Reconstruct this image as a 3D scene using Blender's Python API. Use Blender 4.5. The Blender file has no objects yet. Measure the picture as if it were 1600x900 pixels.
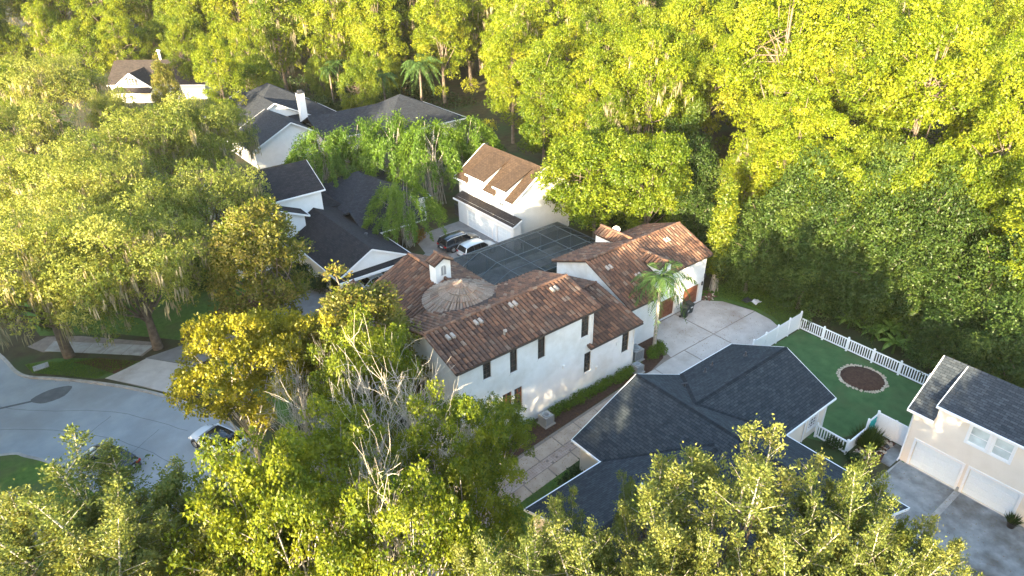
import bpy, math, random
import numpy as np
from mathutils import Vector, Matrix

# ---------------------------------------------------------------- camera, sky, sun, exposure
scene = bpy.context.scene
COL = scene.collection
cam_data = bpy.data.cameras.new('camera')
cam_data.sensor_width = 36.0
cam_data.lens = 24.43
cam_data.clip_end = 2000.0
cam = bpy.data.objects.new('camera', cam_data)
COL.objects.link(cam)
HEAD, PITCH, ROLL = math.radians(37.73), math.radians(29.49), math.radians(-1.04)
_f = Vector((math.sin(HEAD) * math.cos(PITCH), math.cos(HEAD) * math.cos(PITCH), -math.sin(PITCH)))
_r0 = Vector((math.cos(HEAD), -math.sin(HEAD), 0))
_u0 = Vector((math.sin(HEAD) * math.sin(PITCH), math.cos(HEAD) * math.sin(PITCH), math.cos(PITCH)))
_r = _r0 * math.cos(ROLL) + _u0 * math.sin(ROLL)
_u = _u0 * math.cos(ROLL) - _r0 * math.sin(ROLL)
cam.matrix_world = Matrix(((_r.x, _u.x, -_f.x, 0), (_r.y, _u.y, -_f.y, 0), (_r.z, _u.z, -_f.z, 36.0), (0, 0, 0, 1)))
scene.camera = cam

SUN_EL = math.radians(11.0)
SUN_TRAVEL = math.radians(63.0)            # compass-style: angle from +Y towards +X in which the light travels
_l = Vector((math.sin(SUN_TRAVEL) * math.cos(SUN_EL), math.cos(SUN_TRAVEL) * math.cos(SUN_EL), -math.sin(SUN_EL)))
sun_data = bpy.data.lights.new('sun', 'SUN')
sun_data.energy = 4.6
sun_data.angle = math.radians(0.5)
sun_data.color = (1.0, 0.83, 0.55)
sun = bpy.data.objects.new('sun', sun_data)
sun.rotation_euler = _l.to_track_quat('-Z', 'Y').to_euler()
COL.objects.link(sun)

world = bpy.data.worlds.new('World')
scene.world = world
world.use_nodes = True
wn = world.node_tree
bg = wn.nodes['Background']
sky = wn.nodes.new('ShaderNodeTexSky')
sky.sky_type = 'NISHITA'
sky.sun_disc = False
sky.sun_elevation = SUN_EL
sky.sun_rotation = SUN_TRAVEL + math.pi
sky.air_density = 1.0
sky.dust_density = 1.5
wn.links.new(sky.outputs[0], bg.inputs[0])
bg.inputs[1].default_value = 0.15
scene.view_settings.view_transform = 'Standard'
scene.view_settings.look = 'None'
scene.view_settings.gamma = 1.0
scene.view_settings.use_curve_mapping = False
scene.view_settings.exposure = 2.85
scene.render.engine = 'CYCLES'
scene.cycles.max_bounces = 6
scene.cycles.diffuse_bounces = 3
scene.cycles.transparent_max_bounces = 8

R = random.Random(7)

# ---------------------------------------------------------------- helpers
def tag(o, label=None, cat=None, group=None, kind=None):
    if label: o['label'] = label
    if cat: o['category'] = cat
    if group: o['group'] = group
    if kind: o['kind'] = kind
    return o

def thing(name, label, cat, loc=(0, 0, 0), rz=0.0, group=None):
    o = bpy.data.objects.new(name, None)
    o.empty_display_size = 0.3
    o.location = loc
    o.rotation_euler = (0, 0, rz)
    COL.objects.link(o)
    return tag(o, label, cat, group)

def put(name, mesh, parent=None, loc=(0, 0, 0), rot=(0, 0, 0), scale=(1, 1, 1)):
    o = bpy.data.objects.new(name, mesh)
    COL.objects.link(o)
    o.parent = parent
    o.location = loc
    o.rotation_euler = rot
    o.scale = scale
    return o

class MB:
    """collects polygons, then links them as ONE mesh object"""
    def __init__(s):
        s.v = []; s.f = []; s.uv = []; s.sm = []
    def poly(s, pts, uv=None, smooth=False):
        b = len(s.v)
        s.v += [tuple(p) for p in pts]
        s.f.append(tuple(range(b, b + len(pts))))
        s.uv.append(uv if uv else [(p[0], p[1]) for p in pts])
        s.sm.append(smooth)
    def grid(s, rows, smooth=True, close=False):
        b = len(s.v); n = len(rows[0])
        for r in rows: s.v += [tuple(p) for p in r]
        for i in range(len(rows) - 1):
            for j in range(n if close else n - 1):
                k = (j + 1) % n
                s.f.append((b + i * n + j, b + i * n + k, b + (i + 1) * n + k, b + (i + 1) * n + j))
                s.uv.append([(0, 0)] * 4); s.sm.append(smooth)
    def box(s, x0, x1, y0, y1, z0, z1):
        P = lambda x, y, z: (x, y, z)
        for q in (((x0,y0,z1),(x1,y0,z1),(x1,y1,z1),(x0,y1,z1)), ((x0,y1,z0),(x1,y1,z0),(x1,y0,z0),(x0,y0,z0)),
                  ((x0,y0,z0),(x1,y0,z0),(x1,y0,z1),(x0,y0,z1)), ((x1,y1,z0),(x0,y1,z0),(x0,y1,z1),(x1,y1,z1)),
                  ((x0,y1,z0),(x0,y0,z0),(x0,y0,z1),(x0,y1,z1)), ((x1,y0,z0),(x1,y1,z0),(x1,y1,z1),(x1,y0,z1))):
            s.poly(q)
        return s
    def beam(s, p, q, w, h, up=(0, 0, 1)):
        p, q, up = Vector(p), Vector(q), Vector(up)
        d = (q - p).normalized()
        sd = d.cross(up)
        if sd.length < 1e-4: sd = d.cross(Vector((1, 0, 0)))
        sd.normalize(); n = sd.cross(d).normalized()
        sd *= w / 2; n *= h / 2
        a = [p - sd - n, p + sd - n, p + sd + n, p - sd + n]
        b = [q - sd - n, q + sd - n, q + sd + n, q - sd + n]
        for i in range(4):
            j = (i + 1) % 4
            s.poly((a[i], a[j], b[j], b[i]))
        s.poly(a[::-1]); s.poly(b)
        return s
    def tube(s, pts, radii, n=6, cap=True, smooth=True):
        rows = []
        pts = [Vector(p) for p in pts]
        ref = Vector((0.31, 0.77, 0.2))
        for i, p in enumerate(pts):
            d = (pts[min(i + 1, len(pts) - 1)] - pts[max(i - 1, 0)]).normalized()
            a = d.cross(ref)
            if a.length < 1e-3: a = d.cross(Vector((1, 0, 0)))
            a.normalize(); b = d.cross(a)
            r = radii[i]
            rows.append([p + a * r * math.cos(6.2832 * k / n) + b * r * math.sin(6.2832 * k / n) for k in range(n)])
        s.grid(rows, smooth, True)
        if cap:
            s.poly(rows[0][::-1]); s.poly(rows[-1])
        return s
    def lathe(s, prof, n=16, c=(0, 0, 0), smooth=True):
        rows = [[(c[0] + r * math.cos(6.2832 * k / n), c[1] + r * math.sin(6.2832 * k / n), c[2] + z) for k in range(n)] for r, z in prof]
        s.grid(rows, smooth, True)
        s.poly(rows[0][::-1]); s.poly(rows[-1])
        return s
    def prism(s, pts, z0, z1):
        n = len(pts)
        s.poly([(p[0], p[1], z1) for p in pts])
        s.poly([(p[0], p[1], z0) for p in pts][::-1])
        for i in range(n):
            a, b = pts[i], pts[(i + 1) % n]
            s.poly(((a[0], a[1], z0), (b[0], b[1], z0), (b[0], b[1], z1), (a[0], a[1], z1)))
        return s
    def mesh(s, name, mat, off=(0, 0, 0)):
        me = bpy.data.meshes.new(name)
        me.from_pydata([(p[0] - off[0], p[1] - off[1], p[2] - off[2]) for p in s.v], [], s.f)
        me.polygons.foreach_set('use_smooth', s.sm)
        uvl = me.uv_layers.new(name='UVMap')
        flat = [c for f in s.uv for t in f for c in t]
        uvl.data.foreach_set('uv', flat)
        me.materials.append(mat)
        me.update()
        return me
    def build(s, name, mat, parent=None):
        """vertices are world coordinates; the parent chain is unrotated empties"""
        off = (0, 0, 0); q = parent
        while q is not None:
            off = tuple(off[i] + q.location[i] for i in range(3)); q = q.parent
        return put(name, s.mesh(name, mat, off), parent)
    def local(s, name, mat, parent=None):
        return put(name, s.mesh(name, mat), parent)

def slab(mb, pts, t=0.16):
    """roof plane with thickness; pts[0]-pts[1] is the eave; UV in metres (along eave, up the slope)"""
    P = [Vector(p) for p in pts]
    e = (P[1] - P[0]).normalized()
    n = (P[1] - P[0]).cross(P[2] - P[0]).normalized()
    if n.z < 0: n = -n
    e.z = 0; e.normalize()
    up = n.cross(e).normalized()
    uv = [((p - P[0]).dot(e) + P[0].x + P[0].y, (p - P[0]).dot(up)) for p in P]
    mb.poly(P, uv)
    lo = [p - Vector((0, 0, t)) for p in P]
    mb.poly(lo[::-1])
    for i in range(len(P)):
        j = (i + 1) % len(P)
        mb.poly((P[i], lo[i], lo[j], P[j]))

# ---------------------------------------------------------------- materials
def new_mat(name):
    m = bpy.data.materials.new(name); m.use_nodes = True
    nt = m.node_tree
    return m, nt, nt.nodes['Principled BSDF']

def lnk(nt, a, b): nt.links.new(a, b)

def ramp(nt, stops):
    r = nt.nodes.new('ShaderNodeValToRGB')
    el = r.color_ramp.elements
    while len(el) < len(stops): el.new(0.5)
    for e, (p, c) in zip(el, stops):
        e.position = p; e.color = (*c, 1)
    return r

def noise(nt, scale, detail=4, rough=0.55, vec=None):
    n = nt.nodes.new('ShaderNodeTexNoise')
    n.inputs['Scale'].default_value = scale; n.inputs['Detail'].default_value = detail
    n.inputs['Roughness'].default_value = rough
    if vec is not None: lnk(nt, vec, n.inputs['Vector'])
    return n

def bump(nt, h, bsdf, dist=0.02, strength=0.6):
    b = nt.nodes.new('ShaderNodeBump')
    b.inputs['Strength'].default_value = strength; b.inputs['Distance'].default_value = dist
    lnk(nt, h, b.inputs['Height']); lnk(nt, b.outputs[0], bsdf.inputs['Normal'])

def mixc(nt, fac, a, b, mode='MIX'):
    m = nt.nodes.new('ShaderNodeMix'); m.data_type = 'RGBA'; m.blend_type = mode
    if isinstance(fac, (int, float)): m.inputs[0].default_value = fac
    else: lnk(nt, fac, m.inputs[0])
    for s_, v in ((6, a), (7, b)):
        if isinstance(v, tuple): m.inputs[s_].default_value = (*v, 1)
        else: lnk(nt, v, m.inputs[s_])
    return m.outputs[2]

def geo_pos(nt):
    return nt.nodes.new('ShaderNodeNewGeometry').outputs['Position']

def spotty(name, c1, c2, scale=1.0, rough=0.9, c3=None, scale3=0.15, amt3=0.5, bscale=None, bdist=0.02, spec=0.3, metal=0.0):
    """two-tone noise material with optional large patches and fine relief"""
    m, nt, b = new_mat(name)
    pos = geo_pos(nt)
    n = noise(nt, scale, 6, 0.6, pos)
    r = ramp(nt, [(0.33, c1), (0.68, c2)])
    lnk(nt, n.outputs['Fac'], r.inputs[0])
    col = r.outputs[0]
    if c3:
        n3 = noise(nt, scale3, 5, 0.6, pos)
        r3 = ramp(nt, [(0.48, (0, 0, 0)), (0.66, (amt3,) * 3)])
        lnk(nt, n3.outputs['Fac'], r3.inputs[0])
        col = mixc(nt, r3.outputs[0], col, c3)
    lnk(nt, col, b.inputs['Base Color'])
    b.inputs['Roughness'].default_value = rough
    b.inputs['Specular IOR Level'].default_value = spec
    b.inputs['Metallic'].default_value = metal
    if bscale:
        nb = noise(nt, bscale, 4, 0.7, pos)
        bump(nt, nb.outputs['Fac'], b, bdist)
    return m

def plain(name, c, rough=0.6, spec=0.4, metal=0.0, coat=0.0):
    m, nt, b = new_mat(name)
    n = noise(nt, 9.0, 3, 0.5, geo_pos(nt))
    r = ramp(nt, [(0.3, tuple(x * 0.96 for x in c)), (0.7, tuple(min(1, x * 1.03) for x in c))])
    lnk(nt, n.outputs['Fac'], r.inputs[0]); lnk(nt, r.outputs[0], b.inputs['Base Color'])
    b.inputs['Roughness'].default_value = rough; b.inputs['Specular IOR Level'].default_value = spec
    b.inputs['Metallic'].default_value = metal; b.inputs['Coat Weight'].default_value = coat
    return m

def shingle(name, c1, c2, stain=None):
    m, nt, b = new_mat(name)
    uv = nt.nodes.new('ShaderNodeUVMap')
    br = nt.nodes.new('ShaderNodeTexBrick')
    lnk(nt, uv.outputs[0], br.inputs['Vector'])
    br.inputs['Scale'].default_value = 1.0
    br.inputs['Brick Width'].default_value = 0.45; br.inputs['Row Height'].default_value = 0.20
    br.inputs['Mortar Size'].default_value = 0.016; br.inputs['Bias'].default_value = 0.0
    br.inputs['Mortar Smooth'].default_value = 0.3
    br.offset = 0.5
    br.inputs['Color1'].default_value = (*c1, 1); br.inputs['Color2'].default_value = (*c2, 1)
    br.inputs['Mortar'].default_value = (*[x * 0.45 for x in c1], 1)
    pos = geo_pos(nt)
    n = noise(nt, 3.0, 6, 0.7, pos)
    r = ramp(nt, [(0.3, (0.72,) * 3), (0.7, (1.22,) * 3)])
    lnk(nt, n.outputs['Fac'], r.inputs[0])
    col = mixc(nt, 1.0, br.outputs['Color'], r.outputs[0], 'MULTIPLY')
    if stain:
        n2 = noise(nt, 0.35, 5, 0.6, pos)
        r2 = ramp(nt, [(0.5, (0, 0, 0)), (0.75, (0.55,) * 3)])
        lnk(nt, n2.outputs['Fac'], r2.inputs[0])
        col = mixc(nt, r2.outputs[0], col, stain)
    lnk(nt, col, b.inputs['Base Color'])
    b.inputs['Roughness'].default_value = 0.92; b.inputs['Specular IOR Level'].default_value = 0.2
    inv = nt.nodes.new('ShaderNodeMath'); inv.operation = 'SUBTRACT'; inv.inputs[0].default_value = 1.0
    lnk(nt, br.outputs['Fac'], inv.inputs[1])
    bump(nt, inv.outputs[0], b, 0.025, 0.8)
    return m

def tile_mat(name, stops, weather=(0.30, 0.27, 0.22)):
    """clay tile: every tile (object or loose island) its own colour"""
    m, nt, b = new_mat(name)
    g = nt.nodes.new('ShaderNodeNewGeometry'); oi = nt.nodes.new('ShaderNodeObjectInfo')
    a = nt.nodes.new('ShaderNodeMath'); a.operation = 'ADD'
    lnk(nt, g.outputs['Random Per Island'], a.inputs[0]); lnk(nt, oi.outputs['Random'], a.inputs[1])
    f = nt.nodes.new('ShaderNodeMath'); f.operation = 'FRACT'; lnk(nt, a.outputs[0], f.inputs[0])
    r = ramp(nt, stops); r.color_ramp.interpolation = 'LINEAR'
    lnk(nt, f.outputs[0], r.inputs[0])
    n = noise(nt, 0.5, 5, 0.65, g.outputs['Position'])
    r2 = ramp(nt, [(0.46, (0, 0, 0)), (0.68, (0.62,) * 3)])
    lnk(nt, n.outputs['Fac'], r2.inputs[0])
    col = mixc(nt, r2.outputs[0], r.outputs[0], weather)
    n3 = noise(nt, 9.0, 4, 0.7, g.outputs['Position'])
    r3 = ramp(nt, [(0.3, (0.75,) * 3), (0.7, (1.2,) * 3)]); lnk(nt, n3.outputs['Fac'], r3.inputs[0])
    col = mixc(nt, 1.0, col, r3.outputs[0], 'MULTIPLY')
    lnk(nt, col, b.inputs['Base Color'])
    b.inputs['Roughness'].default_value = 0.85; b.inputs['Specular IOR Level'].default_value = 0.25
    return m

def leaf_mat(name, stops, transl=0.35, under=None, tcol=None):
    m, nt, b = new_mat(name)
    nt.nodes.remove(b)
    at = nt.nodes.new('ShaderNodeAttribute'); at.attribute_name = 'tint'
    oi = nt.nodes.new('ShaderNodeObjectInfo')
    mr = nt.nodes.new('ShaderNodeMath'); mr.operation = 'MULTIPLY_ADD'
    lnk(nt, oi.outputs['Random'], mr.inputs[0]); mr.inputs[1].default_value = 0.24; mr.inputs[2].default_value = -0.12
    ad = nt.nodes.new('ShaderNodeMath'); ad.operation = 'ADD'
    lnk(nt, at.outputs['Fac'], ad.inputs[0]); lnk(nt, mr.outputs[0], ad.inputs[1])
    r = ramp(nt, stops); lnk(nt, ad.outputs[0], r.inputs[0])
    col = r.outputs[0]
    if under:
        g = nt.nodes.new('ShaderNodeNewGeometry')
        hm = nt.nodes.new('ShaderNodeMath'); hm.operation = 'MULTIPLY'; hm.inputs[1].default_value = 0.45
        lnk(nt, g.outputs['Backfacing'], hm.inputs[0])
        col = mixc(nt, hm.outputs[0], col, under)
    d = nt.nodes.new('ShaderNodeBsdfDiffuse'); lnk(nt, col, d.inputs[0])
    t = nt.nodes.new('ShaderNodeBsdfTranslucent')
    if tcol: lnk(nt, mixc(nt, 0.5, col, tcol), t.inputs[0])
    else: lnk(nt, mixc(nt, 1.0, col, (1.5, 1.35, 0.6), 'MULTIPLY'), t.inputs[0])
    mx = nt.nodes.new('ShaderNodeMixShader'); mx.inputs[0].default_value = transl
    lnk(nt, d.outputs[0], mx.inputs[1]); lnk(nt, t.outputs[0], mx.inputs[2])
    gl = nt.nodes.new('ShaderNodeBsdfGlossy'); gl.inputs['Roughness'].default_value = 0.45
    gl.inputs[0].default_value = (1, 1, 1, 1)
    mx2 = nt.nodes.new('ShaderNodeMixShader'); mx2.inputs[0].default_value = 0.015
    lnk(nt, mx.outputs[0], mx2.inputs[1]); lnk(nt, gl.outputs[0], mx2.inputs[2])
    lnk(nt, mx2.outputs[0], nt.nodes['Material Output'].inputs[0])
    return m

M = {}
M['stucco_white'] = spotty('white_stucco', (0.72, 0.71, 0.67), (0.80, 0.79, 0.76), 1.2, 0.9, (0.55, 0.51, 0.44), 0.45, 0.5, 25, 0.008)
M['siding_white'] = spotty('white_siding', (0.74, 0.74, 0.72), (0.80, 0.80, 0.79), 1.5, 0.7, None, bscale=12, bdist=0.004)
M['stucco_cream'] = spotty('cream_stucco', (0.75, 0.67, 0.57), (0.80, 0.72, 0.62), 1.2, 0.9, (0.68, 0.60, 0.51), 0.4, 0.35, 25, 0.006)
M['trim_white'] = plain('white_trim', (0.80, 0.80, 0.80), 0.5)
M['vinyl'] = plain('white_vinyl', (0.82, 0.83, 0.84), 0.4, 0.5)
M['door_white'] = plain('white_garage_door', (0.72, 0.78, 0.82), 0.45)
M['wood_door'] = spotty('brown_wood_door', (0.16, 0.055, 0.028), (0.24, 0.09, 0.045), 6, 0.6)
M['frame_dark'] = plain('dark_bronze_frame', (0.06, 0.045, 0.035), 0.5)
def glass_mat(name, c, rough=0.08):
    m, nt, b = new_mat(name)
    n = noise(nt, 0.8, 2, 0.5, geo_pos(nt))
    r = ramp(nt, [(0.35, tuple(x * 0.7 for x in c)), (0.65, tuple(x * 1.3 for x in c))])
    lnk(nt, n.outputs['Fac'], r.inputs[0]); lnk(nt, r.outputs[0], b.inputs['Base Color'])
    b.inputs['Roughness'].default_value = rough; b.inputs['Specular IOR Level'].default_value = 0.8
    return m
M['glass'] = glass_mat('window_glass', (0.05, 0.05, 0.045))
M['glass_pale'] = glass_mat('pale_window_with_blind', (0.55, 0.62, 0.62), 0.25)
M['glass_car'] = glass_mat('car_glass', (0.012, 0.014, 0.017), 0.04)
M['shingle_black'] = shingle('charcoal_shingle', (0.026, 0.034, 0.041), (0.046, 0.056, 0.064))
M['shingle_dark'] = shingle('dark_shingle', (0.018, 0.019, 0.023), (0.031, 0.031, 0.036), (0.03, 0.028, 0.028))
M['shingle_grey'] = shingle('grey_shingle', (0.024, 0.028, 0.036), (0.040, 0.045, 0.054))
M['shingle_slate'] = shingle('slate_blue_shingle', (0.030, 0.038, 0.047), (0.056, 0.066, 0.078))
M['shingle_tan'] = shingle('tan_shingle', (0.052, 0.033, 0.021), (0.075, 0.048, 0.031), (0.052, 0.035, 0.025))
M['shingle_brown'] = shingle('brown_shingle', (0.034, 0.028, 0.027), (0.055, 0.045, 0.041))
M['shingle_cap'] = shingle('ridge_cap_shingle', (0.014, 0.018, 0.023), (0.024, 0.029, 0.035))
M['tile'] = tile_mat('clay_tile', [(0.0, (0.080, 0.048, 0.036)), (0.3, (0.122, 0.066, 0.045)), (0.6, (0.170, 0.087, 0.054)), (0.85, (0.22, 0.110, 0.064)), (0.95, (0.20, 0.130, 0.088)), (1.0, (0.25, 0.175, 0.125))], (0.125, 0.085, 0.065))
M['tile_grey'] = tile_mat('weathered_grey_tile', [(0.0, (0.13, 0.092, 0.07)), (0.35, (0.21, 0.155, 0.115)), (0.7, (0.28, 0.215, 0.165)), (1.0, (0.21, 0.12, 0.08))], (0.26, 0.22, 0.18))
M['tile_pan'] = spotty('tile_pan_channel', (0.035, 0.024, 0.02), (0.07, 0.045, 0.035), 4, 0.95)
M['tile_rim'] = spotty('terracotta_rake', (0.18, 0.095, 0.06), (0.28, 0.15, 0.10), 5, 0.9)
M['tile_pale'] = plain('pale_vent_tile', (0.36, 0.31, 0.26), 0.8)
M['concrete'] = spotty('concrete_drive', (0.45, 0.405, 0.365), (0.55, 0.505, 0.455), 0.9, 0.92, (0.33, 0.27, 0.22), 0.28, 0.75, 30, 0.004)
M['concrete_dark'] = spotty('stained_concrete', (0.20, 0.205, 0.20), (0.33, 0.33, 0.315), 1.3, 0.92, (0.105, 0.085, 0.068), 0.33, 0.85, 30, 0.004)
M['concrete_pink'] = spotty('tan_concrete_slab', (0.40, 0.31, 0.235), (0.50, 0.40, 0.31), 1.2, 0.92, (0.30, 0.215, 0.16), 0.35, 0.6, 30, 0.004)
M['joint'] = spotty('dark_joint', (0.20, 0.165, 0.135), (0.28, 0.23, 0.195), 2, 0.95)
M['kerb'] = spotty('kerb_concrete', (0.33, 0.31, 0.28), (0.43, 0.41, 0.375), 1.5, 0.92, (0.2, 0.18, 0.16), 0.8, 0.6)
M['asphalt'] = spotty('pale_road', (0.27, 0.295, 0.305), (0.335, 0.355, 0.36), 0.6, 0.9, (0.24, 0.245, 0.24), 0.16, 0.7, 40, 0.006)
M['asphalt_patch'] = spotty('dark_road_patch', (0.10, 0.105, 0.11), (0.145, 0.15, 0.15), 1.5, 0.92)
M['drive_grey'] = spotty('grey_drive', (0.19, 0.185, 0.18), (0.26, 0.25, 0.24), 1.0, 0.92, (0.15, 0.14, 0.13), 0.3, 0.6)
M['lawn'] = spotty('lawn_grass', (0.055, 0.115, 0.018), (0.095, 0.17, 0.03), 2.5, 0.95, (0.10, 0.105, 0.045), 0.25, 0.6, 18, 0.05)
M['turf'] = spotty('backyard_turf', (0.040, 0.095, 0.030), (0.070, 0.145, 0.05), 0.9, 0.95, (0.085, 0.12, 0.045), 0.3, 0.6, 22, 0.04)
M['soil'] = spotty('forest_floor', (0.045, 0.032, 0.018), (0.075, 0.07, 0.03), 0.9, 0.98, (0.04, 0.075, 0.02), 0.2, 0.8, 10, 0.1)
M['mulch'] = spotty('brown_mulch', (0.05, 0.026, 0.017), (0.10, 0.055, 0.036), 5, 0.97, None, bscale=22, bdist=0.06)
M['mulch_red'] = spotty('red_brown_mulch', (0.075, 0.03, 0.018), (0.125, 0.06, 0.036), 5, 0.97, None, bscale=22, bdist=0.06)
M['stone'] = spotty('pale_stone', (0.42, 0.34, 0.25), (0.58, 0.50, 0.40), 2.0, 0.85)
M['stone_grey'] = spotty('river_pebble', (0.30, 0.24, 0.19), (0.5, 0.43, 0.37), 1.8, 0.8)
M['brick_pale'] = spotty('pale_brick', (0.36, 0.27, 0.22), (0.52, 0.42, 0.36), 1.1, 0.9)
M['bark'] = spotty('grey_brown_bark', (0.10, 0.075, 0.055), (0.19, 0.155, 0.12), 3, 0.95, None, bscale=14, bdist=0.05)
M['bark_pale'] = spotty('pale_bark', (0.30, 0.265, 0.215), (0.46, 0.42, 0.36), 3, 0.9)
M['bark_dead'] = spotty('dead_silver_wood', (0.42, 0.37, 0.31), (0.60, 0.55, 0.48), 3, 0.9)
M['palm_trunk'] = spotty('palm_trunk', (0.27, 0.24, 0.20), (0.40, 0.365, 0.31), 2.5, 0.9)
M['moss'] = leaf_mat('spanish_moss', [(0.0, (0.20, 0.17, 0.10)), (1.0, (0.36, 0.32, 0.21))], 0.3)
Y = lambda *a: [(p, c) for p, c in a]
M['leaf_forest'] = leaf_mat('forest_leaf', Y((0.0, (0.076, 0.120, 0.006)), (0.45, (0.156, 0.208, 0.008)), (0.8, (0.215, 0.255, 0.010)), (1.0, (0.265, 0.275, 0.02))), 0.42)
M['leaf_forest2'] = leaf_mat('forest_leaf_fresh', Y((0.0, (0.058, 0.105, 0.006)), (0.5, (0.132, 0.183, 0.010)), (1.0, (0.20, 0.23, 0.014))), 0.42)
M['leaf_oak'] = leaf_mat('live_oak_leaf', Y((0.0, (0.085, 0.122, 0.018)), (0.5, (0.210, 0.240, 0.040)), (1.0, (0.335, 0.335, 0.080))), 0.4)
M['leaf_magnolia'] = leaf_mat('magnolia_leaf', Y((0.0, (0.06, 0.095, 0.008)), (0.45, (0.13, 0.165, 0.014)), (0.75, (0.19, 0.20, 0.022)), (0.9, (0.22, 0.19, 0.03)), (1.0, (0.22, 0.12, 0.03))), 0.28, (0.15, 0.10, 0.035))
M['leaf_yellow'] = leaf_mat('yellow_leaf', Y((0.0, (0.10, 0.11, 0.008)), (0.5, (0.20, 0.195, 0.012)), (1.0, (0.30, 0.265, 0.022))), 0.38)
M['leaf_bright'] = leaf_mat('bright_green_leaf', Y((0.0, (0.055, 0.095, 0.008)), (0.5, (0.135, 0.17, 0.010)), (1.0, (0.22, 0.235, 0.018))), 0.42)
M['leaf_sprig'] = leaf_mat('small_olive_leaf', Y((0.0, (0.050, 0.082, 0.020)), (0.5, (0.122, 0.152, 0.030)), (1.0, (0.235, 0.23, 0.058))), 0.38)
M['leaf_bamboo'] = leaf_mat('bamboo_leaf', Y((0.0, (0.040, 0.088, 0.007)), (0.5, (0.082, 0.148, 0.012)), (1.0, (0.135, 0.205, 0.018))), 0.35)
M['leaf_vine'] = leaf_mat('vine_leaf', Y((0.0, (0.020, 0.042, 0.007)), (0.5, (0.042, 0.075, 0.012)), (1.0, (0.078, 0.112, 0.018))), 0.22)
M['leaf_shrub'] = leaf_mat('hedge_leaf', Y((0.0, (0.05, 0.10, 0.010)), (0.5, (0.09, 0.16, 0.014)), (1.0, (0.14, 0.21, 0.02))), 0.3)
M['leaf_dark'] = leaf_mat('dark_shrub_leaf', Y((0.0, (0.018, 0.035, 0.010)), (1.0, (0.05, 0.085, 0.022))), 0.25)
M['leaf_palm'] = leaf_mat('palm_leaflet', Y((0.0, (0.05, 0.10, 0.022)), (1.0, (0.10, 0.17, 0.045))), 0.3)
M['leaf_banana'] = leaf_mat('banana_leaf', Y((0.0, (0.06, 0.125, 0.018)), (1.0, (0.12, 0.20, 0.035))), 0.35)
M['leaf_rust'] = leaf_mat('rust_leaf', Y((0.0, (0.16, 0.07, 0.015)), (0.6, (0.22, 0.12, 0.02)), (1.0, (0.12, 0.13, 0.015))), 0.3)
M['metal_grey'] = plain('grey_metal', (0.30, 0.30, 0.29), 0.5, 0.5)
M['metal_dark'] = plain('dark_metal', (0.05, 0.05, 0.055), 0.5, 0.5)
M['cage'] = plain('dull_bronze_aluminium', (0.09, 0.108, 0.115), 0.5, 0.4)
M['alu'] = plain('pale_aluminium', (0.42, 0.45, 0.46), 0.4, 0.5)
M['bin'] = plain('dark_green_plastic', (0.018, 0.026, 0.024), 0.45, 0.5)
M['car_black'] = plain('black_car_paint', (0.012, 0.013, 0.016), 0.25, 0.6, 0.0, 1.0)
M['car_white'] = plain('white_car_paint', (0.72, 0.74, 0.76), 0.3, 0.5, 0.0, 0.8)
M['car_silver'] = plain('silver_car_paint', (0.50, 0.53, 0.55), 0.3, 0.5, 0.4, 0.8)
M['tyre'] = plain('black_rubber', (0.018, 0.018, 0.018), 0.85)
M['rim'] = plain('alloy_rim', (0.40, 0.41, 0.42), 0.35, 0.5, 0.7)
M['lamp_red'] = plain('red_tail_lamp', (0.35, 0.015, 0.012), 0.25)
M['lamp_clear'] = plain('clear_head_lamp', (0.65, 0.68, 0.70), 0.15)
M['plate'] = plain('number_plate', (0.7, 0.7, 0.68), 0.5)
M['teal'] = plain('teal_paint', (0.03, 0.42, 0.42), 0.5)
M['blue'] = plain('pale_blue_lid', (0.35, 0.5, 0.55), 0.5)
M['pot'] = plain('black_pot', (0.02, 0.02, 0.022), 0.5)
M['shed_red'] = spotty('red_brown_shed_roof', (0.16, 0.06, 0.04), (0.22, 0.09, 0.06), 3, 0.9)
M['rust_wood'] = spotty('stacked_brick_brown', (0.13, 0.065, 0.045), (0.22, 0.12, 0.085), 2, 0.95)
M['water'] = glass_mat('pool_water', (0.02, 0.05, 0.06), 0.05)
def screen_mat():
    m, nt, b = new_mat('dark_insect_screen')
    b.inputs['Base Color'].default_value = (0.020, 0.028, 0.029, 1)
    b.inputs['Roughness'].default_value = 0.8
    n = noise(nt, 0.6, 3, 0.5, geo_pos(nt))
    r = ramp(nt, [(0.3, (0.58,) * 3), (0.7, (0.74,) * 3)]); lnk(nt, n.outputs['Fac'], r.inputs[0])
    lnk(nt, r.outputs[0], b.inputs['Alpha'])
    return m
M['screen'] = screen_mat()
# ================================================================ THE SETTING: ground, road, paths
def smooth_line(pts, n=5):
    out = []
    P = [pts[0]] + list(pts) + [pts[-1]]
    for i in range(1, len(P) - 2):
        for k in range(n):
            t = k / n
            out.append(tuple(0.5 * (2 * P[i][a] + (P[i + 1][a] - P[i - 1][a]) * t + (2 * P[i - 1][a] - 5 * P[i][a] + 4 * P[i + 1][a] - P[i + 2][a]) * t * t
                                    + (3 * P[i][a] - P[i - 1][a] - 3 * P[i + 1][a] + P[i + 2][a]) * t ** 3) for a in (0, 1)))
    out.append(tuple(pts[-1]))
    return out

def sheet(name, pts, z0, z1, mat, parent=None):
    o = MB().prism(pts, z0, z1).build(name, mat, parent)
    if parent is None: tag(o, kind='structure')
    return o

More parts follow.
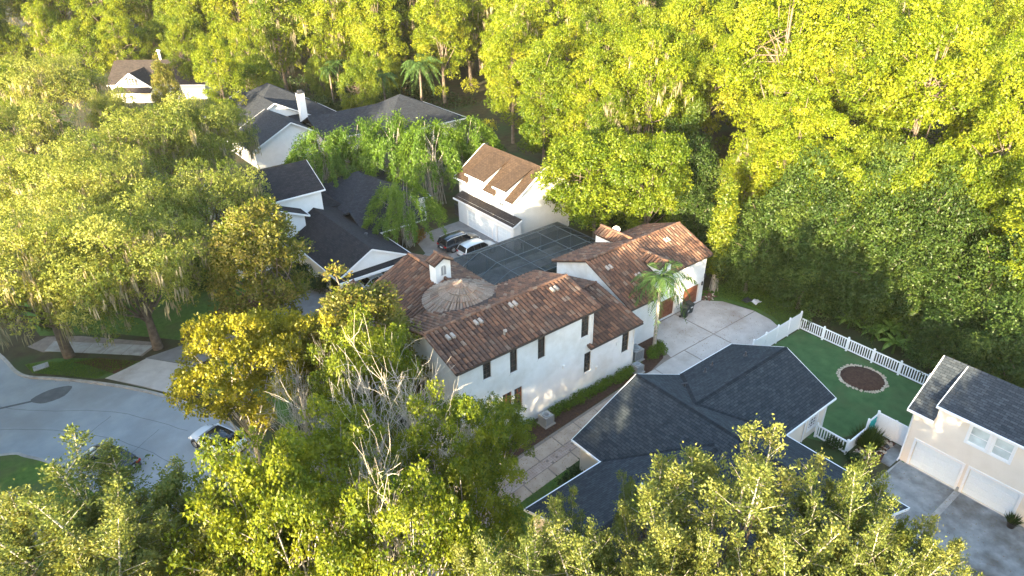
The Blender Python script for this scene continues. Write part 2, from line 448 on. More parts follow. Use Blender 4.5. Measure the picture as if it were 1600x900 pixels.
m = MB(); m.poly([(-700, -300, -0.14), (900, -300, -0.14), (900, 1100, -0.14), (-700, 1100, -0.14)])
tag(m.build('ground', M['soil']), kind='structure')
NE = smooth_line([(-9.0, 96.0), (-6.5, 78.0), (-4.6, 70.0), (-4.0, 67.0), (-3.2, 65.2), (-1.3, 63.3), (1.3, 60.4), (4.0, 56.9), (6.3, 53.0), (8.2, 48.5), (8.9, 44.5), (8.4, 41.0), (6.5, 38.4), (3.4, 37.5)])
SW = smooth_line([(-40.0, 60.0), (-14.0, 58.2), (-6.4, 54.9), (-4.9, 53.5), (-3.2, 50.8), (-1.5, 46.0), (-0.6, 41.5), (1.0, 38.6), (3.4, 37.5)])
NW = smooth_line([(-40.0, 68.5), (-22.0, 68.0), (-16.0, 70.0), (-14.0, 78.0), (-16.5, 96.0)])
m = MB(); m.poly([(-60, 30, -0.130), (12, 30, -0.130), (12, 97, -0.130), (-60, 97, -0.130)])
tag(m.build('road', M['asphalt']), kind='structure')
sheet('yard', NE + [(3.4, -30), (420, -30), (420, 500), (-300, 500), (-300, 96)], -0.139, 0.0, M['soil'])
sheet('yard', SW + [(3.4, -30), (-60, -30), (-60, 60)], -0.139, 0.0, M['lawn'])
sheet('yard', NW[::-1] + [(-60, 68.5), (-60, 95.9), (-16.5, 95.95)], -0.139, 0.0, M['lawn'])
def strip(line, w0, w1):
    """closed outline of a band along a line, between offsets w0 and w1 to its right"""
    def off(d):
        out = []
        for i, p in enumerate(line):
            a = line[max(i - 1, 0)]; b = line[min(i + 1, len(line) - 1)]
            dx, dy = b[0] - a[0], b[1] - a[1]; l = math.hypot(dx, dy)
            out.append((p[0] + dy / l * d, p[1] - dx / l * d))
        return out
    return off(w0), off(w1)
def band(name, line, w0, w1, z0, z1, mat):
    a, b = strip(line, w0, w1)
    m = MB()
    for i in range(len(a) - 1):
        m.poly([(*a[i], z1), (*b[i], z1), (*b[i + 1], z1), (*a[i + 1], z1)])
        m.poly([(*a[i], z0), (*a[i], z1), (*a[i + 1], z1), (*a[i + 1], z0)])
        m.poly([(*b[i], z1), (*b[i], z0), (*b[i + 1], z0), (*b[i + 1], z1)])
    for q in (0, -1):
        m.poly([(*a[q], z0), (*b[q], z0), (*b[q], z1), (*a[q], z1)])
    return tag(m.build(name, mat), kind='structure')
band('kerb', NE, 0.22, -0.03, -0.13, 0.012, M['kerb'])
band('gutter', NE, -0.03, -0.55, -0.131, -0.124, M['kerb'])
band('kerb', SW[::-1], 0.22, -0.03, -0.13, 0.012, M['kerb'])
band('gutter', SW[::-1], -0.03, -0.55, -0.131, -0.124, M['kerb'])
m = MB(); m.poly([(-2.1 + 1.5 * math.cos(a) * (1 + .12 * math.sin(3 * a)), 61.0 + 0.95 * math.sin(a), -0.126) for a in [k * .3307 for k in range(19)]])
tag(m.build('road_patch', M['asphalt_patch']), kind='structure')
m = MB(); m.poly([(-12, 63.6, -0.1262), (-3.4, 61.2, -0.1262), (-3.45, 60.95, -0.1262), (-12, 63.3, -0.1262)])
tag(m.build('road_patch', M['asphalt_patch']), kind='structure')
for pts in ([(-9, 66), (-4, 60), (1.5, 55.2), (5.5, 49)], [(-8, 60), (-3.5, 56.5), (.5, 52.0), (3.5, 46), (4.5, 40)], [(1.2, 54.8), (-1.8, 52.8)], [(3.8, 50.6), (.8, 48.6)]):
    m = MB(); ln = smooth_line(pts, 6); a, b = strip(ln, -.018, .018)
    for i in range(len(a) - 1):
        j = .06 * math.sin(i * 2.1); j2 = .06 * math.sin((i + 1) * 2.1)
        m.poly([(a[i][0] + j, a[i][1], -.1258), (b[i][0] + j, b[i][1], -.1258), (b[i + 1][0] + j2, b[i + 1][1], -.1258), (a[i + 1][0] + j2, a[i + 1][1], -.1258)])
    tag(m.build('road_crack', M['asphalt_patch']), kind='structure')
# front lawns and the island by the kerb
sheet('lawn', [(-3.3, 67.4), (-0.9, 66.7), (1.9, 64.4), (5.0, 61.2), (2.2, 60.3), (1.3, 60.9), (-1.0, 63.5), (-2.9, 65.4)], -0.05, 0.008, M['lawn'])
sheet('lawn', [(-3.5, 90), (-1.5, 72.0), (0.8, 70.3), (4.0, 68.0), (7.0, 64.6), (9.6, 61.6), (12.2, 61.7), (18.5, 62.8), (18, 90)], -0.05, 0.0085, M['lawn'])
sheet('lawn', [(8.5, 56.9), (12.0, 57.3), (18.9, 54.8), (18.9, 34.0), (12.6, 34.0), (11.9, 44), (9.3, 51.6), (6.4, 54.2)], -0.05, 0.008, M['lawn'])
sheet('driveway', [(-6.3, 50.3), (-5.0, 47.6), (-4.0, 44.5), (-14, 40), (-18, 48)], -0.05, 0.02, M['drive_grey'])
sheet('lawn', [(14.7, 24.0), (25.6, 24.0), (25.6, 27.0), (14.7, 26.4)], -0.05, 0.008, M['lawn'])
sheet('lawn', [(52.6, 27.2), (58.5, 27.2), (58.8, 36.5), (52.8, 37.2)], -0.05, 0.006, M['lawn'])
sheet('lawn', [(44.0, 12.4), (54.9, 10.0), (54.9, 26.8), (37.0, 26.8), (42.4, 17.0), (46.4, 15.4), (46.4, 12.4)], -0.05, 0.007, M['turf'])
sheet('mulch_bed', [(1.2, 63.6), (0.2, 64.9), (2.2, 64.3), (4.8, 61.3), (2.7, 60.7)], -0.05, 0.014, M['mulch_red'])
sheet('mulch_bed', [(8.6, 61.9), (9.6, 64.3), (12.6, 65.5), (17.5, 68.0), (21.5, 62.9)], -0.05, 0.014, M['mulch_red'])
# public footpath in single slabs
walk = tag(MB().prism([(-2.7, 70.6), (-1.7, 68.6), (0.4, 67.6), (5.3, 62.0), (7.2, 63.3), (1.6, 69.4), (-1.0, 71.4)], -0.05, 0.004).build('footpath', M['joint']), kind='structure')
def slab_on(parent, pts, z0, z1, mat, name='paving_slab', inset=0.03):
    cx = sum(p[0] for p in pts) / len(pts); cy = sum(p[1] for p in pts) / len(pts)
    q = []
    for p in pts:
        d = math.hypot(p[0] - cx, p[1] - cy); k = (d - inset * 1.4) / d
        q.append((cx + (p[0] - cx) * k, cy + (p[1] - cy) * k))
    dz = R.uniform(-0.003, 0.003)
    return MB().prism(q, z0, z1 + dz).build(name, mat, parent)
for i in range(5):
    t0, t1 = i / 5, (i + 1) / 5
    L = lambda a, b, t: (a[0] + (b[0] - a[0]) * t, a[1] + (b[1] - a[1]) * t)
    slab_on(walk, [L((-1.6, 68.7), (5.2, 62.2), t0), L((-1.6, 68.7), (5.2, 62.2), t1), L((-0.6, 70.1), (6.6, 63.2), t1), L((-0.6, 70.1), (6.6, 63.2), t0)], -0.04, 0.02, M['kerb'])
apron = tag(MB().prism([(1.9, 60.5), (5.5, 61.4), (8.6, 57.3), (6.0, 54.2)], -0.12, 0.006).build('driveway', M['joint']), kind='structure')
slab_on(apron, [(1.9, 60.5), (3.7, 60.9), (7.3, 55.8), (6.0, 54.2), (4.0, 57.4)], -0.05, 0.024, M['concrete'])
slab_on(apron, [(3.7, 60.9), (5.5, 61.4), (8.6, 57.3), (7.3, 55.8)], -0.05, 0.024, M['concrete'])
sheet('driveway', [(5.4, 61.5), (9.6, 61.5), (12.2, 61.6), (19.0, 62.6), (24.2, 64.8), (24.2, 56.0), (18.9, 56.2), (12.0, 58.0), (8.7, 57.4)], -0.05, 0.016, M['drive_grey'])
sheet('driveway', [(33.0, 58.0), (44.5, 56.4), (44.5, 68.2), (37.5, 68.0), (36.3, 63.2), (33.0, 61.5)], -0.05, 0.016, M['drive_grey'])
sw2 = tag(MB().prism([(11.9, 57.9), (13.4, 57.6), (14.5, 40), (14.5, -12), (13.0, -12), (13.0, 40)], -0.05, 0.005).build('footpath', M['joint']), kind='structure')
for k in range(9):
    y = 14.0 + 2.6 * k
    slab_on(sw2, [(13.0, y), (14.5, y), (14.5, y + 2.6), (13.0, y + 2.6)], -0.04, 0.022, M['kerb'])
# side path beside the white house: two rows of slabs and a brick strip
path = tag(MB().prism([(14.6, 25.9), (36.9, 28.6), (36.9, 31.3), (24.0, 30.3), (14.6, 29.3)], -0.05, 0.006).build('path', M['joint']), kind='structure')
pv = lambda u: 29.0 + (u - 26.6) * 0.085
for k in range(9):
    a, b = 15.0 + 2.4 * k, 15.0 + 2.4 * (k + 1)
    slab_on(path, [(a, pv(a)), (b, pv(b)), (b, pv(b) + 1.25), (a, pv(a) + 1.25)], -0.04, 0.026, M['concrete_pink'], inset=0.045)
    slab_on(path, [(a, pv(a) - 1.9), (b, pv(b) - 1.9), (b, pv(b) - .85), (a, pv(a) - .85)], -0.04, 0.026, M['concrete_pink'], inset=0.045)
bm = MB()
for i in range(104):
    for j in range(4):
        a = 15.1 + .205 * i; y0 = pv(a) - .80 + .19 * j
        if R.random() < .96: bm.box(a + .01, a + .195, y0 + .01, y0 + .175, 0.0, 0.018 + R.uniform(0, .012))
tag(bm.build('brick_strip', M['brick_pale'], path), kind='stuff')
sheet('mulch_bed', [(20.0, 30.15), (26.0, 30.5), (36.8, 31.4), (39.2, 31.2), (41.4, 31.8), (42.9, 33.0), (43.3, 34.4), (42.8, 35.9), (39.9, 35.9), (39.9, 32.7), (20.0, 32.7)], -0.05, 0.03, M['mulch'])
# main driveway in big slabs
drv = tag(MB().prism([(36.9, 27.3), (53.2, 27.0), (54.3, 29.5), (54.5, 32.0), (53.6, 34.6), (52.2, 36.1), (43.3, 36.1), (42.9, 33.0), (41.4, 31.8), (39.2, 31.2), (36.9, 31.3)], -0.05, 0.006).build('driveway', M['joint']), kind='structure')
for q in ([(36.9, 27.3), (39.6, 27.3), (39.6, 31.2), (36.9, 31.3)], [(39.6, 27.3), (43.8, 27.3), (43.8, 31.4), (41.0, 31.4), (39.6, 31.2)], [(43.8, 27.3), (48.0, 27.2), (48.0, 31.4), (43.8, 31.4)],
          [(48.0, 27.2), (53.2, 27.0), (54.3, 29.5), (54.45, 31.4), (48.0, 31.4)], [(43.4, 31.4), (48.0, 31.4), (48.0, 36.0), (43.4, 36.0), (43.35, 34.4), (43.0, 33.0), (42.2, 32.2), (42.0, 31.4)], [(48.0, 31.4), (54.45, 31.4), (53.6, 34.6), (52.2, 36.0), (48.0, 36.0)]):
    slab_on(drv, q, -0.04, 0.026, M['concrete'], inset=0.05)
cdr = tag(MB().prism([(26.0, -8.0), (44.95, -8.0), (44.95, 12.5), (42.6, 12.6), (38.0, 12.6), (26.0, 9.0)], -0.05, 0.006).build('driveway', M['kerb']), kind='structure')
for q in ([(38.4, 8.7), (44.9, 8.7), (44.9, 12.5), (42.6, 12.55), (38.4, 12.5)], [(38.4, 1.5), (44.9, 1.5), (44.9, 8.5), (38.4, 8.5)], [(31.0, 8.7), (38.2, 8.7), (38.2, 12.4), (31.0, 10.4)], [(31.0, 1.5), (38.2, 1.5), (38.2, 8.5), (31.0, 8.5)],
          [(31.0, -8), (38.2, -8), (38.2, 1.3), (31.0, 1.3)], [(38.4, -8), (44.9, -8), (44.9, 1.3), (38.4, 1.3)], [(26.1, -8), (30.8, -8), (30.8, 10.2), (26.1, 8.9)]):
    slab_on(cdr, q, -0.04, 0.024, M['concrete_dark'], inset=0.10)
sheet('paved_pad', [(43.6, 12.65), (46.3, 12.65), (46.3, 13.5), (45.0, 13.6), (43.6, 13.3)], -0.05, 0.03, M['concrete_dark'])

# ================================================================ building helpers
def P2(axis, a, b, z): return (a, b, z) if axis == 'u' else (b, a, z)

def wallface(mb, a0, a1, fix, axis, z0, z1, ops=(), depth=0.12, inward=1, seam=None):
    """a wall in the plane axis=fix with window openings (s0,s1,za,zb) and their reveals"""
    xs = sorted({a0, a1, *[o[0] for o in ops], *[o[1] for o in ops]})
    zs = sorted({z0, z1, *[o[2] for o in ops], *[o[3] for o in ops]})
    Q = lambda s, z, d=0: (s, fix + d * inward, z) if axis == 'u' else (fix + d * inward, s, z)
    for i in range(len(xs) - 1):
        for j in range(len(zs) - 1):
            cx, cz = (xs[i] + xs[i + 1]) / 2, (zs[j] + zs[j + 1]) / 2
            if any(o[0] < cx < o[1] and o[2] < cz < o[3] for o in ops): continue
            mb.poly([Q(xs[i], zs[j]), Q(xs[i + 1], zs[j]), Q(xs[i + 1], zs[j + 1]), Q(xs[i], zs[j + 1])])
    for s0, s1, a, b in [o[:4] for o in ops]:
        for p, q in (((s0, a), (s1, a)), ((s1, a), (s1, b)), ((s1, b), (s0, b)), ((s0, b), (s0, a))):
            if p[1] == q[1] == seam: continue
            mb.poly([Q(*p), Q(*q), Q(*q, depth + .04), Q(*p, depth + .04)])

def bar_box(mb, axis, fix, s0, s1, za, zb, d0, d1, inward):
    lo, hi = sorted((fix + d0 * inward, fix + d1 * inward))
    if axis == 'u': mb.box(s0, s1, lo, hi, za, zb)
    else: mb.box(lo, hi, s0, s1, za, zb)

def window(h, o, fix, axis, inward=1, depth=0.12, frame='frame_dark', glass='glass', nx=2, nz=3, fw=0.06, trim=None, sill=None):
    s0, s1, a, b = o
    f = MB()
    for q in ((s0, s0 + fw, a, b), (s1 - fw, s1, a, b), (s0 + fw, s1 - fw, a, a + fw), (s0 + fw, s1 - fw, b - fw, b)):
        bar_box(f, axis, fix, *q, depth - .05, depth + .02, inward)
    for k in range(1, nx):
        x = s0 + (s1 - s0) * k / nx; bar_box(f, axis, fix, x - .02, x + .02, a + fw, b - fw, depth - .035, depth + .01, inward)
    for k in range(1, nz):
        z = a + (b - a) * k / nz; bar_box(f, axis, fix, s0 + fw, s1 - fw, z - .02, z + .02, depth - .032, depth + .008, inward)
    w = f.build('window', M[frame], h)
    g = MB(); bar_box(g, axis, fix, s0 + .01, s1 - .01, a + .01, b - .01, depth + .025, depth + .035, inward)
    g.build('pane', M[glass], w)
    if sill:
        g = MB(); bar_box(g, axis, fix, s0 - .08, s1 + .08, a - .1, a - .01, -.06, .02, inward); g.build('sill', M[sill], w)
    if trim:
        g = MB()
        for q in ((s0 - .13, s0 - .005, a - .13, b + .13), (s1 + .005, s1 + .13, a - .13, b + .13), (s0 - .005, s1 + .005, a - .13, a - .005), (s0 - .005, s1 + .005, b + .005, b + .13)):
            bar_box(g, axis, fix, *q, -.04, .01, inward)
        g.build('trim', M[trim], w)
    return w

def garage_door(h, o, fix, axis, inward=1, depth=0.16, mat='door_white', rows=4, cols=4, surround=None):
    s0, s1, a, b = o
    f = MB(); bar_box(f, axis, fix, s0 + .005, s1 - .005, a, b - .005, depth, depth + .03, inward)
    d = f.build('garage_door', M[mat], h)
    rz = (b - a - .02) / rows; cw = (s1 - s0 - .04) / cols
    for r in range(rows):
        for c in range(cols):
            g = MB()
            x0, x1 = s0 + .02 + cw * c + .04, s0 + .02 + cw * (c + 1) - .04
            z0, z1 = a + .01 + rz * r + .03, a + .01 + rz * (r + 1) - .03
            bar_box(g, axis, fix, x0, x1, z0, z1, depth - .04, depth - .001, inward)
            g.build('panel', M[mat], d)
    if surround:
        g = MB()
        for q in ((s0 - .16, s0 - .004, a, b + .18), (s1 + .004, s1 + .16, a, b + .18), (s0 - .004, s1 + .004, b + .004, b + .18)):
            bar_box(g, axis, fix, *q, -.05, .02, inward)
        g.build('door_surround', M[surround], h)
    return d

def gable_wall(mb, axis, fix, e0, e1, z0a, z0b, r, zr, base=0.0):
    """a wall across the ridge at fix: eave heights z0a (at e0) and z0b (at e1), peak zr at r"""
    ax = 'v' if axis == 'u' else 'u'
    mb.poly([P2(ax, e0, fix, base), P2(ax, e1, fix, base), P2(ax, e1, fix, z0b), P2(ax, r, fix, zr), P2(ax, e0, fix, z0a)])

def gable_roof(h, axis, a0, a1, e0, z0, r, zr, e1, z1, mat, fascia='trim_white', t=0.16, cap=True, name='roof', ends=(1, 1)):
    m = MB()
    slab(m, [P2(axis, a0, e0, z0), P2(axis, a1, e0, z0), P2(axis, a1, r, zr), P2(axis, a0, r, zr)], t)
    slab(m, [P2(axis, a0, e1, z1), P2(axis, a1, e1, z1), P2(axis, a1, r, zr), P2(axis, a0, r, zr)], t)
    ro = m.build(name, M[mat], h)
    if cap:
        n = max(2, int((a1 - a0) / .55)); c = MB()
        for k in range(n):
            p = a0 + (a1 - a0) * k / n; q = a0 + (a1 - a0) * (k + 1) / n
            for e, z in ((e0, z0), (e1, z1)):
                d = Vector((e - r, z - zr)); d.normalize(); d *= .17
                c.poly([P2(axis, p, r, zr + .022), P2(axis, q - .01, r, zr + .034), P2(axis, q - .01, r + d.x, zr + d.y + .034), P2(axis, p, r + d.x, zr + d.y + .022)], [(p, 0), (q, 0), (q, .2), (p, .2)])
        c.build('ridge_cap', M['shingle_cap'] if mat == 'shingle_black' else M[mat], ro)
    if fascia:
        f = MB()
        for e, z in ((e0, z0), (e1, z1)):
            o = .045 * (1 if e > r else -1)
            f.beam(P2(axis, a0 - .05, e + o, z - .09), P2(axis, a1 + .05, e + o, z - .09), .07, .17)
            for k, a, s in ((0, a0, -1), (1, a1, 1)):
                if ends[k]: f.beam(P2(axis, a + .02 * s, e, z - .09), P2(axis, a + .02 * s, r, zr - .09), .04, .19)
        f.build('fascia', M[fascia], h)
    return ro

def hip_roof(h, u0, u1, v0, v1, ze, zr, axis, mat, fascia='trim_white', t=0.16):
    """hip roof with its ridge along axis"""
    m = MB()
    if axis == 'u': hw = (v1 - v0) / 2; a, b = (u0 + hw, (v0 + v1) / 2, zr), (max(u0 + hw, u1 - hw), (v0 + v1) / 2, zr)
    else: hw = (u1 - u0) / 2; a, b = ((u0 + u1) / 2, v0 + hw, zr), ((u0 + u1) / 2, max(v0 + hw, v1 - hw), zr)
    c = [(u0, v0, ze), (u1, v0, ze), (u1, v1, ze), (u0, v1, ze)]
    same = Vector(a) == Vector(b)
    if axis == 'u':
        fs = [[c[0], c[1], b, a], [c[1], c[2], b], [c[2], c[3], a, b], [c[3], c[0], a]]
    else:
        fs = [[c[0], c[1], a], [c[1], c[2], b, a], [c[2], c[3], b], [c[3], c[0], a, b]]
    for f in fs:
        if same and len(f) == 4: f = f[:3]
        slab(m, f, t)
    ro = m.build('roof', M[mat], h)
    f = MB()
    f.beam((u0 - .05, v0 - .045, ze - .07), (u1 + .05, v0 - .045, ze - .07), .08, .2); f.beam((u0 - .05, v1 + .045, ze - .07), (u1 + .05, v1 + .045, ze - .07), .08, .2)
    f.beam((u0 - .045, v0, ze - .07), (u0 - .045, v1, ze - .07), .08, .2); f.beam((u1 + .045, v0, ze - .07), (u1 + .045, v1, ze - .07), .08, .2)
    f.build('fascia', M[fascia], h)
    return ro

# ---------------------------------------------------------------- barrel tiles
TW, TL = 0.37, 0.47
def tile_mesh_data():
    V = []; n = 5
    for y, r, z in ((0.0, 0.150, 0.030), (TL + .05, 0.125, 0.0)):
        for k in range(n + 1):
            a = math.pi * k / n
            V.append((-r * math.cos(a), y, z + r * 0.78 * math.sin(a)))
    F = [(k, k + 1, n + 2 + k, n + 1 + k) for k in range(n)] + [tuple(range(n, -1, -1))]
    return np.array(V), F
TV, TF = tile_mesh_data()
def tile_me(mat):
    me = bpy.data.meshes.new('tile'); me.from_pydata([tuple(p) for p in TV], [], TF); me.materials.append(mat); return me
TILE_ME = {'tile': tile_me(M['tile']), 'tile_grey': tile_me(M['tile_grey'])}
CAMP = Vector((0, 0, 36))
class TileSet:
    def __init__(s): s.items = []
    def plane(s, pts, roof, mat='tile', skip=None):
        P = [Vector(p) for p in pts]
        e = P[1] - P[0]; n = e.cross(P[2] - P[0]).normalized()
        if n.z < 0: n = -n
        e.z = 0; e.normalize()
        up = n.cross(e).normalized()
        if up.z < 0: up = -up; e = -e
        Q = [((p - P[0]).dot(e), (p - P[0]).dot(up)) for p in P]
        def inside(x, y):
            c = False
            for i in range(len(Q)):
                (x1, y1), (x2, y2) = Q[i], Q[i - 1]
                if (y1 > y) != (y2 > y) and x < (x2 - x1) * (y - y1) / (y2 - y1) + x1: c = not c
            return c
        x0, x1 = min(q[0] for q in Q), max(q[0] for q in Q); y1 = max(q[1] for q in Q)
        nx = max(1, round((x1 - x0) / TW)); ny = max(1, int(y1 / TL))
        for i in range(nx):
            for j in range(ny + 1):
                x = x0 + (i + .5) * (x1 - x0) / nx; y = j * TL - .04
                if not inside(x, max(y + .3, .05)): continue
                o = P[0] + e * (x + R.uniform(-.012, .012)) + up * y + n * R.uniform(.0, .014)
                if skip and skip(o): continue
                face = max(0.05, (CAMP - o).normalized().dot(n))
                s.items.append((-(face / (CAMP - o).length_squared) if mat == 'tile' else 0, o, e, up, n, roof, mat))
    def finish(s, house, limit=300):
        s.items.sort(key=lambda t: t[0])
        base = Vector(house.location)
        for it in s.items[:limit]:
            _, o, e, up, n, roof, mat = it
            ob = bpy.data.objects.new('tile', TILE_ME[mat]); COL.objects.link(ob); ob.parent = roof
            mt = Matrix(((e.x, up.x, n.x, 0), (e.y, up.y, n.y, 0), (e.z, up.z, n.z, 0), (0, 0, 0, 1)))
            mt.translation = o - base
            ob.matrix_local = mt
        me = bpy.data.meshes.new('roof_tiles'); V = []; F = []; MI = []
        mats = []
        for it in s.items[limit:]:
            _, o, e, up, n, roof, mat = it
            b = len(V)
            A = np.array([e, up, n])
            V += [tuple(p) for p in TV @ A + np.array(o - base)]
            F += [tuple(b + k for k in f) for f in TF]
            if mat not in mats: mats.append(mat)
            MI += [mats.index(mat)] * len(TF)
        me.from_pydata(V, [], F)
        for q in mats: me.materials.append(M[q])
        me.polygons.foreach_set('material_index', MI)
        tag(put('roof_tiles', me, house), kind='stuff')

def caps(mb, p, q, r=0.15):
    """a row of overlapping cap tiles"""
    p, q = Vector(p), Vector(q); L = (q - p).length; n = max(1, int(L / .45))
    for k in range(n):
        a = p.lerp(q, k / n); b = p.lerp(q, (k + 1.08) / n)
        mb.tube([a, b], [r, r * .82], 7, True, False)

# ================================================================ the white house with the tile roofs
H1 = thing('tile_roof_house', 'sprawling white stucco house with brown barrel tile roofs, conical turret roof and wooden garage doors', 'house', (28.0, 36.0, 0))
low = [(32.45, 33.2, 2.05, 4.0), (36.8, 37.65, 2.1, 4.1), (25.3, 26.05, 2.0, 3.95), (24.2, 25.05, 2.0, 3.95)]
upw = [(22.55, 23.25, 6.1, 7.5), (24.95, 25.62, 5.55, 7.52), (27.58, 28.3, 5.6, 7.55), (32.0, 32.82, 5.65, 7.58)]
w = MB()
wallface(w, 20.4, 38.3, 32.64, 'u', 0, 4.5, low, .16)
wallface(w, 20.4, 33.3, 32.64, 'u', 4.5, 7.97, upw, .16)
gable_wall(w, 'u', 20.4, 32.64, 39.86, 7.95, 7.95, 36.25, 9.02)
gable_wall(w, 'u', 33.3, 32.645, 39.86, 7.95, 7.95, 36.25, 9.02)
wallface(w, 20.4, 33.3, 39.86, 'u', 0, 7.95)
w.build('wall', M['stucco_white'], H1)
for o in low[:2] + upw: window(H1, o, 32.64, 'u', 1, .14, nx=2, nz=4, fw=.05, sill='stucco_white')
for o in low[2:]: window(H1, o, 32.64, 'u', 1, .14, 'wood_door', nx=2, nz=3, fw=.07)
w = MB()
w.poly([(38.3, 32.64, 0), (38.3, 39.5, 0), (38.3, 39.5, 5.4), (38.3, 37.93, 5.85), (38.3, 32.64, 4.5)])
w.build('wall', M['stucco_white'], H1); w = MB(); w.poly([(33.3, 43.0, 0), (39.9, 43.0, 0), (39.9, 43.0, 4.6), (33.3, 43.0, 4.6)])
w.build('wall', M['stucco_white'], H1)
T = TileSet()
def tiled_gable(axis, a0, a1, e0, z0, r, zr, e1, z1, m0='tile', m1='tile', skip=None):
    mm = MB()
    A = [P2(axis, a0, e0, z0), P2(axis, a1, e0, z0), P2(axis, a1, r, zr), P2(axis, a0, r, zr)]
    B = [P2(axis, a0, e1, z1), P2(axis, a1, e1, z1), P2(axis, a1, r, zr), P2(axis, a0, r, zr)]
    slab(mm, A, .17); slab(mm, B, .17)
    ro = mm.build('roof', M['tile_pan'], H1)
    T.plane(A, ro, m0, skip); T.plane(B, ro, m1, skip)
    c = MB()
    caps(c, P2(axis, a0, r, zr + .06), P2(axis, a1, r, zr + .06))
    for a in (a0, a1):
        for e, z in ((e0, z0), (e1, z1)):
            caps(c, P2(axis, a, e, z + .03), P2(axis, a, r, zr + .03), .10)
    c.build('ridge_tiles', M['tile'], ro)
    for e, z in ((e0, z0), (e1, z1)):
        s = -1 if e < r else 1
        f = MB(); f.beam(P2(axis, a0, e + .05 * s, z - .06), P2(axis, a1, e + .05 * s, z - .06), .1, .13)
        f.build('gutter', M['frame_dark'], ro)
    return ro
CC = (26.1, 40.3)
incone = lambda o: math.hypot(o.x - CC[0], o.y - CC[1]) < 2.75
r1 = tiled_gable('u', 20.1, 33.65, 32.29, 7.99, 36.25, 9.16, 40.25, 7.97, 'tile', 'tile', incone)
r2 = tiled_gable('u', 32.74, 38.75, 32.25, 4.61, 37.93, 6.01, 43.2, 4.70, 'tile', 'tile', lambda o: o.x < 33.35 and o.y > 32.6)
# pale vent tiles let into the front slope
for u, t in ((21.6, .72), (24.2, .78), (27.6, .84), (31.6, .80)):
    m = MB(); y = 32.29 + 3.96 * t; z = 7.99 + 1.17 * t
    for dx in (-.2, .2):
        m.tube([(u + dx, y - .25, z + .09), (u + dx, y + .2, z + .2)], [.15, .13], 8, True)
    m.build('vent_tile', M['tile_pale'], r1)
m = MB(); m.tube([(25.2, 33.6, 8.3), (25.2, 33.55, 8.75)], [.09, .09], 8); m.tube([(25.2, 33.55, 8.75), (25.2, 33.4, 8.85)], [.13, .13], 8)
m.build('vent_pipe', M['tile_pale'], r1)
# garage wing
w = MB()
wallface(w, 39.9, 43.4, 34.7, 'u', 0, 4.55)
wallface(w, 34.7, 36.11, 43.4, 'v', 0, 5.0)
gd = [(43.9, 47.9, 0.035, 2.2), (49.1, 51.5, 0.035, 2.2)]
wallface(w, 43.4, 52.1, 36.11, 'u', 0, 5.27, gd, .2)
w.poly([(39.9, 34.7, 0), (39.9, 44.4, 0), (39.9, 44.4, 5.2), (39.9, 40.11, 6.9), (39.9, 34.7, 4.55)])
w.poly([(52.1, 36.11, 0), (52.1, 44.4, 0), (52.1, 44.4, 5.2), (52.1, 40.11, 6.9), (52.1, 36.11, 5.27)])
wallface(w, 39.9, 52.1, 44.4, 'u', 0, 5.25)
w.build('wall', M['stucco_white'], H1)
for o in gd: garage_door(H1, o, 36.11, 'u', 1, .2, 'wood_door', 4, 6 if o[1] - o[0] > 3 else 4)
mm = MB()
GA = [(39.55, 34.32, 4.56), (43.6, 34.32, 4.56), (43.6, 40.11, 7.05), (39.55, 40.11, 7.05)]
GB = [(43.6, 35.78, 5.23), (52.44, 35.78, 5.23), (52.44, 40.11, 7.05), (43.6, 40.11, 7.05)]
GC = [(39.55, 44.75, 5.25), (52.44, 44.75, 5.25), (52.44, 40.11, 7.05), (39.55, 40.11, 7.05)]
for q in (GA, GB, GC): slab(mm, q, .17)
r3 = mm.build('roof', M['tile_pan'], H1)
ind = lambda o: (abs(o.x - 45.7) < .85 and o.y < 37.9) or (abs(o.x - 46.5) < .9 and o.y > 42.3)
for q in (GA, GB, GC): T.plane(q, r3, 'tile', ind)
c = MB(); caps(c, (39.55, 40.11, 7.11), (52.44, 40.11, 7.11))
for a, b in (((39.55, 34.32, 4.6), (39.55, 40.11, 7.08)), ((52.44, 35.78, 5.27), (52.44, 40.11, 7.08)), ((39.55, 44.75, 5.29), (39.55, 40.11, 7.08)), ((52.44, 44.75, 5.29), (52.44, 40.11, 7.08))): caps(c, a, b, .10)
c.build('ridge_tiles', M['tile'], r3)
m = MB(); m.beam((39.55, 34.27, 4.5), (43.6, 34.27, 4.5), .1, .13); m.build('gutter', M['frame_dark'], r3)
m = MB(); m.beam((43.6, 35.73, 5.17), (52.44, 35.73, 5.17), .1, .13); m.build('gutter', M['frame_dark'], r3)
for u, y in ((41.0, 38.6), (49.2, 38.9), (43.0, 36.8)):
    z = 7.05 - .425 * (40.11 - y); m = MB()
    for dx in (-.2, .2): m.tube([(u + dx, y - .25, z + .03), (u + dx, y + .2, z + .2)], [.15, .13], 8, True)
    m.build('vent_tile', M['tile_pale'], r3)
